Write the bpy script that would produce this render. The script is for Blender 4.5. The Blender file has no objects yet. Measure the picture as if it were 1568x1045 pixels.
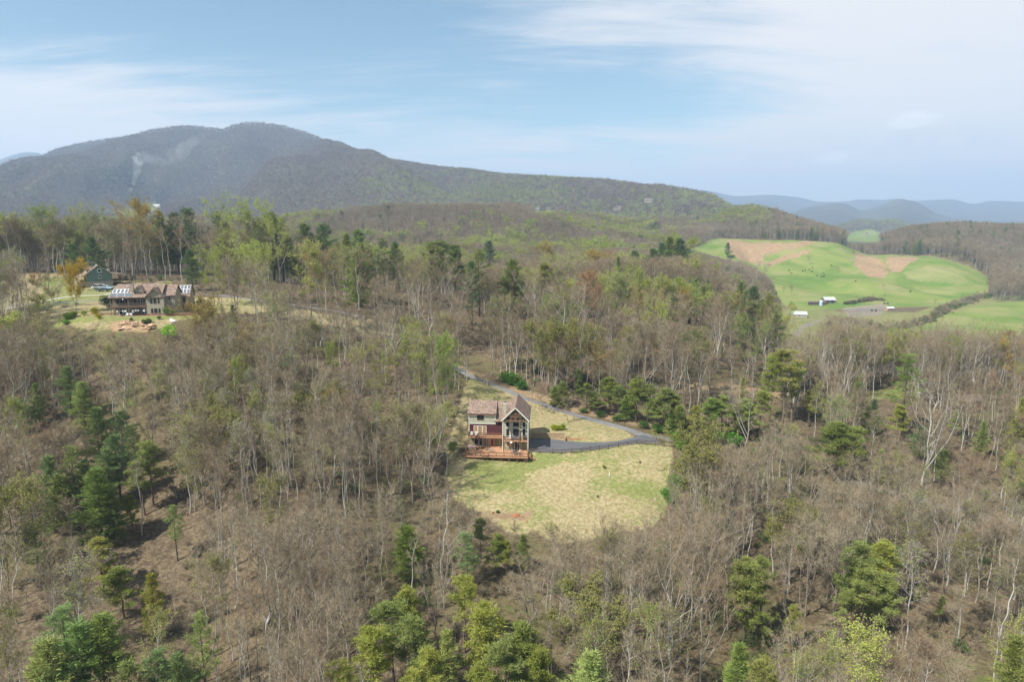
import bpy, math, random
import numpy as np
from mathutils import Vector, Matrix
R = math.radians
sc = bpy.context.scene
COL = sc.collection

# ------------------------------------------------------------------ camera
CAMZ = 100.0
PITCH = R(10.1)
F = 1045.0                     # focal length in pixels of the 1568 px wide photograph
cam_d = bpy.data.cameras.new('camera')
cam_d.sensor_width = 36.0
cam_d.lens = 36.0 * F / 1568.0
cam_d.clip_start = 1.0
cam_d.clip_end = 40000.0
cam = bpy.data.objects.new('camera', cam_d)
cam.location = (0, 0, CAMZ)
cam.rotation_euler = (math.pi / 2 - PITCH, 0, 0)
COL.objects.link(cam)
sc.camera = cam

# ------------------------------------------------------------------ light
SUN_EL = R(50)
SUN_DIR = Vector((-0.80, -0.60, 0)).normalized()        # horizontal direction towards the sun (left, behind the camera)
sun_d = bpy.data.lights.new('sun', 'SUN')
sun_d.energy = 5.0
sun_d.angle = R(0.6)
sun_d.color = (1.0, 0.945, 0.855)
sun = bpy.data.objects.new('sun', sun_d)
to_sun = Vector((SUN_DIR.x * math.cos(SUN_EL), SUN_DIR.y * math.cos(SUN_EL), math.sin(SUN_EL)))
sun.rotation_euler = to_sun.to_track_quat('Z', 'Y').to_euler()
sun.location = (0, 0, 400)
COL.objects.link(sun)

world = bpy.data.worlds.new('World')
sc.world = world
world.use_nodes = True
wt = world.node_tree
wt.nodes.clear()


def N(tree, kind, **kw):
    n = tree.nodes.new(kind)
    for k, v in kw.items():
        if k == 'inp':
            for i, val in v.items():
                n.inputs[i].default_value = val
        else:
            setattr(n, k, v)
    return n


def L(tree, a, b):
    tree.links.new(a, b)


def mth(t, op, a, b=None, clamp=False):
    n = N(t, 'ShaderNodeMath', operation=op, use_clamp=clamp)
    for i, v in enumerate((a, b)):
        if v is None:
            continue
        if isinstance(v, (int, float)):
            n.inputs[i].default_value = v
        else:
            L(t, v, n.inputs[i])
    return n.outputs[0]


def mixc(t, fac, a, b, blend='MIX'):
    n = N(t, 'ShaderNodeMix', data_type='RGBA', blend_type=blend)
    for i, v in ((0, fac), (6, a), (7, b)):
        if isinstance(v, (int, float)):
            n.inputs[i].default_value = v
        elif isinstance(v, tuple):
            n.inputs[i].default_value = (v[0], v[1], v[2], 1.0)
        else:
            L(t, v, n.inputs[i])
    return n.outputs[2]


def noise(t, vec, scale, detail=4.0, rough=0.55, dist=0.0):
    n = N(t, 'ShaderNodeTexNoise', inp={'Scale': scale, 'Detail': detail, 'Roughness': rough, 'Distortion': dist})
    if vec is not None:
        L(t, vec, n.inputs['Vector'])
    return n.outputs['Fac']


def ramp(t, fac, p0, p1, c0=0.0, c1=1.0):
    n = N(t, 'ShaderNodeMapRange', interpolation_type='SMOOTHSTEP')
    n.inputs[1].default_value = p0
    n.inputs[2].default_value = p1
    n.inputs[3].default_value = c0
    n.inputs[4].default_value = c1
    L(t, fac, n.inputs[0])
    return n.outputs[0]


# sky: Nishita daylight with thin high cloud, thicker to the right and towards the horizon
sky = N(wt, 'ShaderNodeTexSky', sky_type='NISHITA')
sky.sun_disc = False
sky.sun_elevation = SUN_EL
sky.sun_rotation = math.atan2(SUN_DIR.x, SUN_DIR.y)
sky.altitude = 700
sky.air_density = 1.0
sky.dust_density = 1.2
sky.ozone_density = 1.6
tc = N(wt, 'ShaderNodeTexCoord')
sep = N(wt, 'ShaderNodeSeparateXYZ')
L(wt, tc.outputs['Generated'], sep.inputs[0])
dx, dy, dz = sep.outputs
iz = mth(wt, 'DIVIDE', 1.0, mth(wt, 'ADD', mth(wt, 'MAXIMUM', dz, 0.0), 0.16))
cb = N(wt, 'ShaderNodeCombineXYZ')           # project the direction on a cloud deck
L(wt, mth(wt, 'MULTIPLY', dx, iz), cb.inputs[0])
L(wt, mth(wt, 'MULTIPLY', mth(wt, 'MULTIPLY', dy, iz), 1.0), cb.inputs[1])
mp = N(wt, 'ShaderNodeMapping', inp={'Scale': (0.55, 1.35, 1.0), 'Rotation': (0, 0, R(8)), 'Location': (3.1, 0.7, 0)})
L(wt, cb.outputs[0], mp.inputs[0])
n1 = noise(wt, mp.outputs[0], 1.1, 7.0, 0.62, 0.5)
mp2 = N(wt, 'ShaderNodeMapping', inp={'Scale': (0.5, 2.4, 1.0), 'Rotation': (0, 0, R(-6)), 'Location': (7.3, 2.1, 0)})
L(wt, cb.outputs[0], mp2.inputs[0])
n2 = noise(wt, mp2.outputs[0], 2.6, 8.0, 0.65, 0.8)


def blob(cx, cz, sx, sz):
    a = mth(wt, 'DIVIDE', mth(wt, 'SUBTRACT', dx, cx), sx)
    b = mth(wt, 'DIVIDE', mth(wt, 'SUBTRACT', dz, cz), sz)
    r2 = mth(wt, 'ADD', mth(wt, 'MULTIPLY', a, a), mth(wt, 'MULTIPLY', b, b))
    return mth(wt, 'EXPONENT', mth(wt, 'MULTIPLY', r2, -1.0))


low = ramp(wt, dz, 0.04, 0.20, 1.0, 0.0)
right = ramp(wt, dx, 0.16, 0.50, 0.0, 1.0)
left = blob(-0.62, 0.12, 0.26, 0.10)
streak = blob(0.10, 0.265, 0.17, 0.028)
streak2 = blob(0.33, 0.25, 0.26, 0.05)
bias = mth(wt, 'ADD', mth(wt, 'MULTIPLY', low, 0.72), mth(wt, 'MULTIPLY', right, 0.85))
bias = mth(wt, 'ADD', bias, mth(wt, 'MULTIPLY', left, 0.6))
bias = mth(wt, 'ADD', bias, mth(wt, 'MULTIPLY', streak, 0.60))
bias = mth(wt, 'ADD', bias, mth(wt, 'MULTIPLY', streak2, 0.30))
cl = mth(wt, 'ADD', bias, mth(wt, 'MULTIPLY', mth(wt, 'SUBTRACT', n1, 0.5), 1.9))
cl = mth(wt, 'ADD', cl, mth(wt, 'MULTIPLY', mth(wt, 'SUBTRACT', n2, 0.5), 1.2))
cl = ramp(wt, cl, 0.0, 1.0, 0.0, 0.95)
# small low cumulus on the right
cum = mth(wt, 'ADD', blob(0.475, 0.118, 0.020, 0.010), mth(wt, 'MULTIPLY', blob(0.50, 0.122, 0.022, 0.012), 0.9))
cum = mth(wt, 'ADD', cum, mth(wt, 'MULTIPLY', blob(0.415, 0.078, 0.035, 0.012), 0.9))
n3 = noise(wt, tc.outputs['Generated'], 38.0, 6.0, 0.6)
cum = ramp(wt, mth(wt, 'MULTIPLY', cum, n3), 0.22, 0.46, 0.0, 0.8)
shd = mth(wt, 'ADD', blob(0.50, 0.094, 0.10, 0.020), blob(0.35, 0.09, 0.06, 0.02))
shd = mth(wt, 'MULTIPLY', mth(wt, 'MULTIPLY', shd, ramp(wt, n3, 0.35, 0.65)), 0.5)
CLOUD = (7.7, 7.6, 7.6)
skyc = mixc(wt, 1.0, sky.outputs[0], (1.12, 1.27, 1.14), 'MULTIPLY')
cc = mixc(wt, shd, CLOUD, (6.0, 6.4, 7.0))
col = mixc(wt, cl, skyc, cc)
col = mixc(wt, cum, col, (8.6, 8.7, 8.8))
bg = N(wt, 'ShaderNodeBackground', inp={'Strength': 0.072})
L(wt, col, bg.inputs[0])
wo = N(wt, 'ShaderNodeOutputWorld')
L(wt, bg.outputs[0], wo.inputs[0])

sc.view_settings.view_transform = 'Standard'
sc.view_settings.look = 'None'
sc.view_settings.exposure = 0.80
sc.view_settings.gamma = 1.0
cy = sc.cycles
cy.max_bounces = 5
cy.diffuse_bounces = 2
cy.glossy_bounces = 2
cy.transmission_bounces = 3
cy.volume_bounces = 1
cy.transparent_max_bounces = 8
cy.use_denoising = True
cy.sample_clamp_indirect = 6.0
rng = np.random.default_rng(7)

# ------------------------------------------------------------------ terrain
SP, CP = math.sin(PITCH), math.cos(PITCH)


def T(py):                       # tangent of the angle below the horizon seen at picture row py
    yp = (np.asarray(py, float) - 522.5) / F
    return (SP + CP * yp) / (CP - SP * yp)


def q(Y, py):                    # height of what shows at picture row py at forward distance Y
    return CAMZ - Y * float(T(py))


def project(x, y, z):
    x, y, z = np.asarray(x, float), np.asarray(y, float), np.asarray(z, float) - CAMZ
    d = y * CP - z * SP
    d = np.where(np.abs(d) < 1e-6, 1e-6, d)
    u = y * SP + z * CP
    return 784 + F * x / d, 522.5 - F * u / d


LZ = np.log(np.array([60, 90, 167, 300, 1000, 3300, 14000.]))
DYV = np.array([.87, .90, .957, .985, 1.008, 1.025, 1.02])


def dyt(Y):
    return np.interp(np.log(np.maximum(Y, 60)), LZ, DYV)


def Qs(*a):
    return [(Y, q(Y, p)) for Y, p in a]


# ground profile per picture column: (forward distance, height)
PROF = {
 -500: [(60, 25), (95, 34), (150, 48), (200, 62), (290, 74), (350, 77), (420, 72), (600, 60), (1000, 80)] + Qs((1600, 345), (2400, 322), (3300, 300)) + [(4500, 150), (7000, 40), (16000, 10)],
 -150: [(60, 24), (95, 33), (150, 47), (200, 63), (232, 68), (290, 75), (350, 77), (420, 72), (600, 60), (1000, 80)] + Qs((1600, 342), (2400, 308), (3300, 277)) + [(4500, 150), (7000, 40), (16000, 10)],
 0: [(60, 24), (95, 32), (150, 46), (200, 65), (232, q(232, 473)), (290, 74.5), (350, 76), (420, 72), (600, 60), (1000, 80)] + Qs((1600, 342), (2400, 302), (3300, 272)) + [(4500, 150), (7000, 40), (16000, 10)],
 100: [(60, 24), (95, 31.5), (150, 47), (185, 60), (205, 68), (212, 70.2), (225, 71.0), (235, 72), (275, 73.0), (320, 75), (360, 74), (420, 70), (600, 60), (1000, 80)] + Qs((1600, 342), (2400, 290), (3300, 250)) + [(4500, 150), (7000, 40), (16000, 10)],
 200: [(60, 24), (95, 31.5), (150, 47), (180, 59), (195, 66), (204, 70.1), (225, 70.9), (240, 72), (275, 73.0), (320, 75), (360, 74), (420, 70), (600, 60), (1000, 80)] + Qs((1600, 338), (2400, 275), (3300, 228)) + [(4500, 170), (7000, 40), (16000, 10)],
 300: [(60, 24), (95, 31.5), (150, 48), (180, 59), (198, 66), (206, 70), (225, 70.7), (250, 72), (320, 74), (370, 73), (430, 68), (600, 60), (1000, 78)] + Qs((1600, 338), (2400, 266), (3300, 210)) + [(4500, 170), (7000, 40), (16000, 10)],
 390: [(60, 25), (95, 32), (150, 49), (180, 58), (200, 66), (215, 69.5), (250, 71.5), (320, 73), (380, 71), (450, 62), (650, 55), (1000, 72)] + Qs((1600, 338), (2400, 262), (3300, 206)) + [(4500, 170), (7000, 40), (16000, 10)],
 450: [(60, 25), (95, 32), (150, 48), (180, 56), (200, 64), (215, 69), (250, 71), (330, 70), (400, 62), (600, 52), (900, q(900, 358)), (1050, q(1050, 343)), (1200, 80), (1600, q(1600, 338)), (2400, q(2400, 262)), (3300, q(3300, 210)), (4500, 170), (7000, 40), (16000, 10)],
 520: [(60, 25), (95, 32), (150, 46), (180, 53), (200, 61), (215, 66.5), (250, 69), (330, 68.5), (400, 60), (600, 57), (850, q(850, 365)), (1030, q(1030, 336)), (1200, 85), (1500, q(1500, 336)), (2200, q(2200, 280)), (3050, q(3050, 227)), (4500, 150), (7000, 40), (16000, 10)],
 600: [(60, 25), (95, 32), (130, 38.5), (160, 45), (190, 53.5), (215, 63), (260, 67), (330, 67.5), (400, 58), (600, 52), (800, q(800, 380)), (1000, q(1000, 328)), (1200, 96), (1450, q(1450, 332)), (2000, q(2000, 290)), (2700, q(2700, 249)), (4200, 130), (7000, 40), (16000, 10)],
 700: [(60, 25), (94, 31), (129, 36.5), (159, 42.3), (180, 46.5), (207, 53.0), (226, q(226, 563)), (262, 62), (320, 65), (400, 55), (600, 52), (800, q(800, 385)), (1000, q(1000, 330)), (1200, 96), (1450, q(1450, 330)), (1900, q(1900, 295)), (2400, q(2400, 264)), (4200, 110), (7000, 40), (16000, 10)],
 784: [(60, 25), (94, 30.2), (129, 35.5), (157, 41.2), (164, 42.4), (167, 42.75), (176, 43.0), (188, 45.6), (207, q(207, 599)), (240, 54), (300, 61), (340, 60), (450, 50), (600, 46), (800, q(800, 392)), (1000, q(1000, 340)), (1150, q(1150, 333)), (1350, 88), (1600, q(1600, 320)), (2200, q(2200, 275)), (4000, 100), (7000, 40), (16000, 10)],
 900: [(60, 25), (94, 29.6), (129, 34.5), (150, 38.7), (163, 42.2), (170, 43.0), (176, 43.6), (187, q(187, 646)), (210, 48.5), (235, 54), (300, 62), (350, 62), (480, 52), (700, q(700, 410)), (1000, q(1000, 358)), (1200, q(1200, 343)), (1400, 85), (1600, q(1600, 328)), (2000, q(2000, 282)), (4000, 90), (7000, 40), (16000, 10)],
 1000: [(60, 25), (94, 29.2), (129, 34), (150, 38), (163, 41.3), (170, 42.2), (178, 43.0), (195, 43.5), (220, q(220, 583)), (260, 53), (310, 60), (420, 60), (520, 50), (750, q(750, 408)), (1000, q(1000, 372)), (1250, q(1250, 352)), (1600, q(1600, 325)), (1800, q(1800, 293)), (4000, 70), (7000, 40), (16000, 10)],
 1075: [(60, 25), (94, 29), (129, 33.5), (150, 37.5), (165, 40.6), (175, 41.9), (190, 42.5), (220, q(220, 590)), (260, 51), (310, 55), (420, 57), (520, 42), (700, 40), (900, q(900, 398)), (1000, q(1000, 376)), (1080, q(1080, 366)), (1200, 68), (1350, q(1350, 350)), (1600, q(1600, 318)), (1700, q(1700, 305)), (4000, 60), (7000, 40), (16000, 10)],
 1150: [(60, 24), (94, 29), (150, 36), (180, 40), (220, q(220, 602)), (260, 46), (300, 46), (400, 32), (550, 17), (700, 15), (780, q(780, 448)), (850, q(850, 425)), (950, q(950, 396)), (1030, q(1030, 371)), (1100, 66), (1250, q(1250, 348)), (1450, q(1450, 326)), (1700, 90), (3000, 45), (7000, 30), (16000, 10)],
 1215: [(60, 24), (94, 29), (150, 35), (185, 38.5), (235, 43), (280, 42), (360, 26), (450, 16), (520, 14.5), (600, 14), (700, 15), (770, q(770, 450)), (850, q(850, 422)), (930, q(930, 398)), (1030, q(1030, 372)), (1100, 66), (1250, q(1250, 356)), (1380, q(1380, 346)), (1700, 70), (3000, 40), (7000, 30), (16000, 10)],
 1270: [(60, 24), (95, 29), (150, 34), (190, 38), (240, 41), (280, 38), (350, 23), (450, 13), (600, 13), (700, 16), (790, q(790, 438)), (880, q(880, 410)), (1000, q(1000, 377)), (1050, q(1050, 370)), (1200, 62), (1330, q(1330, 362)), (1700, 50), (2400, 40), (7000, 30), (16000, 10)],
 1340: [(60, 24), (95, 29), (150, 33), (185, 36), (235, 40), (270, 37), (330, 23), (420, 13), (500, 14), (620, 15), (700, 18), (800, q(800, 430)), (900, q(900, 402)), (970, q(970, 389)), (1050, 42), (1150, q(1150, 388)), (1280, q(1280, 378)), (1700, 40), (2400, q(2400, 362)), (3000, 40), (7000, 30), (16000, 10)],
 1400: [(60, 24), (95, 29), (150, 33), (185, 36), (235, 40), (270, 37), (330, 24), (430, 14), (500, q(500, 515)), (590, q(590, 488)), (640, 17), (720, 17), (800, q(800, 434)), (880, q(880, 412)), (960, q(960, 393)), (1080, q(1080, 392)), (1300, q(1300, 362)), (1600, 60), (3000, 40), (7000, 30), (16000, 10)],
 1470: [(60, 24), (95, 28.5), (150, 32), (185, 35), (240, 38), (280, 34), (380, 17), (480, q(480, 520)), (560, q(560, 490)), (625, q(625, 468)), (660, 17), (720, 17), (800, q(800, 440)), (880, q(880, 420)), (950, q(950, 402)), (1080, q(1080, 390)), (1300, q(1300, 358)), (1600, 60), (3000, 40), (7000, 30), (16000, 10)],
 1568: [(60, 24), (95, 28), (150, 31), (185, 34), (240, 37), (280, 33), (380, 17), (480, q(480, 520)), (600, q(600, 476)), (640, q(640, 466)), (680, 18), (800, 22), (900, q(900, 428)), (1100, q(1100, 395)), (1300, q(1300, 362)), (1600, 60), (3000, 40), (7000, 30), (16000, 10)],
 2000: [(60, 24), (95, 27), (150, 30), (185, 33), (240, 36), (280, 33), (380, 17), (480, 16), (600, 20), (640, 21), (680, 18), (800, 22), (900, 30), (1100, 45), (1300, 70), (1600, 60), (3000, 40), (7000, 30), (16000, 10)],
}


def pchip(x, y, xi):
    """monotone cubic, y may be (n, m)"""
    x = np.asarray(x, float); y = np.asarray(y, float); one = y.ndim == 1
    if one:
        y = y[:, None]
    h = np.diff(x)[:, None]; d = np.diff(y, axis=0) / h
    m = np.zeros_like(y)
    w1 = 2 * h[1:] + h[:-1]; w2 = h[1:] + 2 * h[:-1]
    s = (d[:-1] * d[1:]) > 0
    with np.errstate(divide='ignore', invalid='ignore'):
        mm = (w1 + w2) / (w1 / d[:-1] + w2 / d[1:])
    m[1:-1] = np.where(s, np.nan_to_num(mm), 0)
    m[0] = d[0]; m[-1] = d[-1]
    k = np.clip(np.searchsorted(x, xi) - 1, 0, len(x) - 2)
    t = ((xi - x[k]) / (x[k + 1] - x[k]))[:, None]; t = np.clip(t, 0, 1)
    hk = h[k]
    r = (y[k] * (1 + 2 * t) * (1 - t) ** 2 + m[k] * hk * t * (1 - t) ** 2 + y[k + 1] * t * t * (3 - 2 * t) + m[k + 1] * hk * t * t * (t - 1))
    return r[:, 0] if one else r


YR = np.concatenate([[-300, -150, -60, 0, 25, 45], np.arange(60, 262, 1.1), np.exp(np.arange(math.log(263), math.log(1500), 0.0062)),
                     np.exp(np.arange(math.log(1510), math.log(11700), 0.0125))])
SR = np.concatenate([[-900, -600, -400, -250, -180, -130, -90, -60], np.arange(-40, 1612, 4.0), [1625, 1650, 1690, 1740, 1800, 1900, 2100, 2400]])


def vnoise(x, y, seed=0):
    """smooth value noise"""
    x = np.asarray(x, float); y = np.asarray(y, float)
    xi = np.floor(x).astype(np.int64); yi = np.floor(y).astype(np.int64)
    fx = x - xi; fy = y - yi
    fx = fx * fx * (3 - 2 * fx); fy = fy * fy * (3 - 2 * fy)

    def hsh(a, b):
        n = (a * 374761393 + b * 668265263 + seed * 974634777) & 0xFFFFFFFF
        n = ((n ^ (n >> 13)) * 1274126177) & 0xFFFFFFFF
        return ((n ^ (n >> 16)) & 0xFFFFFF) / float(0xFFFFFF)
    a = hsh(xi, yi); b = hsh(xi + 1, yi); c = hsh(xi, yi + 1); d = hsh(xi + 1, yi + 1)
    return (a * (1 - fx) + b * fx) * (1 - fy) + (c * (1 - fx) + d * fx) * fy


def fbm(x, y, scale, seed=0, octv=4):
    r = 0; a = 1; t = 0
    for k in range(octv):
        r = r + a * vnoise(x / scale * 2 ** k, y / scale * 2 ** k, seed + 13 * k); t += a; a *= .5
    return r / t


cols = sorted(PROF)
lyr = np.log(np.maximum(YR, 60))
tab = np.zeros((len(cols), len(YR)))
for k, c in enumerate(cols):
    p = sorted(PROF[c])
    Ya = np.array([a for a, b in p], float); Za = np.array([b for a, b in p], float)
    e = (Za - CAMZ) / Ya
    tab[k] = pchip(np.log(Ya), e, lyr) * np.maximum(YR, 60) + CAMZ
ZG = pchip(np.array(cols, float), tab, SR)              # (S, Y)
SG, YG = np.meshgrid(SR, YR, indexing='ij')
YW = np.maximum(YG, 60)
XG = (SG - 784) / F / 1.0 * YW * 1.0
XG = XG / 1.0
XG = (SG - 784) / F * YW * (1 / dyt(YW)) ** -1          # x = (px - cx) / f * depth, depth ~ Y * dy
XG = (SG - 784) / F * YW / dyt(YW)
# keep some width near the camera
side = np.where(SG < -40, (-40 - SG) / 860.0, np.where(SG > 1608, (SG - 1608) / 790.0, 0))
XG = XG + np.sign(SG - 784) * side ** 1.2 * 500 * np.exp(-YW / 3000)


def ridge(pts, Yr, wf, wb, base, seed, rough=0.0):
    global ZG
    px = np.array([p[0] for p in pts], float); py = np.array([p[1] for p in pts], float)
    zr = CAMZ - Yr * T(pchip(px, py, np.clip(SR, px[0], px[-1])))
    fade = np.clip((SR - px[0]) / 60 + .5, 0, 1) * np.clip((px[-1] - SR) / 60 + .5, 0, 1)
    d = YR[None, :] - Yr
    w = np.where(d < 0, wf, wb)
    prof = np.clip(1 - np.abs(d) / w, 0, 1)
    prof = prof ** 1.15
    sp = 1 + rough * (fbm(XG, YG, wf * .45, seed) - .5) * np.sin(np.clip(prof, 0, 1) * math.pi)
    z = base + (zr[:, None] - base) * prof * sp * fade[:, None]
    ZG = np.where((prof > 0) & (fade[:, None] > 0), np.maximum(ZG, z), ZG)


ridge([(1225, 374), (1262, 359), (1290, 351), (1308, 344), (1325, 340), (1345, 343), (1372, 341), (1395, 349), (1430, 357), (1500, 362), (1700, 362)], 2900, 420, 900, 35, 3, .3)
ridge([(1150, 345), (1208, 329), (1235, 318), (1259, 313), (1289, 311), (1305, 315), (1320, 322), (1343, 317), (1362, 309), (1380, 304), (1396, 307), (1412, 312), (1434, 325), (1470, 334), (1600, 345)], 6000, 2300, 1500, 20, 5, .5)
ridge([(1040, 285), (1090, 293), (1131, 300), (1178, 298), (1205, 300), (1228, 303), (1259, 309), (1296, 308), (1319, 305), (1350, 306), (1373, 304), (1397, 307), (1430, 306), (1457, 305), (1491, 312), (1521, 307), (1568, 309), (1700, 300), (1900, 315)], 9500, 3300, 2500, 10, 8, .55)
ridge([(-400, 260), (-150, 240), (-100, 262), (-50, 257), (0, 245), (30, 235), (48, 231.5), (62, 232), (80, 238), (110, 250), (150, 275), (260, 330)], 7000, 2500, 2500, 10, 9, .4)
ridge([(-80, 272), (0, 264), (60, 247), (100, 230), (130, 224), (160, 219), (200, 213), (240, 203), (290, 197), (325, 199), (345, 202), (360, 197), (375, 193), (395, 192), (430, 195), (450, 200), (480, 210), (520, 227), (560, 238), (620, 252)], 3280, 1500, 900, 95, 31, .25)
# gullies and spurs on the big mountain, small undulation on the rest
mt = np.clip((YG - 1500) / 900, 0, 1) * np.clip((3600 - YG) / 400, 0, 1) * np.clip((1100 - SG) / 200, 0, 1)
sil = np.clip((YG - (3200 - np.clip(SG - 450, 0, 900) * 2.9)) / -900.0, 0, 1)
gul = np.abs(fbm(XG + 0.25 * YG, YG * .22, 430, 21, 4) - .5) * 2
ZG += mt * sil * (gul - .28) * 380
ZG += mt * sil * (fbm(XG, YG, 800, 33, 3) - .5) * 120
ZG += np.clip((YG - 380) / 300, 0, 1) * np.clip((1800 - YG) / 500, 0, 1) * (fbm(XG, YG, 160, 4, 3) - .5) * np.where(SG < 1060, 22, 7)
fold = np.clip((YG - 700) / 80, 0, 1) * np.clip((1080 - YG) / 60, 0, 1) * np.clip((SG - 1080) / 60, 0, 1) * np.clip((1520 - SG) / 60, 0, 1)
ZG += fold * (np.abs(fbm(XG + .3 * YG, YG * .35, 120, 77, 3) - .5) * 2 - .25) * 38
near = np.clip((240 - YG) / 80, 0, 1)
hx, hy = 0.0, 172.0
calm = np.clip((np.hypot((XG - 8) / 34, (YG - 162) / 30) - .9) / .6, 0, 1) * np.clip((np.hypot(XG + 100, YG - 225) - 45) / 30, 0, 1)
ZG += calm * (fbm(XG, YG, 22, 40, 4) - .5) * 3.2 * np.clip((300 - YG) / 60, 0, 1)
ZG += (fbm(XG, YG, 9, 44, 2) - .5) * .12 * np.clip((240 - YG) / 60, 0, 1)


# levelled ground for the houses and the drive
def pad(cx, cy_, rx, ry, z, soft=.35, ang=0.0):
    global ZG
    ca, sa = math.cos(ang), math.sin(ang)
    a = (XG - cx) * ca + (YG - cy_) * sa; b = -(XG - cx) * sa + (YG - cy_) * ca
    d = np.maximum(np.abs(a) / rx, np.abs(b) / ry)
    w = np.clip((1 + soft - d) / soft, 0, 1); w = w * w * (3 - 2 * w)
    ZG = ZG * (1 - w) + z * w


def interp_grid(A, x, y):
    x = np.asarray(x, float); y = np.asarray(y, float)
    j = np.clip(np.searchsorted(YR, y) - 1, 0, len(YR) - 2)
    t = np.clip((y - YR[j]) / (YR[j + 1] - YR[j]), 0, 1)
    yw = np.maximum(y, 60)
    s = 784 + x / yw * F * dyt(yw)
    i = np.clip(np.searchsorted(SR, s) - 1, 0, len(SR) - 2)
    w = np.clip((s - SR[i]) / (SR[i + 1] - SR[i]), 0, 1)
    return (A[i, j] * (1 - w) + A[i + 1, j] * w) * (1 - t) + (A[i, j + 1] * (1 - w) + A[i + 1, j + 1] * w) * t


def H(x, y):
    return interp_grid(ZG, x, y)


def hf(x, y):
    return float(H(np.array([x]), np.array([y]))[0])


YM = np.concatenate([np.arange(60, 320, .4), np.exp(np.arange(math.log(320), math.log(4000), .002))])


def on_ground(px, py, Ymin=60):
    """nearest ground point seen at a picture position"""
    yp = (py - 522.5) / F
    den = CP - SP * yp
    x = YM * (px - 784) / F / den
    zr = CAMZ - YM * (SP + CP * yp) / den
    g = H(x, YM)
    k = np.nonzero((g >= zr) & (YM >= Ymin))[0]
    k = k[0] if len(k) else len(YM) - 1
    return float(x[k]), float(YM[k]), float(g[k])


def by_top(px, pytop, h, Ymin=70, Ymax=4000):
    """where a thing h metres tall has to stand for its top to show at a picture position"""
    yp = (pytop - 522.5) / F
    den = CP - SP * yp
    x = YM * (px - 784) / F / den
    zr = CAMZ - YM * (SP + CP * yp) / den
    g = H(x, YM) + h
    k = np.nonzero((g >= zr) & (YM >= Ymin) & (YM <= Ymax))[0]
    if not len(k):
        m = (YM >= Ymin) & (YM <= Ymax)
        k = [np.nonzero(m)[0][np.argmin((zr - g)[m])]]
    k = k[0]
    return float(x[k]), float(YM[k]), float(g[k] - h)


H1 = on_ground(718.4, 682.8)                      # just to report
HX, HY, HZ = (718.4 - 784) / F * 174.5, 167.1, 43.0
pad(HX + 7.7, HY + 3.6, 9.0, 5.4, 42.9, .28, R(-3.5))
pad(HX + 20.5, HY + 2.0, 6.5, 5.0, 42.95, .5, R(-3.5))
pad(-108.5, 219, 12, 9, 70.45, .35, R(-3))
pad(-150, 282, 9, 9, q(275, 439.5), .4, 0)


def inside(poly, px, py):
    c = np.zeros(np.shape(px), bool)
    n = len(poly)
    for i in range(n):
        x0, y0 = poly[i]; x1, y1 = poly[(i + 1) % n]
        if y0 == y1:
            continue
        m = ((y0 > py) != (y1 > py)) & (px < (x1 - x0) * (py - y0) / (y1 - y0) + x0)
        c ^= m
    return c


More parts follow.
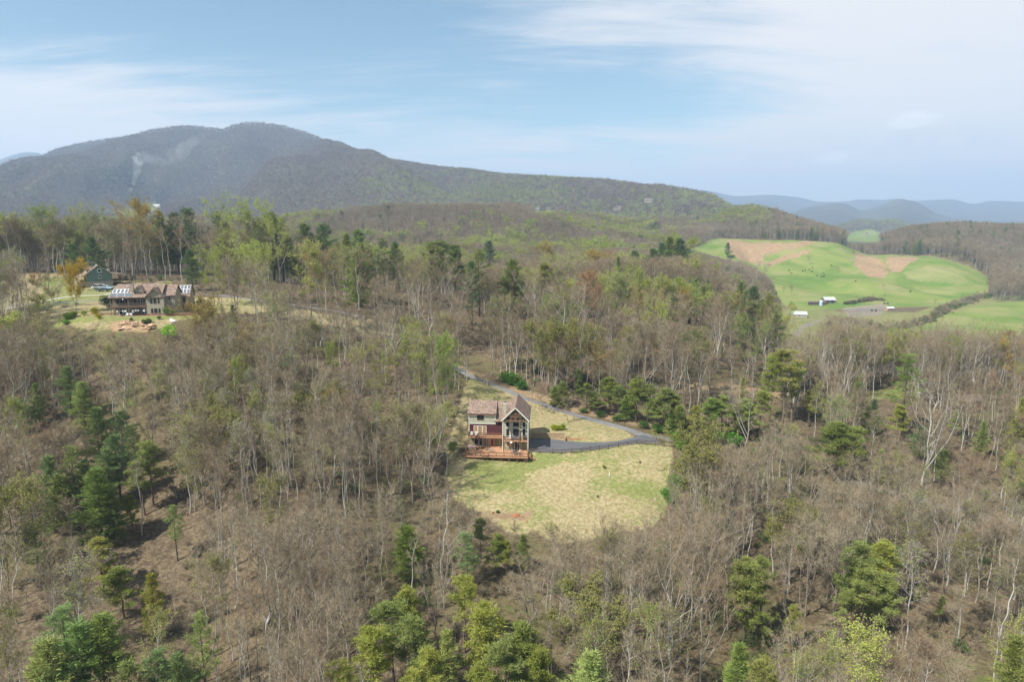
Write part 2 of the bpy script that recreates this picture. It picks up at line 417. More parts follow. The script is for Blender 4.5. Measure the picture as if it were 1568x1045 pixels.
ZONES = {   # name: (polygon on the picture, nearest Y, farthest Y, jitter)
 'valleyfloor': ([(1180, 468), (1300, 478), (1400, 478), (1515, 450), (1640, 455), (1640, 560), (1180, 560)], 400, 760, 4),
 'bleach': ([(930, 765), (1005, 762), (1018, 800), (940, 822), (880, 812), (850, 790)], 95, 180, 16),
 'bleach2': ([(815, 715), (870, 705), (900, 730), (880, 780), (830, 775), (800, 745)], 95, 180, 16),
 'greener': ([(720, 706), (870, 700), (850, 716), (790, 730), (760, 760), (720, 745)], 95, 180, 10),
 'clearing': ([(700, 694), (720, 694), (810, 694), (860, 693), (920, 688), (960, 681), (1000, 678), (1030, 682), (1032, 700), (1026, 730), (1024, 760), (1020, 790), (1000, 806), (950, 822), (880, 836), (830, 828), (790, 815), (755, 800), (725, 775), (702, 755), (684, 735), (688, 712)], 95, 180, 16),
 'lawn': ([(714, 586), (730, 574), (756, 588), (800, 610), (850, 628), (905, 643), (950, 655), (974, 668), (965, 676), (920, 682), (860, 684), (818, 676), (716, 672), (697, 700), (690, 712), (682, 690), (700, 640)], 150, 235, 2),
 'yellow': ([(290, 450), (380, 460), (430, 470), (520, 484), (600, 498), (642, 508), (650, 530), (600, 516), (520, 502), (430, 488), (350, 480), (290, 474)], 195, 250, 6),
 'yard': ([(-60, 425), (60, 418), (170, 428), (280, 440), (292, 468), (290, 488), (250, 503), (190, 509), (120, 503), (60, 490), (-60, 480)], 190, 330, 5),
 'yardgreen': ([(60, 425), (130, 430), (170, 440), (200, 437), (262, 432), (262, 445), (230, 452), (150, 462), (90, 470), (40, 476), (60, 450)], 190, 330, 4),
 'frontlawn': ([(150, 484), (290, 484), (330, 478), (330, 487), (250, 491), (180, 492), (150, 492), (98, 497), (70, 510), (90, 488)], 190, 225, 1),
 'rocks': ([(180, 492), (236, 491), (238, 500), (222, 509), (172, 509), (168, 498)], 185, 225, 1),
 'pasture': ([(1055, 384), (1085, 368), (1110, 362), (1180, 368), (1240, 366), (1310, 377), (1335, 389), (1420, 392), (1480, 404), (1515, 425), (1512, 452), (1462, 463), (1400, 478), (1340, 486), (1300, 480), (1250, 476), (1200, 468), (1180, 452), (1185, 430), (1160, 410), (1130, 398), (1095, 392)], 660, 1130, 3),
 'meadow': ([(1355, 530), (1390, 500), (1450, 477), (1520, 464), (1570, 462), (1750, 460), (1750, 515), (1568, 508), (1500, 520), (1420, 545)], 380, 700, 3),
 'soil1': ([(1112, 364), (1150, 371), (1200, 371), (1250, 368), (1238, 376), (1200, 382), (1172, 392), (1172, 404), (1150, 402), (1128, 394), (1112, 380)], 850, 1130, 5),
 'soil1b': ([(1175, 403), (1205, 390), (1243, 382), (1240, 387), (1205, 399), (1180, 406)], 850, 1130, 3),
 'soil2': ([(1310, 388), (1332, 388), (1352, 402), (1360, 420), (1352, 427), (1330, 424), (1308, 405)], 750, 1100, 4),
 'soil3': ([(1358, 391), (1408, 394), (1392, 402), (1378, 414), (1364, 418), (1356, 402)], 750, 1100, 4),
 'pale': ([(1380, 415), (1420, 406), (1468, 411), (1482, 426), (1440, 434), (1385, 428)], 700, 1100, 9),
 'gravel': ([(1290, 472), (1355, 465), (1360, 474), (1345, 484), (1300, 486)], 600, 800, 2),
 'creek': ([(1213, 516), (1226, 498), (1258, 488), (1256, 493), (1232, 502), (1222, 518)], 400, 660, 1),
 'gap': ([(1296, 360), (1312, 354), (1332, 351), (1348, 358), (1345, 372), (1300, 372)], 1900, 2900, 2),
 'farm': ([(196, 316), (212, 309), (240, 312), (240, 320), (226, 330), (180, 335), (130, 345), (170, 325)], 1300, 2600, 3),
 'shed': ([(1325, 600), (1375, 594), (1395, 602), (1380, 612), (1330, 612)], 200, 290, 2),
 'trail': ([(985, 568), (1050, 577), (1130, 590), (1200, 602), (1200, 610), (1120, 604), (1045, 590), (980, 577)], 200, 260, 2),
 'road2': ([(1285, 729), (1330, 742), (1400, 759), (1500, 787), (1600, 810), (1600, 818), (1500, 795), (1400, 767), (1330, 750), (1285, 735)], 120, 200, 2),
 'bank': ([(684, 560), (700, 558), (800, 597), (884, 622), (960, 640), (1040, 660), (1090, 668), (1090, 675), (960, 650), (880, 631), (800, 606), (690, 563)], 160, 250, 1),
 'dirtline': ([(738, 783), (812, 786), (812, 796), (740, 794)], 110, 170, 2),
}


def zone(name, x, y, z, jit=None):
    poly, y0, y1, j = ZONES[name]
    if jit is not None:
        j = jit
    px, py = project(x, y, z)
    sc_ = 170.0 / np.maximum(y, 60)
    a = (fbm(x, y, 7 / np.minimum(sc_, 1.5), 71, 3) - .5) * 2.6 * j
    b = (fbm(x, y, 7 / np.minimum(sc_, 1.5), 72, 3) - .5) * 2.6 * j
    return inside(poly, px + a, py + b) & (y > y0) & (y < y1)


# ground cover weights: r fresh grass, g dry grass, b bare soil ; a second layer: r pasture green, g rock/gravel, b leaf litter brightness
C1 = np.zeros(XG.shape + (4,), np.float32); C2 = np.zeros(XG.shape + (4,), np.float32)
C1[..., 3] = 1; C2[..., 3] = 1


def put(names, ch, val, arr):
    for n in names:
        m = zone(n, XG, YG, ZG)
        for c, v in zip(ch, val):
            arr[..., c][m] = v


put(['valleyfloor'], (0, 1), (.55, .75), C1); put(['valleyfloor'], (0,), (.5,), C2)
put(['clearing'], (0, 1), (.50, .95), C1)
put(['bleach', 'bleach2'], (0,), (.22,), C1); put(['greener'], (0,), (.72,), C1)
put(['lawn'], (0, 1), (.35, .9), C1)
put(['yellow'], (0, 1), (.35, .9), C1)
put(['yard'], (0, 1), (.18, .75), C1)
put(['yardgreen', 'frontlawn'], (0, 1), (.75, .9), C1)
put(['shed'], (0, 1), (.8, .9), C1)
put(['trail', 'bank', 'dirtline'], (0, 1, 2), (0, .3, .6), C1)
put(['rocks'], (0, 1, 2), (0, 0, 1), C1)
put(['pasture', 'meadow', 'gap', 'farm'], (0, 1), (.3, 1), C1)
put(['pasture', 'meadow', 'gap', 'farm'], (0,), (1,), C2)
put(['pale'], (0, 1), (.25, 1), C1); put(['pale'], (0,), (.62,), C2)
put(['soil1', 'soil1b', 'soil2', 'soil3'], (0, 1, 2), (0, .3, .9), C1); put(['soil1', 'soil1b', 'soil2', 'soil3'], (0,), (0,), C2)
put(['gravel', 'creek', 'road2'], (1,), (.75,), C2)
put(['gravel', 'creek'], (0,), (0,), C2)
C2[..., 2] = np.where((YG > 1350) & (C1[..., 1] < .5), 1.0, 0.0)


def mat(name):
    m = bpy.data.materials.new(name); m.use_nodes = True
    t = m.node_tree; t.nodes.clear()
    o = N(t, 'ShaderNodeOutputMaterial'); b = N(t, 'ShaderNodeBsdfPrincipled')
    L(t, b.outputs[0], o.inputs[0])
    return m, t, b


gm, t, b = mat('ground_cover')
b.inputs['Roughness'].default_value = .95
b.inputs['Specular IOR Level'].default_value = .1
geo = N(t, 'ShaderNodeNewGeometry')
P = geo.outputs['Position']
a1 = N(t, 'ShaderNodeVertexColor', layer_name='cover'); a2 = N(t, 'ShaderNodeVertexColor', layer_name='cover2')
s1 = N(t, 'ShaderNodeSeparateColor'); L(t, a1.outputs[0], s1.inputs[0])
s2 = N(t, 'ShaderNodeSeparateColor'); L(t, a2.outputs[0], s2.inputs[0])
nA = noise(t, P, .035, 5, .6); nB = noise(t, P, .25, 6, .65); nC = noise(t, P, 1.3, 5, .7); nD = noise(t, P, .008, 4, .55); nE = noise(t, P, 4.0, 3, .7)
litter = mixc(t, ramp(t, mth(t, 'ADD', mth(t, 'MULTIPLY', nB, .5), mth(t, 'MULTIPLY', nC, .5)), .36, .64), (.075, .058, .036), (.160, .125, .078))
litter = mixc(t, ramp(t, nE, .45, .80), litter, (.225, .182, .130))
litter = mixc(t, mth(t, 'MULTIPLY', ramp(t, nA, .44, .62), .70), litter, (.125, .110, .052))
litter = mixc(t, mth(t, 'MULTIPLY', ramp(t, nC, .58, .40), .45), litter, (.045, .028, .018))
litter = mixc(t, mth(t, 'MULTIPLY', mth(t, 'MULTIPLY', ramp(t, nA, .5, .6), ramp(t, nB, .52, .62)), .6), litter, (.085, .12, .03))
fresh = mixc(t, ramp(t, nC, .3, .7), (.125, .150, .045), (.215, .235, .080))
dry = mixc(t, ramp(t, nC, .35, .7), (.235, .190, .095), (.390, .335, .195))
gf = mth(t, 'MULTIPLY', s1.outputs[0], 1.0)
gn = mth(t, 'ADD', mth(t, 'MULTIPLY', mth(t, 'SUBTRACT', noise(t, P, .9, 8, .8), .5), 3.0), mth(t, 'MULTIPLY', mth(t, 'SUBTRACT', noise(t, P, .07, 4, .6), .5), 1.6))
gf = ramp(t, mth(t, 'ADD', gf, gn), .30, .80)
grass = mixc(t, gf, dry, fresh)
past = mixc(t, ramp(t, noise(t, P, .014, 6, .7, .6), .35, .65), (.092, .162, .030), (.180, .215, .060))
past = mixc(t, mth(t, 'MULTIPLY', ramp(t, noise(t, P, .022, 5, .6), .46, .66), .62), past, (.245, .225, .105))
grass = mixc(t, s2.outputs[0], grass, past)
soil = mixc(t, ramp(t, nB, .3, .7), (.225, .145, .085), (.345, .245, .150))
soil = mixc(t, mth(t, 'MULTIPLY', ramp(t, noise(t, P, .05, 3, .6, 1.0), .5, .62), .55), soil, (.25, .21, .11))
soil = mixc(t, mth(t, 'MULTIPLY', ramp(t, noise(t, P, .12, 3, .6), .60, .70), .5), soil, (.42, .15, .06))
grav = mixc(t, nC, (.14, .125, .11), (.24, .215, .185))
c = mixc(t, s2.outputs[2], litter, mixc(t, ramp(t, noise(t, P, .004, 5, .65), .35, .65), (.060, .055, .050), (.095, .098, .062)))
c = mixc(t, s1.outputs[1], c, grass)
c = mixc(t, s1.outputs[2], c, soil)
c = mixc(t, s2.outputs[1], c, grav)
L(t, c, b.inputs['Base Color'])
bp = N(t, 'ShaderNodeBump', inp={'Strength': .6, 'Distance': .10})
L(t, mth(t, 'ADD', nC, mth(t, 'MULTIPLY', nE, .5)), bp.inputs['Height']); L(t, bp.outputs[0], b.inputs['Normal'])


def mesh_np(name, verts, faces_n, loops, mats=(), smooth=False):
    me = bpy.data.meshes.new(name)
    verts = np.asarray(verts, np.float32)
    me.vertices.add(len(verts)); me.vertices.foreach_set('co', verts.ravel())
    nf = len(faces_n)
    me.loops.add(len(loops)); me.loops.foreach_set('vertex_index', np.asarray(loops, np.int32))
    me.polygons.add(nf)
    st = np.concatenate([[0], np.cumsum(faces_n)[:-1]]).astype(np.int32)
    me.polygons.foreach_set('loop_start', st)
    if smooth:
        me.polygons.foreach_set('use_smooth', np.ones(nf, bool))
    for m in mats:
        me.materials.append(m)
    me.update(calc_edges=True)
    return me


def tag(o, label=None, cat=None, group=None, kind=None):
    if label: o['label'] = label
    if cat: o['category'] = cat
    if group: o['group'] = group
    if kind: o['kind'] = kind
    return o


ns, ny = XG.shape
idx = np.arange(ns * ny).reshape(ns, ny)
quads = np.stack([idx[:-1, :-1], idx[1:, :-1], idx[1:, 1:], idx[:-1, 1:]], -1).reshape(-1)
gme = mesh_np('ground', np.stack([XG, YG, ZG], -1).reshape(-1, 3), np.full((ns - 1) * (ny - 1), 4), quads, [gm], True)
for nm, arr in (('cover', C1), ('cover2', C2)):
    at = gme.color_attributes.new(nm, 'FLOAT_COLOR', 'POINT')
    at.data.foreach_set('color', arr.reshape(-1))
ground = bpy.data.objects.new('ground', gme); COL.objects.link(ground)
tag(ground, 'brown wooded slopes with grass clearing, far green pastures and blue mountains', 'ground', kind='structure')

# ------------------------------------------------------------------ tree materials
def tint_mat(name, ca, cb, cc=None, rough=.85, trans=0.0, wscale=.012, wamp=.8, detail=None, locmix=None):
    """colour varies tree by tree and stand by stand; the object's own colour multiplies it"""
    m, t, b = mat(name)
    b.inputs['Roughness'].default_value = rough
    b.inputs['Specular IOR Level'].default_value = .15
    oi = N(t, 'ShaderNodeObjectInfo')
    nz = noise(t, oi.outputs['Location'], wscale, 3, .6)
    f = mth(t, 'ADD', mth(t, 'MULTIPLY', mth(t, 'SUBTRACT', nz, .5), 3.0 * wamp), oi.outputs['Random'])
    c = mixc(t, ramp(t, f, 0, 1), ca, cb)
    if cc is not None:
        r2 = N(t, 'ShaderNodeTexWhiteNoise', noise_dimensions='1D'); L(t, oi.outputs['Random'], r2.inputs['W'])
        c = mixc(t, ramp(t, r2.outputs[0], .70, .95), c, cc)
    geo = N(t, 'ShaderNodeNewGeometry')
    if detail:
        d = noise(t, geo.outputs['Position'], detail, 3, .6)
        c = mixc(t, ramp(t, d, .3, .7, .0, .55), c, mixc(t, 1.0, c, (.45, .45, .42), 'MULTIPLY'))
    c = mixc(t, 1.0, c, oi.outputs['Color'], 'MULTIPLY')
    L(t, c, b.inputs['Base Color'])
    if trans:
        b.inputs['Subsurface Weight'].default_value = 0
        tr = N(t, 'ShaderNodeBsdfTranslucent'); L(t, c, tr.inputs[0])
        ad = N(t, 'ShaderNodeMixShader', inp={0: trans})
        L(t, b.outputs[0], ad.inputs[1]); L(t, tr.outputs[0], ad.inputs[2])
        o = [n for n in t.nodes if n.type == 'OUTPUT_MATERIAL'][0]
        L(t, ad.outputs[0], o.inputs[0])
    return m


M = {}
M['bark'] = tint_mat('bark', (.19, .165, .135), (.32, .29, .25), (.43, .405, .36), detail=3.0)
M['pale_bark'] = tint_mat('pale_bark', (.42, .40, .355), (.56, .54, .50), detail=2.0)
M['pine_bark'] = tint_mat('pine_bark', (.105, .080, .062), (.17, .13, .10), detail=3.0)
M['twig'] = tint_mat('twig', (.195, .155, .098), (.270, .226, .155), (.235, .172, .108))
M['leaf'] = tint_mat('spring_leaf', (.30, .34, .065), (.38, .42, .10), (.24, .33, .07), trans=.35, wamp=.4)
M['needle'] = tint_mat('needle', (.165, .212, .070), (.225, .270, .090), (.245, .258, .080), trans=.22, wamp=.5)
M['blue_needle'] = tint_mat('soft_needle', (.142, .210, .085), (.190, .260, .105), (.215, .270, .090), trans=.22, wamp=.5)
M['shrub_leaf'] = tint_mat('shrub_leaf', (.055, .100, .028), (.10, .17, .04), trans=.2)


class TB:
    """triangles and tapered tubes collected into one mesh"""
    def __init__(s):
        s.v = []; s.n = 0; s.fn = []; s.lp = []; s.mi = []

    def add(s, V, fn, lp, mi=0):
        s.v.append(np.asarray(V, float).reshape(-1, 3)); s.lp.append(np.asarray(lp).ravel() + s.n)
        s.fn.append(np.asarray(fn)); s.mi.append(np.full(len(fn), mi)); s.n += len(s.v[-1])

    def tube(s, pts, rad, k=5, mi=0):
        pts = np.asarray(pts, float); n = len(pts)
        d = np.gradient(pts, axis=0); d /= np.linalg.norm(d, axis=1)[:, None] + 1e-9
        ref = np.where(np.abs(d[:, 2:3]) > .9, np.array([[1., 0, 0]]), np.array([[0, 0, 1.]]))
        a = np.cross(d, ref); a /= np.linalg.norm(a, axis=1)[:, None] + 1e-9
        b_ = np.cross(d, a)
        th = np.arange(k) / k * 2 * math.pi
        V = pts[:, None] + (a[:, None] * np.cos(th)[None, :, None] + b_[:, None] * np.sin(th)[None, :, None]) * np.asarray(rad)[:, None, None]
        i = np.arange(n - 1)[:, None] * k; j = np.arange(k)[None]; j2 = (j + 1) % k
        f = np.stack([i + j, i + j2, i + k + j2, i + k + j], -1).reshape(-1, 4)
        s.add(V, np.full(len(f), 4), f, mi)

    def tris(s, P0, D, Nn, Ln, W, mi=0):
        """thin triangles: base at P0, pointing along D, base spread along Nn"""
        P0 = np.asarray(P0); D = np.asarray(D); Nn = np.asarray(Nn)
        Ln = np.asarray(Ln)[..., None] if np.ndim(Ln) else Ln; W = np.asarray(W)[..., None] if np.ndim(W) else W
        V = np.stack([P0 - Nn * W / 2, P0 + Nn * W / 2, P0 + D * Ln], 1)
        s.add(V, np.full(len(P0), 3), np.arange(len(P0) * 3), mi)

    def mesh(s, name, mats, smooth=False):
        me = mesh_np(name, np.concatenate(s.v), np.concatenate(s.fn), np.concatenate(s.lp), mats, smooth)
        me.polygons.foreach_set('material_index', np.concatenate(s.mi).astype(np.int32))
        return me


def unit(v):
    return v / (np.linalg.norm(v, axis=-1, keepdims=True) + 1e-9)


def rdir(r, n):
    return unit(r.normal(size=(n, 3)))


def limb_path(r, p, d, ln, n=5, up=.25, wob=.16):
    pts = [p]; d = unit(np.asarray(d, float))
    for i in range(n - 1):
        d = unit(d + r.normal(size=3) * wob + np.array([0, 0, up / (n - 1)]))
        pts.append(pts[-1] + d * ln / (n - 1))
    return np.array(pts)


def bare_tree(seed, h=20.0, cr=3.6, base=.45, nl=16, ntw=1500, tr=.17, twl=1.1, tww=.036, el=(30, 62), leaf=0, leafs=.28, fork=False, barkm='bark', leafm='leaf', lz=0.0, splay=1.0):
    r = np.random.default_rng(seed)
    T1, C = TB(), TB()
    n = 9
    tp = np.zeros((n, 3)); tp[:, 2] = np.linspace(-.6, h * .93, n)
    tp[1:, :2] = np.cumsum(r.normal(size=(n - 1, 2)) * h * .012, 0)
    tr_r = tr * (1 - np.linspace(0, 1, n) ** 1.1 * .88)
    tr_r = tr_r * .80
    T1.tube(tp, tr_r, 7)
    stems = [(tp, tr_r)]
    if fork:
        for q_ in range(2):
            z0 = base * h * r.uniform(.5, .9)
            p0 = np.array([np.interp(z0, tp[:, 2], tp[:, k]) for k in range(3)])
            az = r.uniform(0, 6.28); d = np.array([math.cos(az) * .45, math.sin(az) * .45, 1])
            pth = limb_path(r, p0, d, (h - z0) * .95, 7, .35, .08)
            rr = tr * .46 * (1 - np.linspace(0, 1, 7) * .85)
            T1.tube(pth, rr, 6); stems.append((pth, rr))
    twp, twd = [], []
    for i in range(nl):
        st, sr = stems[i % len(stems)]
        f = (i + r.uniform(0, 1)) / nl
        z0 = h * (base + (.92 - base) * f ** .9)
        z0 = min(max(z0, st[0, 2] + .3), st[-1, 2] * .98)
        p0 = np.array([np.interp(z0, st[:, 2], st[:, k]) for k in range(3)])
        r0 = np.interp(z0, st[:, 2], sr) * .62
        az = i * 2.399 + r.uniform(-.5, .5)
        e = R(r.uniform(*el)) + f * .25
        prof = (math.sin(math.pi * min(max((f * .80 + .16), 0), 1)) ** .7)
        ln = cr * 1.2 * prof * r.uniform(.75, 1.15) / max(math.cos(e), .45) * .85
        d = np.array([math.cos(az) * math.cos(e), math.sin(az) * math.cos(e), math.sin(e)])
        lp = limb_path(r, p0, d, ln, 6, .35, .17)
        T1.tube(lp, max(r0 * .8, .026) * (1 - np.linspace(0, 1, 6) * .8), 4)
        nb = 5
        for j in range(nb):
            g = .22 + .78 * (j + r.uniform(0, 1)) / nb
            k = min(int(g * 5), 4); w = g * 5 - k
            pj = lp[k] * (1 - w) + lp[k + 1] * w
            dj = unit(unit(lp[k + 1] - lp[k]) + rdir(r, 1)[0] * .85 + np.array([0, 0, .25]))
            l2 = ln * (.55 - .25 * g) * r.uniform(.7, 1.3) * splay
            sp = limb_path(r, pj, dj, l2, 4, .3, .2)
            C.tube(sp, max(r0 * .32, .016) * np.array([1, .75, .5, .25]), 3)
            for a_ in range(3):
                twp.append((sp[a_], sp[a_ + 1]))
        for a_ in range(2, 5):
            twp.append((lp[a_], lp[a_ + 1]))
    top = tp[-3:]
    twp += [(top[0], top[1]), (top[1], top[2])] * 3
    A = np.array([a for a, _ in twp]); B = np.array([b for _, b in twp])
    seg = r.integers(0, len(A), ntw); w = r.uniform(0, 1, (ntw, 1))
    P0 = A[seg] * (1 - w) + B[seg] * w
    D = unit(unit(B[seg] - A[seg]) * .8 + rdir(r, ntw) * .9 + np.array([0, 0, .28]))
    Ln = twl * r.uniform(.45, 1.25, ntw)
    C.tris(P0, D, unit(np.cross(D, rdir(r, ntw))), Ln, tww * r.uniform(.6, 1.3, ntw), 0)
    # second order twigs from the first ones
    k2 = ntw // 2
    s2_ = r.integers(0, ntw, k2); w = r.uniform(.3, .9, (k2, 1))
    P2 = P0[s2_] + D[s2_] * Ln[s2_][:, None] * w
    D2 = unit(D[s2_] + rdir(r, k2) * .9 + np.array([0, 0, .15]))
    C.tris(P2, D2, unit(np.cross(D2, rdir(r, k2))), twl * .6, tww * .7, 0)
    if leaf:
        s3 = r.integers(0, ntw, leaf); w = r.uniform(.3, 1.1, (leaf, 1))
        P3 = P0[s3] + D[s3] * Ln[s3][:, None] * w + r.normal(size=(leaf, 3)) * .12
        P3 = P3[P3[:, 2] > h * lz]
        nn = len(P3); D3 = rdir(r, nn)
        C.tris(P3, D3, unit(np.cross(D3, rdir(r, nn))), leafs * r.uniform(.6, 1.3, nn), leafs * r.uniform(.6, 1.1, nn), 1)
    return (T1.mesh('trunk', [M[barkm]], True), C.mesh('crown', [M['twig'], M[leafm]]), h)


def tuft(C, r, P0, D, n, ln, w, mi, spread=.75, up=.25):
    P_ = np.repeat(P0, n, 0); D_ = np.repeat(D, n, 0); m = len(P_)
    d = unit(D_ + rdir(r, m) * spread + np.array([0, 0, up]))
    P_ = P_ + r.normal(size=(m, 3)) * ln * .35
    C.tris(P_, d, unit(np.cross(d, rdir(r, m))), ln * r.uniform(.6, 1.25, m), w * r.uniform(.7, 1.3, m), mi)


def white_pine(seed, h=18.0, cr=3.6, base=.15, gap=.85, dens=1.0, ntf=12, droop=.05, needle='blue_needle', shape=.8, irr=.3):
    """layered conifer: whorls of near-level boughs carrying brushes of needles"""
    r = np.random.default_rng(seed)
    T1, C = TB(), TB()
    n = 8
    tp = np.zeros((n, 3)); tp[:, 2] = np.linspace(-.6, h, n); tp[1:, :2] = np.cumsum(r.normal(size=(n - 1, 2)) * .06, 0)
    T1.tube(tp, (h * .0105 + .03) * (1 - np.linspace(0, 1, n) * .93), 7)
    lop = r.uniform(0, 6.28); lop2 = r.uniform(.12, .30)
    z = base * h; TP, TD = [], []
    while z < h * .985:
        f = (z / h - base) / (1 - base)
        lay = cr * max((1 - f) ** shape, .14) * (.55 + .45 * min(f / .30, 1))
        nb = int(r.integers(5, 8))
        a0 = r.uniform(0, 6.28)
        for k in range(nb):
            az = a0 + k / nb * 6.283 + r.uniform(-.3, .3)
            ln = lay * r.uniform(1 - irr * 1.5, 1 + irr * .9) * (1 + lop2 * math.cos(az - lop + z * .25))
            if r.uniform() < .10 * irr / .3:
                ln *= .4
            e = R(8 + 38 * f + r.uniform(-8, 8)) - droop
            d = np.array([math.cos(az) * math.cos(e), math.sin(az) * math.cos(e), math.sin(e)])
            p0 = np.array([np.interp(z, tp[:, 2], tp[:, q_]) for q_ in range(3)]) + np.array([0, 0, r.uniform(-.25, .25)])
            lp = limb_path(r, p0, d, ln, 4, .22, .07)
            T1.tube(lp, .035 * (ln / 3 + .4) * np.array([1, .75, .5, .2]), 3)
            m = max(int(ntf * ln / 3.0 * dens), 3)
            g = r.uniform(.18 + .15 * (1 - f), 1.0, m) ** .75
            kk = np.minimum((g * 3).astype(int), 2); w = (g * 3 - kk)[:, None]
            pc = lp[kk] * (1 - w) + lp[kk + 1] * w
            sidev = np.array([-math.sin(az), math.cos(az), 0])
            off = r.uniform(-1, 1, (m, 1)) * (.20 + .22 * ln) * (1.08 - g[:, None] * .62)
            pc = pc + sidev * off + np.array([0, 0, 1]) * r.uniform(-.12, .16, (m, 1))
            dd = unit(d * .9 + sidev * np.sign(off) * .5 + np.array([0, 0, .15]))
            TP.append(pc); TD.append(dd * np.ones((m, 1)))
        z += gap * (1 - .45 * f) * r.uniform(.8, 1.2)
    TP.append(tp[-1:] - [[0, 0, .3]]); TD.append(np.array([[0, 0, 1.]]))
    TP = np.concatenate(TP); TD = np.concatenate(TD)
    tuft(C, r, TP, TD, 9, .50, .095, 0, .66, .22)
    return (T1.mesh('trunk', [M['pine_bark']], True), C.mesh('crown', [M[needle]]), h)


def scrub_pine(seed, h=16.0, cr=2.9, base=.42, nb=26, ntf=10, needle='needle', per=9, tl=.42):
    """open irregular pine: bare dark trunk, twisting boughs ending in clumps"""
    r = np.random.default_rng(seed)
    T1, C = TB(), TB()
    n = 9
    tp = np.zeros((n, 3)); tp[:, 2] = np.linspace(-.6, h * .97, n); tp[1:, :2] = np.cumsum(r.normal(size=(n - 1, 2)) * h * .010, 0)
    T1.tube(tp, (h * .010 + .02) * (1 - np.linspace(0, 1, n) * .88), 7)
    TP, TD = [], []
    for i in range(nb):
        f = (i + r.uniform(0, 1)) / nb
        z0 = h * (base + (.97 - base) * f)
        az = i * 2.399 + r.uniform(-.8, .8)
        ln = cr * (math.sin(math.pi * min(f * .78 + .22, 1)) ** .6 + .12) * r.uniform(.5, 1.2)
        e = R(r.uniform(5, 35)) + f * .5
        d = np.array([math.cos(az) * math.cos(e), math.sin(az) * math.cos(e), math.sin(e)])
        p0 = np.array([np.interp(z0, tp[:, 2], tp[:, q_]) for q_ in range(3)])
        lp = limb_path(r, p0, d, ln, 5, .25, .22)
        T1.tube(lp, .045 * np.array([1, .8, .6, .4, .2]), 3)
        for j in range(4):
            g = .35 + .65 * (j + r.uniform(0, 1)) / 4
            k = min(int(g * 4), 3); w = g * 4 - k
            c = lp[k] * (1 - w) + lp[k + 1] * w + r.normal(size=3) * np.array([.25, .25, .12])
            m = ntf
            pc = c + rdir(r, m) * np.array([.60, .60, .26]) * r.uniform(.3, 1, (m, 1)) * r.uniform(.7, 1.2)
            TP.append(pc); TD.append(unit(pc - c + np.array([0, 0, .1])))
    # a few dead stubs on the bare trunk
    for i in range(7):
        z0 = h * r.uniform(.12, base); az = r.uniform(0, 6.28)
        p0 = np.array([np.interp(z0, tp[:, 2], tp[:, q_]) for q_ in range(3)])
        T1.tube(limb_path(r, p0, [math.cos(az), math.sin(az), .1], r.uniform(.5, 1.6), 3, 0, .2), np.array([.025, .016, .008]), 3)
    TP = np.concatenate(TP); TD = np.concatenate(TD)
    tuft(C, r, TP, TD, per, tl, .085, 0, .8, .3)
    return (T1.mesh('trunk', [M['pine_bark']], True), C.mesh('crown', [M[needle]]), h)


def shrub(seed, h=2.2, w=1.6, n=900, leafm='shrub_leaf', ls=.22, stems=9, twig=260):
    r = np.random.default_rng(seed)
    T1, C = TB(), TB()
    tips = []
    for i in range(stems):
        az = r.uniform(0, 6.28); s_ = r.uniform(.1, .9)
        lp = limb_path(r, np.array([0, 0, -.1]), [math.cos(az) * s_, math.sin(az) * s_, 1], h * r.uniform(.7, 1.0), 5, .1, .2)
        T1.tube(lp, .03 * np.array([1, .8, .6, .4, .2]), 3); tips.append(lp)
    A = np.concatenate([l[1:-1] for l in tips]); B = np.concatenate([l[2:] for l in tips])
    if twig:
        s_ = r.integers(0, len(A), twig); u = r.uniform(0, 1, (twig, 1)); D = unit(unit(B[s_] - A[s_]) * .7 + rdir(r, twig))
        C.tris(A[s_] * (1 - u) + B[s_] * u, D, unit(np.cross(D, rdir(r, twig))), .7 * w / 1.6, .035, 1)
    if n:
        k = 14; ctr = rdir(r, k) * np.array([w * .62, w * .62, h * .36]) * r.uniform(.5, 1, (k, 1)) + np.array([0, 0, h * .58])
        s_ = r.integers(0, k, n)
        P_ = ctr[s_] + rdir(r, n) * np.array([w * .42, w * .42, h * .26]) * r.uniform(.55, 1, (n, 1)) ** .5
        P_[:, 2] = np.maximum(P_[:, 2], .08)
        D = unit(unit(P_ - np.array([0, 0, h * .4])) + rdir(r, n) * .9)
        C.tris(P_, D, unit(np.cross(D, rdir(r, n))), ls * r.uniform(.7, 1.3, n), ls * .8, 0)
    return (T1.mesh('stem', [M['bark']], True), C.mesh('foliage', [M[leafm], M['twig']]), h)


def far_tree(seed, conifer=False, h=17.0):
    r = np.random.default_rng(seed); C = TB()
    T_ = TB()
    T_.tube([(0, 0, -1), (0, 0, h * .55)], [.22, .14], 3)
    if conifer:
        n = 70; f = r.uniform(0, 1, n) ** .8
        az = r.uniform(0, 6.28, n); rad = (1 - f) * 3.1 * r.uniform(.3, 1, n) + .2
        P_ = np.stack([np.cos(az) * rad, np.sin(az) * rad, h * (.12 + .86 * f)], 1)
        D = unit(np.stack([np.cos(az), np.sin(az), .2 + 0 * f], 1) + rdir(r, n) * .5)
        C.tris(P_ - D * .6, D, unit(np.cross(D, rdir(r, n))), 1.8, 1.5, 0)
    else:
        n = 110
        P_ = rdir(r, n) * np.array([3.5, 3.5, 4.8]) * r.uniform(.35, 1, (n, 1)) + np.array([0, 0, h * .66])
        D = unit(unit(P_ - np.array([0, 0, h * .25])) + rdir(r, n) * .5)
        C.tris(P_, D, unit(np.cross(D, rdir(r, n))), 2.2 * r.uniform(.6, 1.3, n), .38 * r.uniform(.6, 1.4, n), 0)
    return T_, C, h


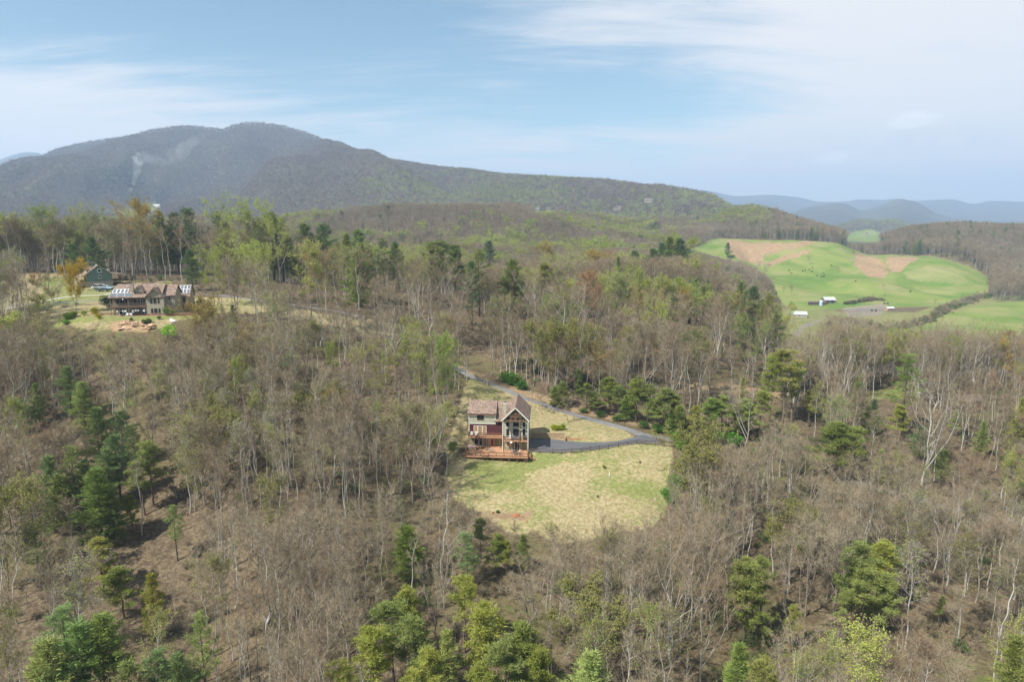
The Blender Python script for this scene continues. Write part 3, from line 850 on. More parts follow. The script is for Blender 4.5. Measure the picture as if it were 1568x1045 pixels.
LIB = {}
LIB['bare'] = [bare_tree(s, h=h, cr=cr, base=bs, nl=nl, ntw=nt, tr=tr, fork=fk, splay=sp) for s, h, cr, bs, nl, nt, tr, fk, sp in (
    (1, 17, 2.2, .48, 16, 1050, .15, False, 1), (2, 18, 2.6, .42, 20, 1300, .17, True, 1), (3, 16, 1.8, .52, 14, 800, .13, False, 1),
    (4, 18, 3.5, .30, 26, 2200, .21, True, 1.1), (5, 15, 2.3, .38, 18, 1150, .14, True, 1), (6, 19, 2.0, .58, 15, 900, .16, False, 1), (7, 17, 2.7, .40, 20, 1400, .17, True, 1.1))]
LIB['pole'] = [bare_tree(s, h=h, cr=cr, base=bs, nl=nl, ntw=nt, tr=tr, twl=.8, tww=.030, barkm='pale_bark', splay=.9) for s, h, cr, bs, nl, nt, tr in (
    (15, 18, 1.4, .52, 14, 480, .15), (16, 19, 1.6, .60, 12, 430, .16), (17, 16, 1.2, .45, 13, 420, .13), (18, 19, 1.9, .56, 14, 560, .17))]
LIB['pale'] = [bare_tree(s, h=h, cr=cr, base=bs, nl=nl, ntw=nt, tr=tr, fork=fk, barkm='pale_bark', splay=sp) for s, h, cr, bs, nl, nt, tr, fk, sp in (
    (11, 22, 2.3, .60, 13, 900, .17, False, 1), (12, 20, 4.6, .30, 22, 2000, .22, True, 1.2), (13, 21, 3.0, .52, 15, 1300, .15, True, 1), (14, 18, 5.4, .14, 30, 2800, .26, True, 1.2))]
LIB['sapling'] = [bare_tree(s, h=h, cr=cr, base=bs, nl=nl, ntw=nt, tr=tr, twl=.8, tww=.03) for s, h, cr, bs, nl, nt, tr in (
    (21, 11, 1.6, .25, 15, 700, .07), (22, 9, 2.0, .15, 16, 800, .07), (23, 13, 1.8, .35, 14, 750, .085))]
LIB['thinleaf'] = [bare_tree(s, h=h, cr=cr, base=bs, nl=nl, ntw=800, tr=tr, leaf=lf, leafs=.16, barkm='pale_bark') for s, h, cr, bs, nl, tr, lf in (
    (36, 17, 1.9, .42, 16, .14, 1500), (37, 16, 2.3, .35, 18, .13, 1900))]
LIB['leafing'] = [bare_tree(s, h=h, cr=cr, base=bs, nl=nl, ntw=1100, tr=tr, leaf=int(lf * 2.0), fork=fk, leafs=.20, lz=lz) for s, h, cr, bs, nl, tr, lf, fk, lz in (
    (31, 20, 4.0, .30, 24, .18, 3600, True, 0), (32, 19, 3.2, .38, 20, .16, 2600, False, .45), (33, 14, 3.1, .25, 20, .12, 2600, True, 0), (34, 21, 3.0, .50, 16, .16, 1900, False, .5), (35, 12, 3.3, .16, 30, .12, 6500, True, 0))]
LIB['white'] = [white_pine(s, h, cr, bs, gp, dn, needle=nd, shape=sh, irr=ir) for s, h, cr, bs, gp, dn, nd, sh, ir in (
    (41, 18, 3.5, .16, .95, 1.35, 'blue_needle', .58, .42), (42, 20, 4.0, .28, 1.15, 1.3, 'blue_needle', .48, .50), (43, 15, 3.4, .08, .85, 1.5, 'needle', .62, .36),
    (44, 24, 3.4, .40, 1.4, 1.2, 'needle', .42, .55), (45, 17, 2.8, .14, .85, 1.3, 'needle', .70, .38))]
LIB['scrub'] = [scrub_pine(s, h, cr, bs, nb, nt) for s, h, cr, bs, nb, nt in (
    (51, 16, 2.8, .42, 22, 11), (52, 18, 3.0, .52, 20, 11), (53, 14, 3.1, .28, 26, 11), (54, 17, 2.4, .38, 21, 10))]
LIB['shrub'] = [shrub(61, 2.4, 1.8, 1500), shrub(62, 1.8, 1.5, 1100), shrub(63, 3.4, 2.3, 2400)]
LIB['brush'] = [shrub(71, 2.6, 2.0, 0, twig=300, stems=8), shrub(72, 1.8, 1.7, 0, twig=240, stems=8), shrub(73, 3.4, 2.0, 0, twig=360, stems=9)]
LIB['brushgreen'] = [shrub(81, 1.6, 1.6, 420, ls=.2, twig=200), shrub(82, 2.6, 1.8, 560, ls=.2, twig=260)]
PARTS = {'shrub': ('stem', 'foliage'), 'brush': ('stem', 'foliage'), 'brushgreen': ('stem', 'foliage')}
for k, vs_ in LIB.items():
    for tm, cm, h_ in vs_:
        pn = PARTS.get(k, ('trunk', 'crown')); tm.name = k + '_' + pn[0]; cm.name = k + '_' + pn[1]


def plant(kind, name, x, y, z=None, h=None, var=None, color=None, wide=1.0, label=None, cat='tree', group=None, rz=None, sink=0.0):
    vs_ = LIB[kind]
    if var is None:
        var = int(rng.integers(len(vs_)))
    tm, cm, h0 = vs_[var % len(vs_)]
    if z is None:
        z = hf(x, y)
    s_ = (h or h0) / h0
    root = bpy.data.objects.new(name, None); COL.objects.link(root)
    root.empty_display_size = .5
    root.location = (x, y, z - sink)
    root.scale = (s_ * wide, s_ * wide, s_)
    root.rotation_euler = (0, 0, rng.uniform(0, 6.28) if rz is None else rz)
    pn = PARTS.get(kind, ('trunk', 'crown'))
    for nm, me in ((pn[0], tm), (pn[1], cm)):
        o = bpy.data.objects.new(nm, me); COL.objects.link(o); o.parent = root
        if color is not None and nm in ('crown', 'foliage'):
            o.color = (color[0], color[1], color[2], 1)
    tag(root, label, cat, group)
    root['_h'] = float(h or h0)
    return root


# hidden-to-nothing template pieces are never linked: scatter() instances the meshes of planted trees
def scatter(name, pts, scl, rot, var, sources, label, cat, wide=None, kind='stuff'):
    """one object of many instances, read from the (trunk, crown) objects of real trees"""
    n = len(pts)
    me = bpy.data.meshes.new(name)
    me.vertices.add(n); me.vertices.foreach_set('co', np.asarray(pts, np.float32).ravel())
    for nm, ty, arr in (('scl', 'FLOAT', scl), ('rot', 'FLOAT', rot), ('wid', 'FLOAT', wide if wide is not None else np.ones(n))):
        a = me.attributes.new(nm, ty, 'POINT'); a.data.foreach_set('value', np.asarray(arr, np.float32))
    a = me.attributes.new('var', 'INT', 'POINT'); a.data.foreach_set('value', np.asarray(var, np.int32))
    me.update()
    o = bpy.data.objects.new(name, me); COL.objects.link(o)
    ng = bpy.data.node_groups.new(name + '_nodes', 'GeometryNodeTree')
    ng.interface.new_socket('Geometry', in_out='INPUT', socket_type='NodeSocketGeometry')
    ng.interface.new_socket('Geometry', in_out='OUTPUT', socket_type='NodeSocketGeometry')
    gi = ng.nodes.new('NodeGroupInput'); go = ng.nodes.new('NodeGroupOutput')
    allj = ng.nodes.new('GeometryNodeJoinGeometry')
    for objs in reversed(sources):          # a join hands on its last link first
        j = ng.nodes.new('GeometryNodeJoinGeometry')
        for ob in objs:
            oi = ng.nodes.new('GeometryNodeObjectInfo'); oi.transform_space = 'ORIGINAL'; oi.inputs['Object'].default_value = ob
            ng.links.new(oi.outputs['Geometry'], j.inputs[0])
        g2i = ng.nodes.new('GeometryNodeGeometryToInstance')
        ng.links.new(j.outputs[0], g2i.inputs[0]); ng.links.new(g2i.outputs[0], allj.inputs[0])
    iop = ng.nodes.new('GeometryNodeInstanceOnPoints')

    def attr(nm, ty):
        a_ = ng.nodes.new('GeometryNodeInputNamedAttribute'); a_.data_type = ty; a_.inputs['Name'].default_value = nm
        return a_.outputs[0]
    ng.links.new(gi.outputs[0], iop.inputs['Points']); ng.links.new(allj.outputs[0], iop.inputs['Instance'])
    iop.inputs['Pick Instance'].default_value = True
    ng.links.new(attr('var', 'INT'), iop.inputs['Instance Index'])
    c1_ = ng.nodes.new('ShaderNodeCombineXYZ'); ng.links.new(attr('rot', 'FLOAT'), c1_.inputs[2])
    e2r = ng.nodes.new('FunctionNodeEulerToRotation'); ng.links.new(c1_.outputs[0], e2r.inputs[0])
    ng.links.new(e2r.outputs[0], iop.inputs['Rotation'])
    m_ = ng.nodes.new('ShaderNodeMath'); m_.operation = 'MULTIPLY'
    ng.links.new(attr('scl', 'FLOAT'), m_.inputs[0]); ng.links.new(attr('wid', 'FLOAT'), m_.inputs[1])
    c2_ = ng.nodes.new('ShaderNodeCombineXYZ')
    ng.links.new(m_.outputs[0], c2_.inputs[0]); ng.links.new(m_.outputs[0], c2_.inputs[1]); ng.links.new(attr('scl', 'FLOAT'), c2_.inputs[2])
    ng.links.new(c2_.outputs[0], iop.inputs['Scale'])
    ng.links.new(iop.outputs[0], go.inputs[0])
    md = o.modifiers.new('instances', 'NODES'); md.node_group = ng
    tag(o, label, cat, kind=kind)
    return o

# ------------------------------------------------------------------ paved drives and lanes
def gp(pts, Y0=60):
    return np.array([on_ground(a, b_, Y0)[:2] for a, b_ in pts])


def resample(P_, step):
    P_ = np.asarray(P_, float)
    # Catmull-Rom
    out = []
    Q_ = np.vstack([2 * P_[0] - P_[1], P_, 2 * P_[-1] - P_[-2]])
    for i in range(1, len(Q_) - 2):
        nseg = max(int(np.linalg.norm(Q_[i + 1] - Q_[i]) / step), 2)
        for k in range(nseg):
            t_ = k / nseg
            out.append(.5 * ((2 * Q_[i]) + (-Q_[i - 1] + Q_[i + 1]) * t_ + (2 * Q_[i - 1] - 5 * Q_[i] + 4 * Q_[i + 1] - Q_[i + 2]) * t_ ** 2 + (-Q_[i - 1] + 3 * Q_[i] - 3 * Q_[i + 1] + Q_[i + 2]) * t_ ** 3))
    out.append(P_[-1])
    return np.array(out)


def smooth(a, k=9):
    ker = np.ones(k) / k
    return np.convolve(np.pad(a, k // 2, mode='edge'), ker, 'valid')


def level_along(C_, w, blend):
    """cut a bench for the road so that it lies level from side to side"""
    global ZG
    z = smooth(H(C_[:, 0], C_[:, 1]), 11)
    i0, i1 = np.searchsorted(YR, [C_[:, 1].min() - 12, C_[:, 1].max() + 12])
    sub = (slice(None), slice(i0, i1))
    X_, Y_ = XG[sub].ravel(), YG[sub].ravel()
    near_ = (X_ > C_[:, 0].min() - 12) & (X_ < C_[:, 0].max() + 12)
    idx_ = np.nonzero(near_)[0]
    d = np.full(len(X_), 1e9); zt = np.zeros(len(X_))
    for k in range(0, len(idx_), 20000):
        ii = idx_[k:k + 20000]
        dd = np.hypot(X_[ii][:, None] - C_[None, :, 0], Y_[ii][:, None] - C_[None, :, 1])
        j = dd.argmin(1); d[ii] = dd[np.arange(len(ii)), j]; zt[ii] = z[j]
    wgt = np.clip((w + blend - d) / blend, 0, 1); wgt = wgt * wgt * (3 - 2 * wgt)
    Z_ = ZG[sub].ravel(); Z_ = Z_ * (1 - wgt) + zt * wgt
    ZG[sub] = Z_.reshape(ZG[sub].shape)
    return z


DR = {}
DR['drive'] = (resample(gp([(690, 559), (706, 568), (724, 577), (750, 588), (776, 599), (800, 609), (828, 619), (852, 627), (877, 635), (903, 643), (930, 650), (955, 656), (978, 663), (1000, 669), (1020, 673), (1050, 678)], 150), 1.0), 1.75)
DR['spur'] = (resample(gp([(806, 687), (830, 688), (860, 687), (890, 685), (915, 682.5), (940, 680), (962, 676), (980, 671.5), (1000, 669.5)], 150), 1.0), 1.7)
DR['lane'] = (resample(gp([(-60, 478), (-20, 472), (20, 468), (60, 465), (100, 463), (130, 461.5), (160, 460)], 190), 1.5), 1.7)
DR['lane2'] = (resample(gp([(-60, 488), (0, 475.5), (40, 466), (60, 461), (90, 456), (120, 453.5), (150, 452), (172, 449)], 190), 1.5), 1.0)
DR['backroad'] = (resample(gp([(283, 451), (330, 452), (380, 458), (420, 463), (460, 468), (490, 473), (520, 478), (560, 487)], 200), 1.5), 1.15)
for k in ('drive', 'spur', 'lane', 'lane2', 'backroad'):
    level_along(DR[k][0], DR[k][1] + .6, 2.5)
ALLC = np.concatenate([v[0] for v in DR.values()]); ALLW = np.concatenate([np.full(len(v[0]), v[1]) for v in DR.values()])
# write the reshaped ground back
gme.vertices.foreach_set('co', np.stack([XG, YG, ZG], -1).reshape(-1).astype(np.float32)); gme.update()


def drive_near(x, y, mrg):
    out = np.zeros(len(x), bool)
    idx_ = np.nonzero((y > 150) & (y < 290))[0]
    for k in range(0, len(idx_), 20000):
        ii = idx_[k:k + 20000]
        out[ii] = (np.hypot(x[ii][:, None] - ALLC[None, :, 0], y[ii][:, None] - ALLC[None, :, 1]) < ALLW[None] + mrg).any(1)
    return out


def asphalt_mat(name, c0, c1, edge=(.24, .19, .13)):
    m, t, b = mat(name)
    geo = N(t, 'ShaderNodeNewGeometry'); P_ = geo.outputs['Position']
    a = noise(t, P_, .35, 5, .65); c_ = noise(t, P_, 9, 3, .7)
    c = mixc(t, ramp(t, a, .3, .7), c0, c1)
    c = mixc(t, mth(t, 'MULTIPLY', c_, .35), c, (c1[0] * 1.3, c1[1] * 1.3, c1[2] * 1.3))
    c = mixc(t, mth(t, 'MULTIPLY', ramp(t, noise(t, P_, 1.1, 5, .75), .60, .72), .45), c, edge)
    L(t, c, b.inputs['Base Color']); b.inputs['Roughness'].default_value = .9
    return m


M['asphalt'] = asphalt_mat('asphalt', (.115, .115, .12), (.175, .172, .17))
M['asphalt_dark'] = asphalt_mat('asphalt_dark', (.07, .072, .08), (.10, .102, .11), (.12, .12, .11))
M['concrete'] = asphalt_mat('concrete', (.34, .32, .29), (.45, .43, .39))


def strip(name, key, m_, label, cat='driveway', lift=.05, wv=.12):
    Cn, w = DR[key]
    tng = np.gradient(Cn, axis=0); tng /= np.linalg.norm(tng, axis=1)[:, None]; nrm = np.stack([-tng[:, 1], tng[:, 0]], 1)
    k = 7; T_ = TB(); V = []
    r_ = np.random.default_rng(5)
    wl = w + smooth(r_.normal(size=len(Cn)) * wv * 1.6, 3); wr = w + smooth(r_.normal(size=len(Cn)) * wv * 1.6, 3)
    for j in range(k):
        f = -1 + 2 * j / (k - 1)
        p = Cn + nrm * (np.where(f < 0, wr, wl) * f)[:, None]
        z = H(p[:, 0], p[:, 1]) + (lift if 0 < j < k - 1 else -.12)
        if j in (0, k - 1):
            p = p + nrm * math.copysign(.08, f)
        V.append(np.stack([p[:, 0], p[:, 1], z], 1))
    V = np.stack(V, 1); nn = len(Cn)
    i = np.arange(nn - 1)[:, None] * k; j = np.arange(k - 1)[None]
    f = np.stack([i + j, i + k + j, i + k + j + 1, i + j + 1], -1).reshape(-1, 4)[:, ::-1]
    T_.add(V, np.full(len(f), 4), f)
    o = bpy.data.objects.new(name, T_.mesh(name, [m_], True)); COL.objects.link(o)
    tag(o, label, cat, kind='structure')
    return o


strip('driveway', 'drive', M['asphalt'], 'grey asphalt driveway running diagonally behind the deck house')
strip('lane', 'lane', M['asphalt'], 'grey lane across the yard left of the solar roofed house')
strip('footpath', 'lane2', M['concrete'], 'pale concrete track above the grey lane')
strip('back_road', 'backroad', M['asphalt'], 'pale road behind the yellow field')
# the dark paved apron and spur, from the house to the fork
UP = [(806, 671), (838, 672.5), (855, 674), (880, 677), (905, 678.5), (930, 677.5), (950, 675.5), (968, 671), (982, 666.5), (1000, 671)]
LO = [(806, 694), (826, 694.5), (845, 695), (875, 694), (903, 691.5), (925, 688.5), (945, 685), (962, 682), (985, 680), (1012, 679)]
U_, L_ = resample(gp(UP, 150), 1.0), resample(gp(LO, 150), 1.0)
m_ = 90
ii_ = np.linspace(0, 1, m_)
def rs(C_): 
    d_ = np.concatenate([[0], np.cumsum(np.hypot(*np.diff(C_, axis=0).T))]); d_ /= d_[-1]
    return np.stack([np.interp(ii_, d_, C_[:, 0]), np.interp(ii_, d_, C_[:, 1])], 1)
U_, L_ = rs(U_), rs(L_)
k_ = 16
V = []
for j in range(k_ + 1):
    f = j / k_; p = U_ * (1 - f) + L_ * f
    V.append(np.stack([p[:, 0], p[:, 1], H(p[:, 0], p[:, 1]) + (.09 if 0 < j < k_ else -.15)], 1))
V = np.stack(V, 1); V[0, :, 2] -= .2; V[-1, :, 2] -= .12
i_ = np.arange(m_ - 1)[:, None] * (k_ + 1); j_ = np.arange(k_)[None]
f = np.stack([i_ + j_, i_ + j_ + 1, i_ + k_ + 2 + j_, i_ + k_ + 1 + j_], -1).reshape(-1, 4)[:, ::-1]
T_ = TB(); T_.add(V, np.full(len(f), 4), f)
pk = bpy.data.objects.new('parking_apron', T_.mesh('parking_apron', [M['asphalt_dark']], True)); COL.objects.link(pk)
tag(pk, 'dark asphalt apron and drive along the wooden fence to the house', 'driveway', kind='structure')

# ------------------------------------------------------------------ building kit
def flat_mat(name, c, rough=.8, spec=.2, var=.12, scale=1.2, metallic=0.0, stripes=None, bump=0.0, c2=None):
    """painted or natural surface with soft wear; stripes = (axis, period m, depth) for boards, courses or shingles"""
    m, t, b = mat(name)
    b.inputs['Roughness'].default_value = rough; b.inputs['Specular IOR Level'].default_value = spec; b.inputs['Metallic'].default_value = metallic
    tc_ = N(t, 'ShaderNodeTexCoord'); P_ = tc_.outputs['Object']
    a = noise(t, P_, scale, 5, .65)
    lo = tuple(v * (1 - var) for v in c); hi = tuple(min(v * (1 + var), 1) for v in (c2 or c))
    c_ = mixc(t, ramp(t, a, .3, .7), lo, hi)
    if stripes:
        ax, per, dep = stripes
        sp_ = N(t, 'ShaderNodeSeparateXYZ'); L(t, P_, sp_.inputs[0])
        fr = mth(t, 'FRACT', mth(t, 'DIVIDE', sp_.outputs[ax], per))
        ln = ramp(t, fr, .0, .16, dep, 0)
        c_ = mixc(t, ln, c_, tuple(v * .35 for v in c))
        wn = N(t, 'ShaderNodeTexWhiteNoise', noise_dimensions='1D'); L(t, mth(t, 'FLOOR', mth(t, 'DIVIDE', sp_.outputs[ax], per)), wn.inputs['W'])
        c_ = mixc(t, mth(t, 'MULTIPLY', wn.outputs[0], .16), c_, tuple(v * .6 for v in c))
    L(t, c_, b.inputs['Base Color'])
    return m


M['shingle'] = flat_mat('shingle', (.180, .128, .102), .95, .1, .28, 1.6, stripes=(1, .28, .35), c2=(.245, .182, .146))
M['shingle_d'] = flat_mat('shingle_side', (.180, .128, .102), .95, .1, .28, 1.6, stripes=(0, .28, .35), c2=(.245, .182, .146))
M['sage'] = flat_mat('sage_siding', (.37, .375, .28), .8, .2, .06, 1, stripes=(0, .4, .35))
M['sage_lap'] = flat_mat('olive_siding', (.24, .235, .13), .85, .2, .10, 1, stripes=(2, .2, .4))
M['maroon'] = flat_mat('maroon_siding', (.088, .030, .034), .75, .25, .12, 1, stripes=(2, .19, .5))
M['white_trim'] = flat_mat('white_trim', (.62, .61, .55), .6, .3, .05)
M['brown_trim'] = flat_mat('brown_trim', (.12, .065, .05), .7, .3, .1)
M['cedar'] = flat_mat('cedar_timber', (.185, .105, .064), .8, .2, .18, 3)
M['deckwood'] = flat_mat('deck_boards', (.42, .235, .135), .8, .2, .14, 2, stripes=(0, .15, .4))
M['weathered'] = flat_mat('weathered_wood', (.33, .24, .15), .9, .1, .25, 2.5)
M['fencewood'] = flat_mat('fence_wood', (.11, .085, .075), .9, .1, .25, 3)
M['red_door'] = flat_mat('red_paint', (.30, .025, .022), .5, .4, .05)
M['tan_panel'] = flat_mat('tan_blind', (.34, .215, .12), .8, .2, .06, stripes=(2, .06, .3))
M['greige'] = flat_mat('greige_siding', (.33, .30, .235), .85, .2, .05, 1, stripes=(2, .19, .4))
M['greige_trim'] = flat_mat('taupe_trim', (.19, .15, .12), .8, .2, .08)
M['brick'] = flat_mat('brick_base', (.27, .13, .095), .9, .1, .25, 5, stripes=(2, .09, .35))
M['stone'] = flat_mat('stone', (.27, .235, .195), .95, .1, .35, 3.0)
M['green_siding'] = flat_mat('green_siding', (.115, .170, .145), .85, .2, .06, 1, stripes=(2, .2, .4))
M['tin'] = flat_mat('pale_metal_roof', (.50, .52, .53), .5, .4, .06, .6, stripes=(0, .5, .3))
M['tin_green'] = flat_mat('green_metal_roof', (.42, .52, .46), .5, .4, .08, .6, stripes=(0, .5, .3))
M['grey_board'] = flat_mat('grey_boards', (.20, .175, .155), .9, .1, .2, 1.5, stripes=(0, .25, .5))
M['dark_iron'] = flat_mat('dark_iron', (.035, .035, .038), .6, .4, .1)
M['white_plastic'] = flat_mat('white_plastic', (.78, .78, .76), .5, .4, .03)
M['grey_wood'] = flat_mat('grey_chair_wood', (.36, .32, .28), .8, .2, .12)
M['mauve'] = flat_mat('spa_cover', (.36, .24, .22), .7, .3, .08)
M['bluegrey'] = flat_mat('bluegrey_cover', (.17, .19, .23), .8, .2, .1)
M['solar'] = flat_mat('solar_cells', (.13, .145, .16), .25, .6, .12, 1.0)
M['solar_frame'] = flat_mat('solar_frame', (.60, .60, .61), .4, .5, .03)
M['rubber'] = flat_mat('rubber', (.02, .02, .02), .8, .2, .1)
M['rock'] = flat_mat('orange_rock', (.36, .24, .15), .95, .1, .25, 2, c2=(.46, .33, .22))
gl, t, b = mat('window_glass')
b.inputs['Base Color'].default_value = (.022, .026, .030, 1); b.inputs['Roughness'].default_value = .08; b.inputs['Specular IOR Level'].default_value = .6
M['glass'] = gl


class Kit:
    """boxes, prisms and bars in one mesh"""
    def __init__(s):
        s.v = []; s.f = []

    def quad(s, a, b_, c, d):
        n_ = len(s.v); s.v += [a, b_, c, d]; s.f.append((n_, n_ + 1, n_ + 2, n_ + 3)); return s

    def box(s, x0, x1, y0, y1, z0, z1):
        n_ = len(s.v)
        s.v += [(x, y, z) for z in (z0, z1) for y in (y0, y1) for x in (x0, x1)]
        s.f += [tuple(n_ + i for i in f) for f in ((0, 2, 3, 1), (4, 5, 7, 6), (0, 1, 5, 4), (2, 6, 7, 3), (0, 4, 6, 2), (1, 3, 7, 5))]
        return s

    def bar(s, a, b_, w=.1, d=None):
        a, b_ = Vector(a), Vector(b_); dr = (b_ - a).normalized()
        up = Vector((0, 0, 1)) if abs(dr.z) < .95 else Vector((0, 1, 0))
        sx = dr.cross(up).normalized() * w / 2; sz = sx.cross(dr).normalized() * (d or w) / 2
        n_ = len(s.v)
        for p in (a, b_):
            s.v += [tuple(p - sx - sz), tuple(p + sx - sz), tuple(p + sx + sz), tuple(p - sx + sz)]
        s.f += [tuple(n_ + i for i in f) for f in ((3, 2, 1, 0), (4, 5, 6, 7), (0, 1, 5, 4), (1, 2, 6, 5), (2, 3, 7, 6), (3, 0, 4, 7))]
        return s

    def prism(s, poly, y0, y1, axis='y'):
        """polygon in (x,z) swept along y, or in (y,z) swept along x"""
        n_ = len(s.v); k = len(poly)
        for yy in (y0, y1):
            s.v += [((p[0], yy, p[1]) if axis == 'y' else (yy, p[0], p[1])) for p in poly]
        s.f.append(tuple(range(n_, n_ + k))); s.f.append(tuple(reversed(range(n_ + k, n_ + 2 * k))))
        for i in range(k):
            j = (i + 1) % k
            s.f.append((n_ + j, n_ + i, n_ + k + i, n_ + k + j))
        return s

    def slab(s, pts, th):
        """flat polygon thickened downwards along its normal"""
        P_ = [Vector(p) for p in pts]; nr = (P_[1] - P_[0]).cross(P_[2] - P_[0]).normalized()
        if nr.z < 0: nr = -nr
        n_ = len(s.v); k = len(P_)
        s.v += [tuple(p) for p in P_] + [tuple(p - nr * th) for p in P_]
        s.f.append(tuple(range(n_, n_ + k))); s.f.append(tuple(reversed(range(n_ + k, n_ + 2 * k))))
        for i in range(k):
            j = (i + 1) % k
            s.f.append((n_ + i, n_ + k + i, n_ + k + j, n_ + j))
        return s

    def cyl(s, c, r0, r1, z0, z1, k=12):
        n_ = len(s.v)
        for r_, z in ((r0, z0), (r1, z1)):
            s.v += [(c[0] + r_ * math.cos(i / k * 6.2832), c[1] + r_ * math.sin(i / k * 6.2832), z) for i in range(k)]
        s.f.append(tuple(reversed(range(n_, n_ + k)))); s.f.append(tuple(range(n_ + k, n_ + 2 * k)))
        for i in range(k):
            j = (i + 1) % k
            s.f.append((n_ + i, n_ + j, n_ + k + j, n_ + k + i))
        return s

    def lathe(s, c, prof, k=14):
        for (r0, z0), (r1, z1) in zip(prof[:-1], prof[1:]):
            n_ = len(s.v)
            for r_, z in ((r0, z0), (r1, z1)):
                s.v += [(c[0] + r_ * math.cos(i / k * 6.2832), c[1] + r_ * math.sin(i / k * 6.2832), c[2] + z) for i in range(k)]
            for i in range(k):
                j = (i + 1) % k
                s.f.append((n_ + i, n_ + j, n_ + k + j, n_ + k + i))
        return s

    def build(s, name, m_, parent=None, bevel=0.0, smooth_=False):
        me = bpy.data.meshes.new(name); me.from_pydata(s.v, [], s.f); me.materials.append(m_)
        if smooth_:
            me.polygons.foreach_set('use_smooth', [True] * len(me.polygons))
        me.update()
        o = bpy.data.objects.new(name, me); COL.objects.link(o); o.parent = parent
        if bevel:
            md = o.modifiers.new('bevel', 'BEVEL'); md.width = bevel; md.segments = 2; md.limit_method = 'ANGLE'
        return o


def empty(name, loc, rz=0, label=None, cat=None, group=None, scale=1.0):
    o = bpy.data.objects.new(name, None); COL.objects.link(o); o.location = loc; o.rotation_euler = (0, 0, rz); o.scale = (scale,) * 3
    tag(o, label, cat, group)
    return o


def copy_tree(o, parent=None):
    c_ = o.copy(); COL.objects.link(c_); c_.parent = parent
    for ch in list(o.children):
        copy_tree(ch, c_)
    return c_


def window(par, x0, x1, z0, z1, y, frame='white_trim', t_=.10, mull=0, bars=0, glass='glass', name='window', side=None):
    """window on a wall facing -y (or, with side=+1, a wall facing +x at x=y, running along y)"""
    def tr(k):
        if side:
            k.v = [(y - side * p[1], p[0], p[2]) for p in k.v]
            if side > 0: k.f = [tuple(reversed(f)) for f in k.f]
        else:
            k.v = [(p[0], y + p[1], p[2]) for p in k.v]
        return k
    k = Kit()
    k.box(x0 - t_, x0, -.06, .03, z0 - t_, z1 + t_).box(x1, x1 + t_, -.06, .03, z0 - t_, z1 + t_)
    k.box(x0, x1, -.06, .03, z1, z1 + t_).box(x0, x1, -.075, .03, z0 - t_, z0)
    for i in range(mull):
        xm = x0 + (x1 - x0) * (i + 1) / (mull + 1); k.box(xm - .035, xm + .035, -.045, .03, z0, z1)
    for i in range(bars):
        zm = z0 + (z1 - z0) * (i + 1) / (bars + 1); k.box(x0, x1, -.04, .03, zm - .025, zm + .025)
    f = tr(k).build(name, M[frame], par)
    tr(Kit().box(x0, x1, -.02, .02, z0, z1)).build('pane', M[glass], f)
    return f


# ------------------------------------------------------------------ the wooden deck house
RZ = R(-3.5)
house = empty('house', (HX, HY, HZ), RZ, 'large house with maroon and sage walls, brown roofs and a two-level cedar deck', 'house')


def hl(x, y, z=0.0):             # house-local point to the world
    c_, s_ = math.cos(RZ), math.sin(RZ)
    return (HX + x * c_ - y * s_, HY + x * s_ + y * c_, HZ + z)


D1 = 2.95                        # level of the upper deck
B0 = 5.86                        # maroon siding ends here
EL = 8.7; RL = 10.9; YRD = 3.95  # left wing eave, ridge and ridge depth
# walls of the left wing and the middle
Kit().box(.02, 8.6, 0, 7.9, -1.6, D1).build('lower_wall', M['sage_lap'], house)
Kit().box(0, 8.6, -.012, 7.9, D1, B0).build('maroon_wall', M['maroon'], house)
w_ = Kit().box(.0, 6.75, -.02, 7.9, B0 + .22, EL + .02).prism([(-.02, EL + .02), (YRD, RL - .12), (7.9, EL + .02)], 0, 6.75, 'x')
w_.build('sage_wall', M['sage'], house)
Kit().box(6.75, 8.6, .6, 7.9, B0, 6.9).build('middle_wall', M['maroon'], house)
Kit().box(-.03, 6.78, -.06, -.02, B0, B0 + .22).box(-.05, .12, -.055, -.02, D1, B0).box(-.05, .12, -.055, -.02, B0 + .22, EL).box(6.63, 6.79, -.055, -.02, B0 + .22, EL).build('trim', M['white_trim'], house)
# roofs: left wing (raised), middle (steeper, lower eave)
ov = .35
s1_ = (RL - EL) / YRD
rf = Kit()
rf.slab([(-.35, -ov, EL - s1_ * ov + .1), (7.0, -ov, EL - s1_ * ov + .1), (7.0, YRD, RL + .1), (-.35, YRD, RL + .1)], .16)
rf.slab([(7.0, YRD, RL + .1), (7.0, 8.3, EL - .1), (-.35, 8.3, EL - .1), (-.35, YRD, RL + .1)], .16)
roof = rf.build('roof', M['shingle'], house)
Kit().prism([(-.1, EL - .05), (YRD, RL - .05), (YRD, 6.9), (-.1, 6.5)], 6.79, 6.93, 'x').build('cheek_wall', M['sage_lap'], house)
ME_ = 6.85
rf = Kit()
rf.slab([(6.55, -.45, ME_ - .1), (9.6, -.45, ME_ - .1), (12.2, YRD, RL - .02), (6.94, YRD, RL - .02), (6.94, .15, ME_ + .5)], .16)
rf.slab([(6.94, YRD, RL - .02), (12.2, YRD, RL - .02), (12.2, 8.3, EL - .4), (6.94, 8.3, EL - .4)], .16)
rf.build('middle_roof', M['shingle'], house)
for k, (xa, ya, zz) in enumerate(((3.0, 2.0, RL - 1.2), (5.0, 1.6, RL - 1.4))):
    Kit().cyl((xa, ya), .06, .06, zz, zz + .5, 8).build('vent_pipe', M['white_plastic'], roof)
Kit().box(6.45, 8.55, -.62, -.48, ME_ - .28, ME_ - .12).box(-.35, 7.0, -ov - .12, -ov + .0, EL - .42, EL - .22).build('gutter', M['brown_trim'], house)
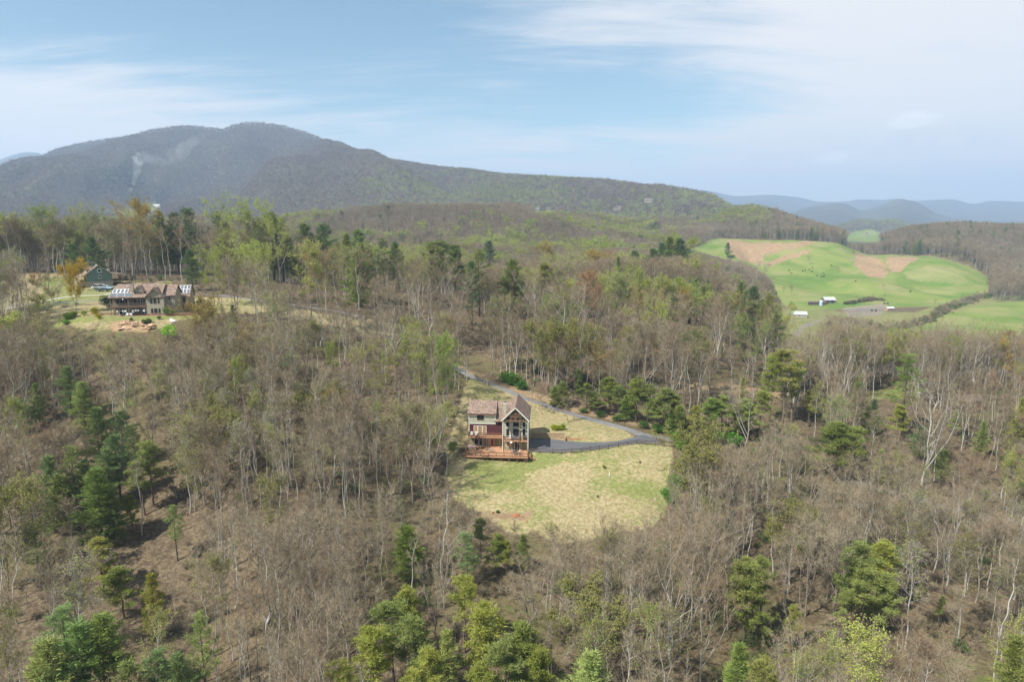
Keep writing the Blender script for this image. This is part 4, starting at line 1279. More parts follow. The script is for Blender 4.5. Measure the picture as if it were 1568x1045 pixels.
# windows and doors, left wing
window(house, 2.15, 3.75, 7.05, 8.35, -.02, 'brown_trim', .08, 1)
Kit().box(2.06, 3.84, -.09, -.02, 6.86, 6.97).build('sill', M['brown_trim'], house)
fd = window(house, 1.35, 2.15, D1 + .35, D1 + 2.25, -.012, 'white_trim', .13, 0, glass='tan_panel')
window(house, 3.55, 4.35, D1 + .35, D1 + 2.25, -.012, 'white_trim', .13, 0, glass='tan_panel')
dr_ = Kit().box(2.29, 2.38, -.08, .02, D1, D1 + 2.3).box(3.32, 3.41, -.08, .02, D1, D1 + 2.3).box(2.29, 3.41, -.08, .02, D1 + 2.3, D1 + 2.42).build('door', M['white_trim'], house)
Kit().box(2.38, 3.32, -.03, .02, D1 + .02, D1 + 2.3).build('door_leaf', M['tan_panel'], dr_)
Kit().box(3.2, 3.25, -.08, -.03, D1 + 1.0, D1 + 1.12).build('handle', M['dark_iron'], dr_)
window(house, 7.25, 8.5, 5.75, 6.5, .58, 'white_trim', .14, 0)
for xx in (.6, 5.0):
    Kit().box(xx - .08, xx + .08, -.14, -.012, D1 + 2.05, D1 + 2.3).build('wall_lamp', M['dark_iron'], house)
window(house, 1.45, 2.25, .15, 1.95, .0, 'white_trim', .1)
window(house, 2.75, 3.35, .1, 2.1, .0, 'white_trim', .1)
window(house, 3.65, 4.45, .1, 2.1, .0, 'white_trim', .1, glass='tan_panel')
dr_ = Kit().box(5.42, 5.52, -.07, .02, 0, 2.15).box(6.32, 6.42, -.07, .02, 0, 2.15).box(5.42, 6.42, -.07, .02, 2.15, 2.25).build('red_door', M['white_trim'], house)
Kit().box(5.52, 6.32, -.04, .02, .02, 2.15).build('door_leaf', M['red_door'], dr_)
Kit().box(6.2, 6.26, -.1, -.04, .98, 1.08).build('handle', M['dark_iron'], dr_)
# the great gable on the right
GX0, GX1, GC, GE = 8.87, 15.2, 12.035, 8.06
GWF = -2.2                       # gable wall plane
Kit().box(GX0, GX1, GWF, 8.6, -1.6, D1).build('gable_lower_wall', M['sage_lap'], house)
Kit().box(GX0 + .01, GX1 - .01, GWF, 8.6, D1, GE + .1).prism([(GX0 + .01, GE + .1), (GX1 - .01, GE + .1), (GC, GE + 3.15)], GWF, 8.6).build('gable_wall', M['sage'], house)
rs = 3.5 / 3.55
gr = Kit()
y0r, y1r = -4.35, 9.0
gr.slab([(8.48, y0r, GE), (GC, y0r, GE + 3.5), (GC, y1r, GE + 3.5), (8.48, y1r, GE)], .2)
gr.slab([(GC, y0r, GE + 3.5), (15.59, y0r, GE), (15.59, y1r, GE), (GC, y1r, GE + 3.5)], .2)
gr.build('gable_roof', M['shingle_d'], house)
k = Kit()
for s_ in (-1, 1):
    k.slab([(GC, y0r - .06, GE + 3.5 + .03), (GC + s_ * 3.55, y0r - .06, GE + .03), (GC + s_ * 3.55, y0r, GE + .03), (GC, y0r, GE + 3.53)], .26)
k.build('rake_board', M['white_trim'], house)
Kit().box(15.6, 15.72, y0r, y1r, GE - .3, GE - .16).build('gutter', M['white_trim'], house)
# timber truss in front of the glass
tr_ = Kit()
yt = -4.0
tr_.bar((8.95, yt, GE + .02), (15.15, yt, GE + .02), .2, .24)
tr_.bar((10.95, yt, GE + .9), (13.12, yt, GE + .9), .16, .16).bar((10.75, yt, GE + 1.75), (13.3, yt, GE + 1.75), .16, .18)
tr_.bar((GC, yt, GE + .1), (GC, yt, GE + 3.2), .16)
for s_ in (-1, 1):
    tr_.bar((GC, yt, GE + .12), (GC + s_ * 1.1, yt, GE + 1.65), .12).bar((GC, yt, GE + 1.0), (GC + s_ * .8, yt, GE + 1.7), .1)
    tr_.bar((GC + s_ * 2.0, yt, GE + .1), (GC + s_ * 2.0, yt, GE + 1.5), .12)
    tr_.bar((GC + s_ * .05, yt, GE + 3.12), (GC + s_ * 3.3, yt, GE - .08), .14, .2)
tr_.build('timber_truss', M['cedar'], house)
for xx in (11.05, 13.1):
    Kit().box(xx - .1, xx + .1, yt - .1, yt + .1, D1, GE - .1).build('timber_post', M['cedar'], house)
for xx in (GX0 + .02, GX1 - .02):
    Kit().box(xx - .08, xx + .08, yt - .12, yt + .05, -.0, GE - .1).build('white_post', M['white_trim'], house)
for xa, xb in ((9.65, 10.45), (11.35, 12.85), (13.75, 14.5)):
    window(house, xa, xb, 5.95, 7.1, GWF, 'white_trim', .11)
    window(house, xa, xb, 3.5 if xb - xa < 1 else 3.15, 5.45, GWF, 'white_trim', .11)
window(house, 9.8, 10.5, 7.65, 8.35, GWF, 'brown_trim', .06)
window(house, 13.6, 14.3, 7.65, 8.35, GWF, 'brown_trim', .06)
window(house, 11.3, 12.85, 7.6, 8.7, GWF, 'brown_trim', .06)
window(house, 11.35, 12.8, 9.15, 9.65, GWF, 'brown_trim', .06)
window(house, 9.7, 10.55, .65, 1.95, GWF, 'white_trim', .12, glass='tan_panel')
window(house, 11.8, 13.3, .1, 2.1, GWF, 'white_trim', .1, 1)
for yy in (0, 3.5, 6):
    window(house, yy, yy + 1.1, 4.2, 5.6, GX1, 'white_trim', .1, side=1)
# chimney
ch = Kit().box(8.95, 9.6, -1.5, -.8, 6.0, 11.65).build('chimney', M['sage'], house)
Kit().box(8.9, 9.65, -1.55, -.75, 11.65, 11.75).build('chimney_cap', M['white_trim'], ch)
Kit().cyl((9.27, -1.15), .15, .15, 11.75, 12.1, 12).cyl((9.27, -1.15), .24, .2, 12.1, 12.2, 12).build('flue', M['dark_iron'], ch)


def railing(par, pts, z0, h=1.0, step=1.95, name='railing', posts=True):
    k = Kit()
    for a, b_ in zip(pts[:-1], pts[1:]):
        a, b_ = Vector((a[0], a[1], 0)), Vector((b_[0], b_[1], 0)); ln = (b_ - a).length
        if posts:
            m_ = max(int(round(ln / step)), 1)
            for i in range(m_ + 1):
                p = a.lerp(b_, i / m_); k.box(p.x - .055, p.x + .055, p.y - .055, p.y + .055, z0 - .25, z0 + h)
        k.bar((a.x, a.y, z0 + h + .02), (b_.x, b_.y, z0 + h + .02), .16, .05)
        k.bar((a.x, a.y, z0 + h - .12), (b_.x, b_.y, z0 + h - .12), .045, .09).bar((a.x, a.y, z0 + .12), (b_.x, b_.y, z0 + .12), .045, .09)
        nb = int(ln / .16)
        for i in range(nb):
            p = a.lerp(b_, (i + .5) / nb)
            k.box(p.x - .014, p.x + .014, p.y - .014, p.y + .014, z0 + .12, z0 + h - .12)
    return k.build(name, M['cedar'], par)


# upper deck (left part), upper deck (right part), lower deck
YL, YR_, YD = -1.55, -3.92, -7.7
Kit().box(.0, 8.75, YL, -.08, D1 - .06, D1).build('upper_deck_floor', M['deckwood'], house)
Kit().box(.0, 8.78, YL - .05, YL, D1 - .36, D1 - .005).box(.0, 8.75, YL, -.1, D1 - .3, D1 - .07).build('upper_deck_beam', M['deckwood'], house)
Kit().box(8.8, 15.1, YR_, GWF - .08, D1 - .06, D1 - .003).build('upper_deck_floor', M['deckwood'], house)
Kit().box(8.97, 15.1, YR_ - .05, YR_, D1 - .36, D1 - .005).box(8.97, 15.1, YR_, GWF - .1, D1 - .3, D1 - .07).build('upper_deck_beam', M['deckwood'], house)
railing(house, [(.06, -.2), (.06, YL), (8.7, YL), (8.7, -2.3), (8.92, -3.86)], D1, .95, 2.2)
railing(house, [(9.1, YR_ + .03), (15.02, YR_ + .03), (15.02, GWF - .1)], D1, .95, 2.1)


def braced_post(x, y, z0, z1, arms=((-1, 0), (1, 0)), w=.16):
    k = Kit().box(x - w / 2, x + w / 2, y - w / 2, y + w / 2, z0, z1)
    for ax, ay in arms:
        k.bar((x + ax * .06, y + ay * .06, z1 - .85), (x + ax * .75, y + ay * .75, z1 - .1), .1)
    return k.build('braced_post', M['cedar'], house)


for xx in (2.75, 5.25, 8.05):
    braced_post(xx, YL + .12, 0, D1 - .3)
braced_post(.12, YL + .12, 0, D1 - .3, ((1, 0),))
for xx in (11.0, 13.15):
    braced_post(xx, YR_ + .12, 0, D1 - .3)
braced_post(9.1, YR_ + .16, 0, D1 - .3, ((1, 0),)); braced_post(14.9, YR_ + .16, 0, D1 - .3, ((-1, 0),))
Kit().box(-.2, 8.8, YD, -.06, -.07, 0).box(8.8, 15.35, YD, GWF - .06, -.07, 0).build('lower_deck_floor', M['deckwood'], house)
Kit().box(-.22, 15.37, YD - .06, YD, -.34, -.003).box(-.22, -.16, YD, -.1, -.34, -.075).box(15.32, 15.37, YD, -2.4, -.34, -.075).box(-.1, 15.2, YD + .5, YD + .6, -.32, -.08).build('lower_deck_beam', M['deckwood'], house)
railing(house, [(-.12, -.3), (-.12, YD + .06), (15.27, YD + .06), (15.27, YR_ - .3)], 0, 1.0, 1.93)
for i in range(8):
    xx = .1 + i * 15.0 / 7.6 + .15
    z_ = hf(*hl(xx, YD + .3)[:2]) - HZ - .3
    braced_post(xx + .6 if i else .0, YD + .3, z_, -.32, ((-1, 0), (1, 0)) if i else ((1, 0),), .15)
braced_post(15.15, YD + .3, hf(*hl(15.15, YD + .3)[:2]) - HZ - .3, -.32, ((-1, 0),), .15)
for xx in (.1, 4, 8, 12):
    z_ = hf(*hl(xx, -4.2)[:2]) - HZ - .3
    braced_post(xx, -4.2, z_, -.07, (), .15)
# steps and the small skirt right of the deck
k = Kit()
for i in range(5):
    k.box(15.45 + i * .3, 15.75 + i * .3, -6.4, -5.2, -.2 - i * .2, -.12 - i * .2)
k.bar((15.4, -6.4, -.2), (16.9, -6.4, -1.2), .06, .25).bar((15.4, -5.2, -.2), (16.9, -5.2, -1.2), .06, .25)
k.build('stairs', M['deckwood'], house)


# ------------------------------------------------------------------ furniture on the decks
def lounge_chair(name, loc, rz, m_, label, cat='chair', group=None, w=.62):
    """slatted garden armchair"""
    t_ = empty(name, loc, rz, label, cat, group)
    k = Kit()
    for i in range(5):
        k.box(-w / 2 + .02, w / 2 - .02, -.30 + i * .11, -.21 + i * .11, .36 - i * .018, .385 - i * .018)
    k.build('seat', M[m_], t_)
    k = Kit()
    for i in range(5):
        x_ = -w / 2 + .06 + i * (w - .12) / 4
        k.bar((x_, .24, .30), (x_ * 1.12, .50, 1.0 - abs(i - 2) * .05), .095, .025)
    k.build('backrest', M[m_], t_)
    for s_ in (-1, 1):
        Kit().box(s_ * (w / 2 + .05) - .06, s_ * (w / 2 + .05) + .06, -.38, .32, .56, .59).build('armrest', M[m_], t_)
        Kit().bar((s_ * w / 2, -.30, 0), (s_ * w / 2, -.30, .56), .07).build('leg', M[m_], t_)
        Kit().bar((s_ * w / 2, .26, 0), (s_ * w / 2, .22, .56), .07).build('leg', M[m_], t_)
    return t_


lounge_chair('garden_chair', hl(1.0, -6.75), RZ + 2.9, 'grey_wood', 'grey wooden armchair at the left end of the lower deck', group=None)
lounge_chair('garden_chair', hl(2.35, -6.7), RZ + 3.3, 'grey_wood', 'second grey wooden armchair at the left end of the lower deck')
lounge_chair('plastic_chair', hl(.75, -.95, D1), RZ, 'white_plastic', 'white armchair on the upper deck, left one of two')
lounge_chair('plastic_chair', hl(1.9, -.95, D1), RZ, 'white_plastic', 'white armchair on the upper deck, right one of two')
lounge_chair('plastic_chair', hl(10.65, -3.2, D1), RZ, 'white_plastic', 'white armchair on the upper deck in front of the gable windows')
lounge_chair('garden_chair', hl(13.4, -6.5), RZ + 3.1, 'grey_wood', 'grey wooden armchair at the right end of the lower deck')
t_ = empty('garden_bench', hl(6.0, -4.3), RZ + math.pi, 'grey slatted bench on the lower deck in front of the red door', 'bench')
k = Kit()
for i in range(5): k.box(-.62, .62, -.26 + i * .11, -.17 + i * .11, .42, .445)
k.build('seat', M['grey_wood'], t_)
k = Kit()
for i in range(4): k.box(-.62, .62, .28, .31, .52 + i * .12, .61 + i * .12)
k.build('backrest', M['grey_wood'], t_)
for s_ in (-1, 1):
    Kit().bar((s_ * .6, -.24, 0), (s_ * .6, -.24, .65), .07).bar((s_ * .6, -.26, .66), (s_ * .6, .3, .66), .08, .03).build('leg', M['grey_wood'], t_)
    Kit().bar((s_ * .6, .3, 0), (s_ * .6, .32, 1.0), .07).build('leg', M['grey_wood'], t_)
t_ = empty('hot_tub', hl(1.0, -2.9), RZ, 'square hot tub under a dull pink cover on the lower deck', 'hot tub')
Kit().box(-.95, 1.2, -1.0, 1.05, .04, .82).build('cabinet', M['weathered'], t_, .05)
Kit().box(-1.0, .12, -1.05, 1.1, .83, .97).box(.13, 1.25, -1.05, 1.1, .83, .97).build('cover', M['mauve'], t_, .05)
t_ = empty('dining_table', hl(12.1, -5.6), RZ, 'dark round patio table on the lower deck below the gable', 'table')
Kit().cyl((0, 0), .6, .6, .71, .74, 24).build('tabletop', M['dark_iron'], t_)
Kit().cyl((0, 0), .04, .04, .05, .71, 10).cyl((0, 0), .3, .26, 0, .05, 16).build('pedestal', M['dark_iron'], t_)
for i, (a_, lb) in enumerate(((.6, 'grey patio chair right of the dark round table'), (2.3, 'grey patio chair left of the dark round table'), (4.7, 'grey patio chair on the railing side of the dark round table'))):
    px_, py_ = 12.1 + math.cos(a_) * .95, -5.6 + math.sin(a_) * .95
    lounge_chair('patio_chair', hl(px_, py_), RZ + a_ - math.pi / 2, 'grey_wood', lb, w=.5)
t_ = empty('covered_grill', hl(14.35, -3.3, D1), RZ, 'black covered grill in the right corner of the upper deck', 'grill')
Kit().box(-.45, .45, -.28, .28, .25, .95).prism([(-.28, .95), (-.2, 1.15), (.1, 1.18), (.28, .95)], -.45, .45, 'x').build('cover', M['dark_iron'], t_, .03)
Kit().box(-.4, -.34, -.24, -.18, 0, .25).box(.34, .4, -.24, -.18, 0, .25).box(-.4, -.34, .18, .24, 0, .25).box(.34, .4, .18, .24, 0, .25).build('stand', M['dark_iron'], t_)
t_ = empty('outdoor_sofa', hl(12.2, -3.15, D1), RZ, 'low sofa with blue-grey cushions before the tall middle window', 'sofa')
Kit().box(-.9, .9, -.3, .42, .1, .3).box(-.98, -.9, -.3, .42, 0, .55).box(.9, .98, -.3, .42, 0, .55).box(-.9, .9, .36, .44, .3, .7).build('frame', M['grey_wood'], t_)
Kit().box(-.88, -.01, -.32, .34, .3, .44).box(.01, .88, -.32, .34, .3, .44).build('seat_cushion', M['bluegrey'], t_, .04)
Kit().box(-.88, -.01, .2, .35, .45, .82).box(.01, .88, .2, .35, .45, .82).build('back_cushion', M['bluegrey'], t_, .04)
t_ = empty('satellite_dish', hl(11.0, YR_ - .15, D1 - .35), RZ, 'small white round dish on the edge of the upper deck', 'dish')
k = Kit().lathe((0, 0, 0), [(.0, -.10), (.16, -.07), (.30, 0), (.32, .02), (.16, -.02), (0, -.05)], 18)
k.v = [(p[0], -p[2] - .12, p[1]) for p in k.v]
k.build('dish', M['white_plastic'], t_, smooth_=True)
Kit().bar((0, 0, 0), (0, .15, .0), .05).bar((0, -.02, -.25), (0, -.45, -.05), .03).build('arm', M['white_plastic'], t_)

# ------------------------------------------------------------------ fence along the drive
fence = empty('rail_fence', (HX + 15, HY - 3, HZ), 0, 'dark wooden rail fence along the lower edge of the driveway', 'fence')
FP = np.array([on_ground(660 + a / 3.92, 540 + b_ / 3.92, 140)[:2] for a, b_ in ((588, 606), (650, 610), (730, 613), (785, 612), (845, 609), (900, 604), (955, 598), (1010, 590), (1065, 581), (1125, 573), (1180, 563), (1235, 556), (1290, 556), (1345, 559), (1400, 566), (1445, 570), (1500, 574))])
off = fence.location
prev = None; kr = Kit()
for (x_, y_) in FP:
    z_ = hf(x_, y_)
    k = Kit().box(x_ - .07 - off.x, x_ + .07 - off.x, y_ - .07 - off.y, y_ + .07 - off.y, z_ - .5 - off.z, z_ + 1.22 - off.z)
    k.build('post', M['fencewood'], fence)
    if prev:
        for hh_ in (.38, .75, 1.1):
            kr.bar((prev[0] - off.x, prev[1] - .08 - off.y, prev[2] + hh_ - off.z), (x_ - off.x, y_ - .08 - off.y, z_ + hh_ - off.z), .04, .13)
    prev = (x_, y_, z_)
kr.build('rails', M['fencewood'], fence)
# retaining wall and steps beside the parking
rw = empty('retaining_wall', hl(15.6, 7.0), RZ, 'weathered timber retaining wall behind the parking apron', 'retaining wall')
Kit().box(0, 8.8, 0, .3, -.3, 1.45).build('timber_facing', M['weathered'], rw)
Kit().box(-.1, 8.95, -.05, .4, 1.45, 1.53).build('wall_cap', M['weathered'], rw)
Kit().box(8.8, 9.05, -2.2, .2, -.3, .75).box(9.05, 10.4, -.2, 0, -.3, .9).build('return_wall', M['weathered'], rw)
sh = empty('timber_edging', hl(25.2, 6.1), RZ + .12, 'orange timber edging of the raised bed under the yellow shrubs', 'edging')
Kit().box(0, 4.6, 0, .2, -.3, .42).box(4.6, 4.8, 0, 1.8, -.3, .42).build('boards', M['deckwood'], sh)

M['clay'] = flat_mat('orange_clay', (.31, .13, .07), .95, .1, .3, 3)
M['silo'] = flat_mat('blue_paint', (.35, .48, .60), .5, .4, .05)
M['hide'] = flat_mat('black_hide', (.012, .011, .011), .7, .3, .2)

# ------------------------------------------------------------------ the solar roofed house
SX, SY, SZ = (173.5 - 784) / F * 212.5, 209.0, 70.5
SR2 = R(12.0)
h2 = empty('house', (SX, SY, SZ), SR2, 'taupe two-storey house with brown roof, solar panels and a long covered porch', 'house')
# local: x 0..17.8 along the front, y back, z up. porch 0..10.6, bay 10.6..15.8 (projecting), right wing to 17.8
Kit().box(.3, 10.6, 2.2, 11, -.6, 5.7).build('porch_wall', M['greige_trim'], h2)
Kit().box(10.6, 15.6, .0, 11, .45, 5.75).prism([(10.6, 5.75), (15.6, 5.75), (13.1, 8.35)], .0, 6).build('bay_wall', M['greige'], h2)
Kit().box(10.58, 15.62, -.03, 11, -.8, .45).build('brick_base', M['brick'], h2)
Kit().box(15.6, 18.1, 2.5, 11, -.6, 5.9).prism([(2.5, 5.9), (11, 5.9), (6.75, 8.9)], 15.6, 18.1, 'x').build('right_wall', M['greige'], h2)
ra = Kit()
RH, EH = 9.4, 5.75
ra.slab([(-.3, -.3, EH), (15.0, -.3, EH), (15.0, 6.2, RH), (1.0, 6.2, RH)], .2)
ra.slab([(1.0, 6.2, RH), (15.0, 6.2, RH), (15.0, 11.5, EH), (-.3, 11.5, EH)], .2)
ra.slab([(-.3, -.3, EH), (1.0, 6.2, RH), (-.3, 11.5, EH)], .2)
rfo = ra.build('main_roof', M['shingle'], h2)
ra = Kit()
ra.slab([(14.9, 2.0, 5.85), (18.5, 2.0, 5.85), (18.5, 6.75, 9.05), (14.9, 6.75, 9.05)], .2)
ra.slab([(14.9, 6.75, 9.05), (18.5, 6.75, 9.05), (18.5, 11.4, 5.9), (14.9, 11.4, 5.9)], .2)
ra.build('wing_roof', M['shingle'], h2)
Kit().prism([(3.4, 6.6), (6.3, 9.3), (6.3, 7.5)], 14.98, 15.1, 'x').build('roof_step', M['greige_trim'], h2)
ra = Kit()
gx, gz = 13.1, 8.65
ra.slab([(10.15, -.55, 5.62), (gx, -.55, gz), (gx, 6.2, gz), (10.15, 6.2, 5.62)], .18)
ra.slab([(gx, -.55, gz), (16.05, -.55, 5.62), (16.05, 6.2, 5.62), (gx, 6.2, gz)], .18)
ra.build('bay_roof', M['shingle_d'], h2)
Kit().bar((10.2, -.6, 5.55), (gx, -.6, gz - .1), .1, .26).bar((gx, -.6, gz - .1), (16.0, -.6, 5.55), .1, .26).box(10.5, 15.7, -.12, -.0, 5.5, 5.75).build('gable_trim', M['greige_trim'], h2)
# dormer
dm = Kit().box(6.85, 9.6, 1.2, 3.6, 6.2, 7.65).prism([(6.85, 7.65), (9.6, 7.65), (8.2, 9.0)], 1.2, 4.5).build('dormer', M['greige'], h2)
Kit().slab([(6.5, .85, 7.45), (8.2, .85, 9.15), (8.2, 5.5, 9.15), (6.5, 5.5, 7.45)], .15).slab([(8.2, .85, 9.15), (9.95, .85, 7.45), (9.95, 5.5, 7.45), (8.2, 5.5, 9.15)], .15).build('dormer_roof', M['shingle_d'], dm)
for i in range(3):
    window(h2, 7.15 + i * .78, 7.7 + i * .78, 6.85, 7.3, 1.2, 'greige_trim', .07)
ch = Kit().box(5.55, 6.5, 2.4, 3.3, 6.4, 9.7).build('chimney', M['greige'], h2)
Kit().box(5.5, 6.55, 2.35, 3.35, 9.7, 9.82).build('chimney_cap', M['stone'], ch)
Kit().cyl((6.0, 2.85), .13, .13, 9.82, 10.4, 10).build('flue', M['dark_iron'], ch)
for xx in (1.4,):
    Kit().cyl((4.1, 4.6), .1, .1, 8.3, 9.0, 8).build('vent_pipe', M['white_plastic'], rfo)
# porch: floor, posts, railings
Kit().box(.3, 10.55, .0, 2.2, 2.75, 2.95).build('porch_floor', M['greige_trim'], h2)
Kit().box(.3, 10.55, -.05, .0, 2.66, 2.98).build('porch_beam', M['cedar'], h2)
Kit().box(.0, 10.6, .0, .12, 5.35, 5.6).build('porch_header', M['greige_trim'], h2)
for xx in (.35, 5.4, 10.4):
    Kit().box(xx - .09, xx + .09, .0, .18, -.6, 5.4).build('porch_post', M['greige_trim'], h2)
for s_, xx in ((1, .4), (-1, 5.3), (1, 5.5), (-1, 10.3)):
    Kit().bar((xx, .06, 1.8), (xx + s_ * .9, .06, 2.7), .11).build('brace', M['greige_trim'], h2)
k = Kit().bar((.4, .05, 3.9), (10.4, .05, 3.9), .08, .05).bar((.4, .05, 3.1), (10.4, .05, 3.1), .05, .06)
for i in range(70):
    k.box(.45 + i * .142, .475 + i * .142, .04, .06, 3.1, 3.9)
k.build('porch_railing', M['greige_trim'], h2)
for xa, xb in ((1.5, 2.1), (2.5, 3.6), (3.9, 4.5), (6.4, 6.95), (7.6, 8.1), (8.35, 8.85), (9.4, 9.85)):
    window(h2, xa, xb, 3.5 if xa not in (7.6, 8.35) else 3.0, 5.0, 2.2, 'white_trim' if xa in (7.6, 8.35) else 'greige_trim', .07)
for xa, xb in ((2.0, 2.9), (3.1, 3.9), (6.5, 7.2), (8.3, 9.1), (9.3, 9.9)):
    window(h2, xa, xb, .2 if xa != 6.5 else 1.0, 2.1, 2.2, 'white_trim', .09)
Kit().box(.25, 10.6, -.1, 2.2, -.8, .0).build('patio_base', M['brick'], h2)
for z0, z1 in ((3.75, 5.25), (.75, 2.1)):
    for xa, xb in ((11.75, 12.3), (12.65, 13.5), (13.9, 14.35)):
        window(h2, xa, xb, z0, z1, .0, 'greige_trim', .06)
window(h2, 16.4, 16.9, 4.6, 5.4, 2.5, 'greige_trim', .06); window(h2, 16.6, 17.0, .9, 1.6, 2.5, 'greige_trim', .06)
Kit().box(17.45, 17.53, 2.4, 2.5, 2.2, 5.6).build('downspout', M['white_trim'], h2)


def roof_panel(par, u0, u1, v0, v1, org, du, dv, n_, cols_, rows_, m_='solar', frame=.09):
    """framed panels lying on a roof slope: org + u*du + v*dv, lifted along n_"""
    org, du, dv, n_ = Vector(org), Vector(du), Vector(dv).normalized(), Vector(n_).normalized()
    def pt(u, v, h_): return tuple(org + du * u + dv * v + n_ * h_)
    arr = Kit(); arr.v = []; 
    def slabq(k, a, b_, c, d, h0, h1):
        n0 = len(k.v)
        for h_ in (h0, h1):
            k.v += [pt(a, c, h_), pt(b_, c, h_), pt(b_, d, h_), pt(a, d, h_)]
        k.f += [tuple(n0 + i for i in f) for f in ((3, 2, 1, 0), (4, 5, 6, 7), (0, 1, 5, 4), (1, 2, 6, 5), (2, 3, 7, 6), (3, 0, 4, 7))]
    slabq(arr, u0, u1, v0, v1, .08, .14)
    a_ = arr.build('solar_array', M['solar_frame'], par)
    wu, wv_ = (u1 - u0) / cols_, (v1 - v0) / rows_
    for i in range(cols_):
        for j in range(rows_):
            k = Kit(); slabq(k, u0 + i * wu + frame, u0 + (i + 1) * wu - frame, v0 + j * wv_ + frame, v0 + (j + 1) * wv_ - frame, .13, .155)
            k.build('solar_panel', M[m_], a_)


dv = (0, 6.5, RH - EH); nn = Vector((0, -(RH - EH), 6.5))
roof_panel(h2, .5, 5.0, 2.35, 4.55, (0, -.3, EH), (1, 0, 0), dv, nn, 4, 1, frame=.17)
roof_panel(h2, .1, 6.5, .45, 2.2, (0, -.3, EH), (1, 0, 0), dv, nn, 3, 1, frame=.05)
# garage behind, to the right
g2 = empty('garage', (SX + 10.6, SY + 14.0, SZ + 1.3), SR2, 'detached taupe garage with two rows of solar panels on its roof', 'garage')
Kit().box(2.6, 7.1, .0, 7, .6, 3.4).prism([(0, 3.4), (7, 3.4), (3.5, 6.6)], -.9, 7.1, 'x').box(-1.0, 2.6, .5, 7, -.5, 3.4).build('wall', M['greige'], g2)
Kit().box(2.55, 7.13, -.03, 7.05, -1.2, .6).build('brick_base', M['brick'], g2)
Kit().slab([(-1.2, -.4, 3.1), (7.4, -.4, 3.1), (7.4, 3.5, 6.8), (-1.2, 3.5, 6.8)], .18).slab([(-1.2, 3.5, 6.8), (7.4, 3.5, 6.8), (7.4, 7.4, 3.1), (-1.2, 7.4, 3.1)], .18).build('roof', M['shingle'], g2)
window(g2, 5.2, 5.75, 1.5, 3.0, .0, 'greige_trim', .06)
roof_panel(g2, -1.1, 7.2, 1.6, 5.0, (0, -.4, 3.1), (1, 0, 0), (0, 3.9, 3.7), Vector((0, -3.7, 3.9)), 8, 2, frame=.10)
tw = empty('terrace_wall', (SX + 16.5, SY + 1.0, SZ), SR2 - .02, 'low red-brown timber terrace wall right of the solar roofed house', 'wall')
Kit().box(0, 13, 0, .3, -1.2, .75).build('boards', M['brick'], tw)
Kit().box(-.05, 13.05, -.06, .36, .75, .86).build('wall_cap', M['weathered'], tw)
tw = empty('garden_wall', (SX - 3.6, SY + 1.2, SZ - .1), SR2, 'grey timber garden wall left of the solar roofed house', 'wall')
Kit().box(0, 3.5, 0, .25, -.8, 1.0).build('boards', M['weathered'], tw)
Kit().box(-.03, 3.53, -.04, .29, 1.0, 1.08).build('wall_cap', M['weathered'], tw)
# washing line and patio things under the porch
cl = empty('clothes_line', (SX + 1.6, SY + .55, SZ + 1.9), SR2, 'washing line with pale and dark clothes under the porch', 'clothes line')
Kit().bar((0, 0, 0), (8.3, .3, 0), .03).build('line', M['dark_iron'], cl)
r_ = random.Random(3)
x_ = .1
while x_ < 8.1:
    if 2.7 < x_ < 4.3:
        x_ = 4.4
    w_ = r_.uniform(.35, .7); hgt = r_.uniform(.45, 1.0)
    dark = 6.4 < x_ < 7.4
    k = Kit(); n_ = 5
    for i in range(n_):
        a0, a1 = x_ + w_ * i / n_, x_ + w_ * (i + 1) / n_
        y0_, y1_ = .03 * math.sin(i * 2.1), .03 * math.sin((i + 1) * 2.1)
        k.prism([(a0, -hgt), (a1, -hgt), (a1, 0), (a0, 0)], .1 + (y0_ + y1_) / 2, .12 + (y0_ + y1_) / 2)
    k.build('garment', M['dark_iron'] if dark else (M['bluegrey'] if r_.random() < .3 else M['white_plastic']), cl)
    x_ += w_ + r_.uniform(.05, .35)
lounge_chair('patio_chair', (SX + 5.0, SY + .3, SZ + .02), SR2, 'white_plastic', 'white chair on the patio under the porch, left one')
lounge_chair('patio_chair', (SX + 6.2, SY + .3, SZ + .02), SR2 + .3, 'white_plastic', 'white chair on the patio under the porch, right one')
fl = empty('flood_light', (SX + 4.55, SY - .35, SZ + 5.35), SR2, 'white flood light under the porch eave above the solar panels\' corner', 'lamp')
Kit().lathe((0, 0, 0), [(0, -.22), (.15, -.18), (.2, -.02), (.12, .08), (0, .1)], 12).build('lamp_head', M['white_plastic'], fl, smooth_=True)
Kit().bar((0, 0, .08), (0, .1, .25), .05).build('bracket', M['white_plastic'], fl)
# stone bank boulders
r_ = np.random.default_rng(12)
import bmesh


def boulder(name, loc, s_, seed, label, group, m_='rock', flat=.6, cat='rock'):
    bm = bmesh.new(); bmesh.ops.create_icosphere(bm, subdivisions=2, radius=1.0)
    rr = np.random.default_rng(seed); d_ = rdir(rr, 7)
    for v_ in bm.verts:
        c_ = v_.co.copy(); m2 = max(max(float(np.dot(np.array(c_), dd)) for dd in d_), .3)
        v_.co = c_ * (1.0 / (m2 ** .9)) * .8
        v_.co.z *= flat
    me = bpy.data.meshes.new(name); bm.to_mesh(me); bm.free(); me.materials.append(M[m_])
    o = bpy.data.objects.new(name, me); COL.objects.link(o); o.location = loc; o.scale = (s_ * 1.2, s_, s_); o.rotation_euler = (0, 0, rr.uniform(0, 6))
    return tag(o, label, cat, group)


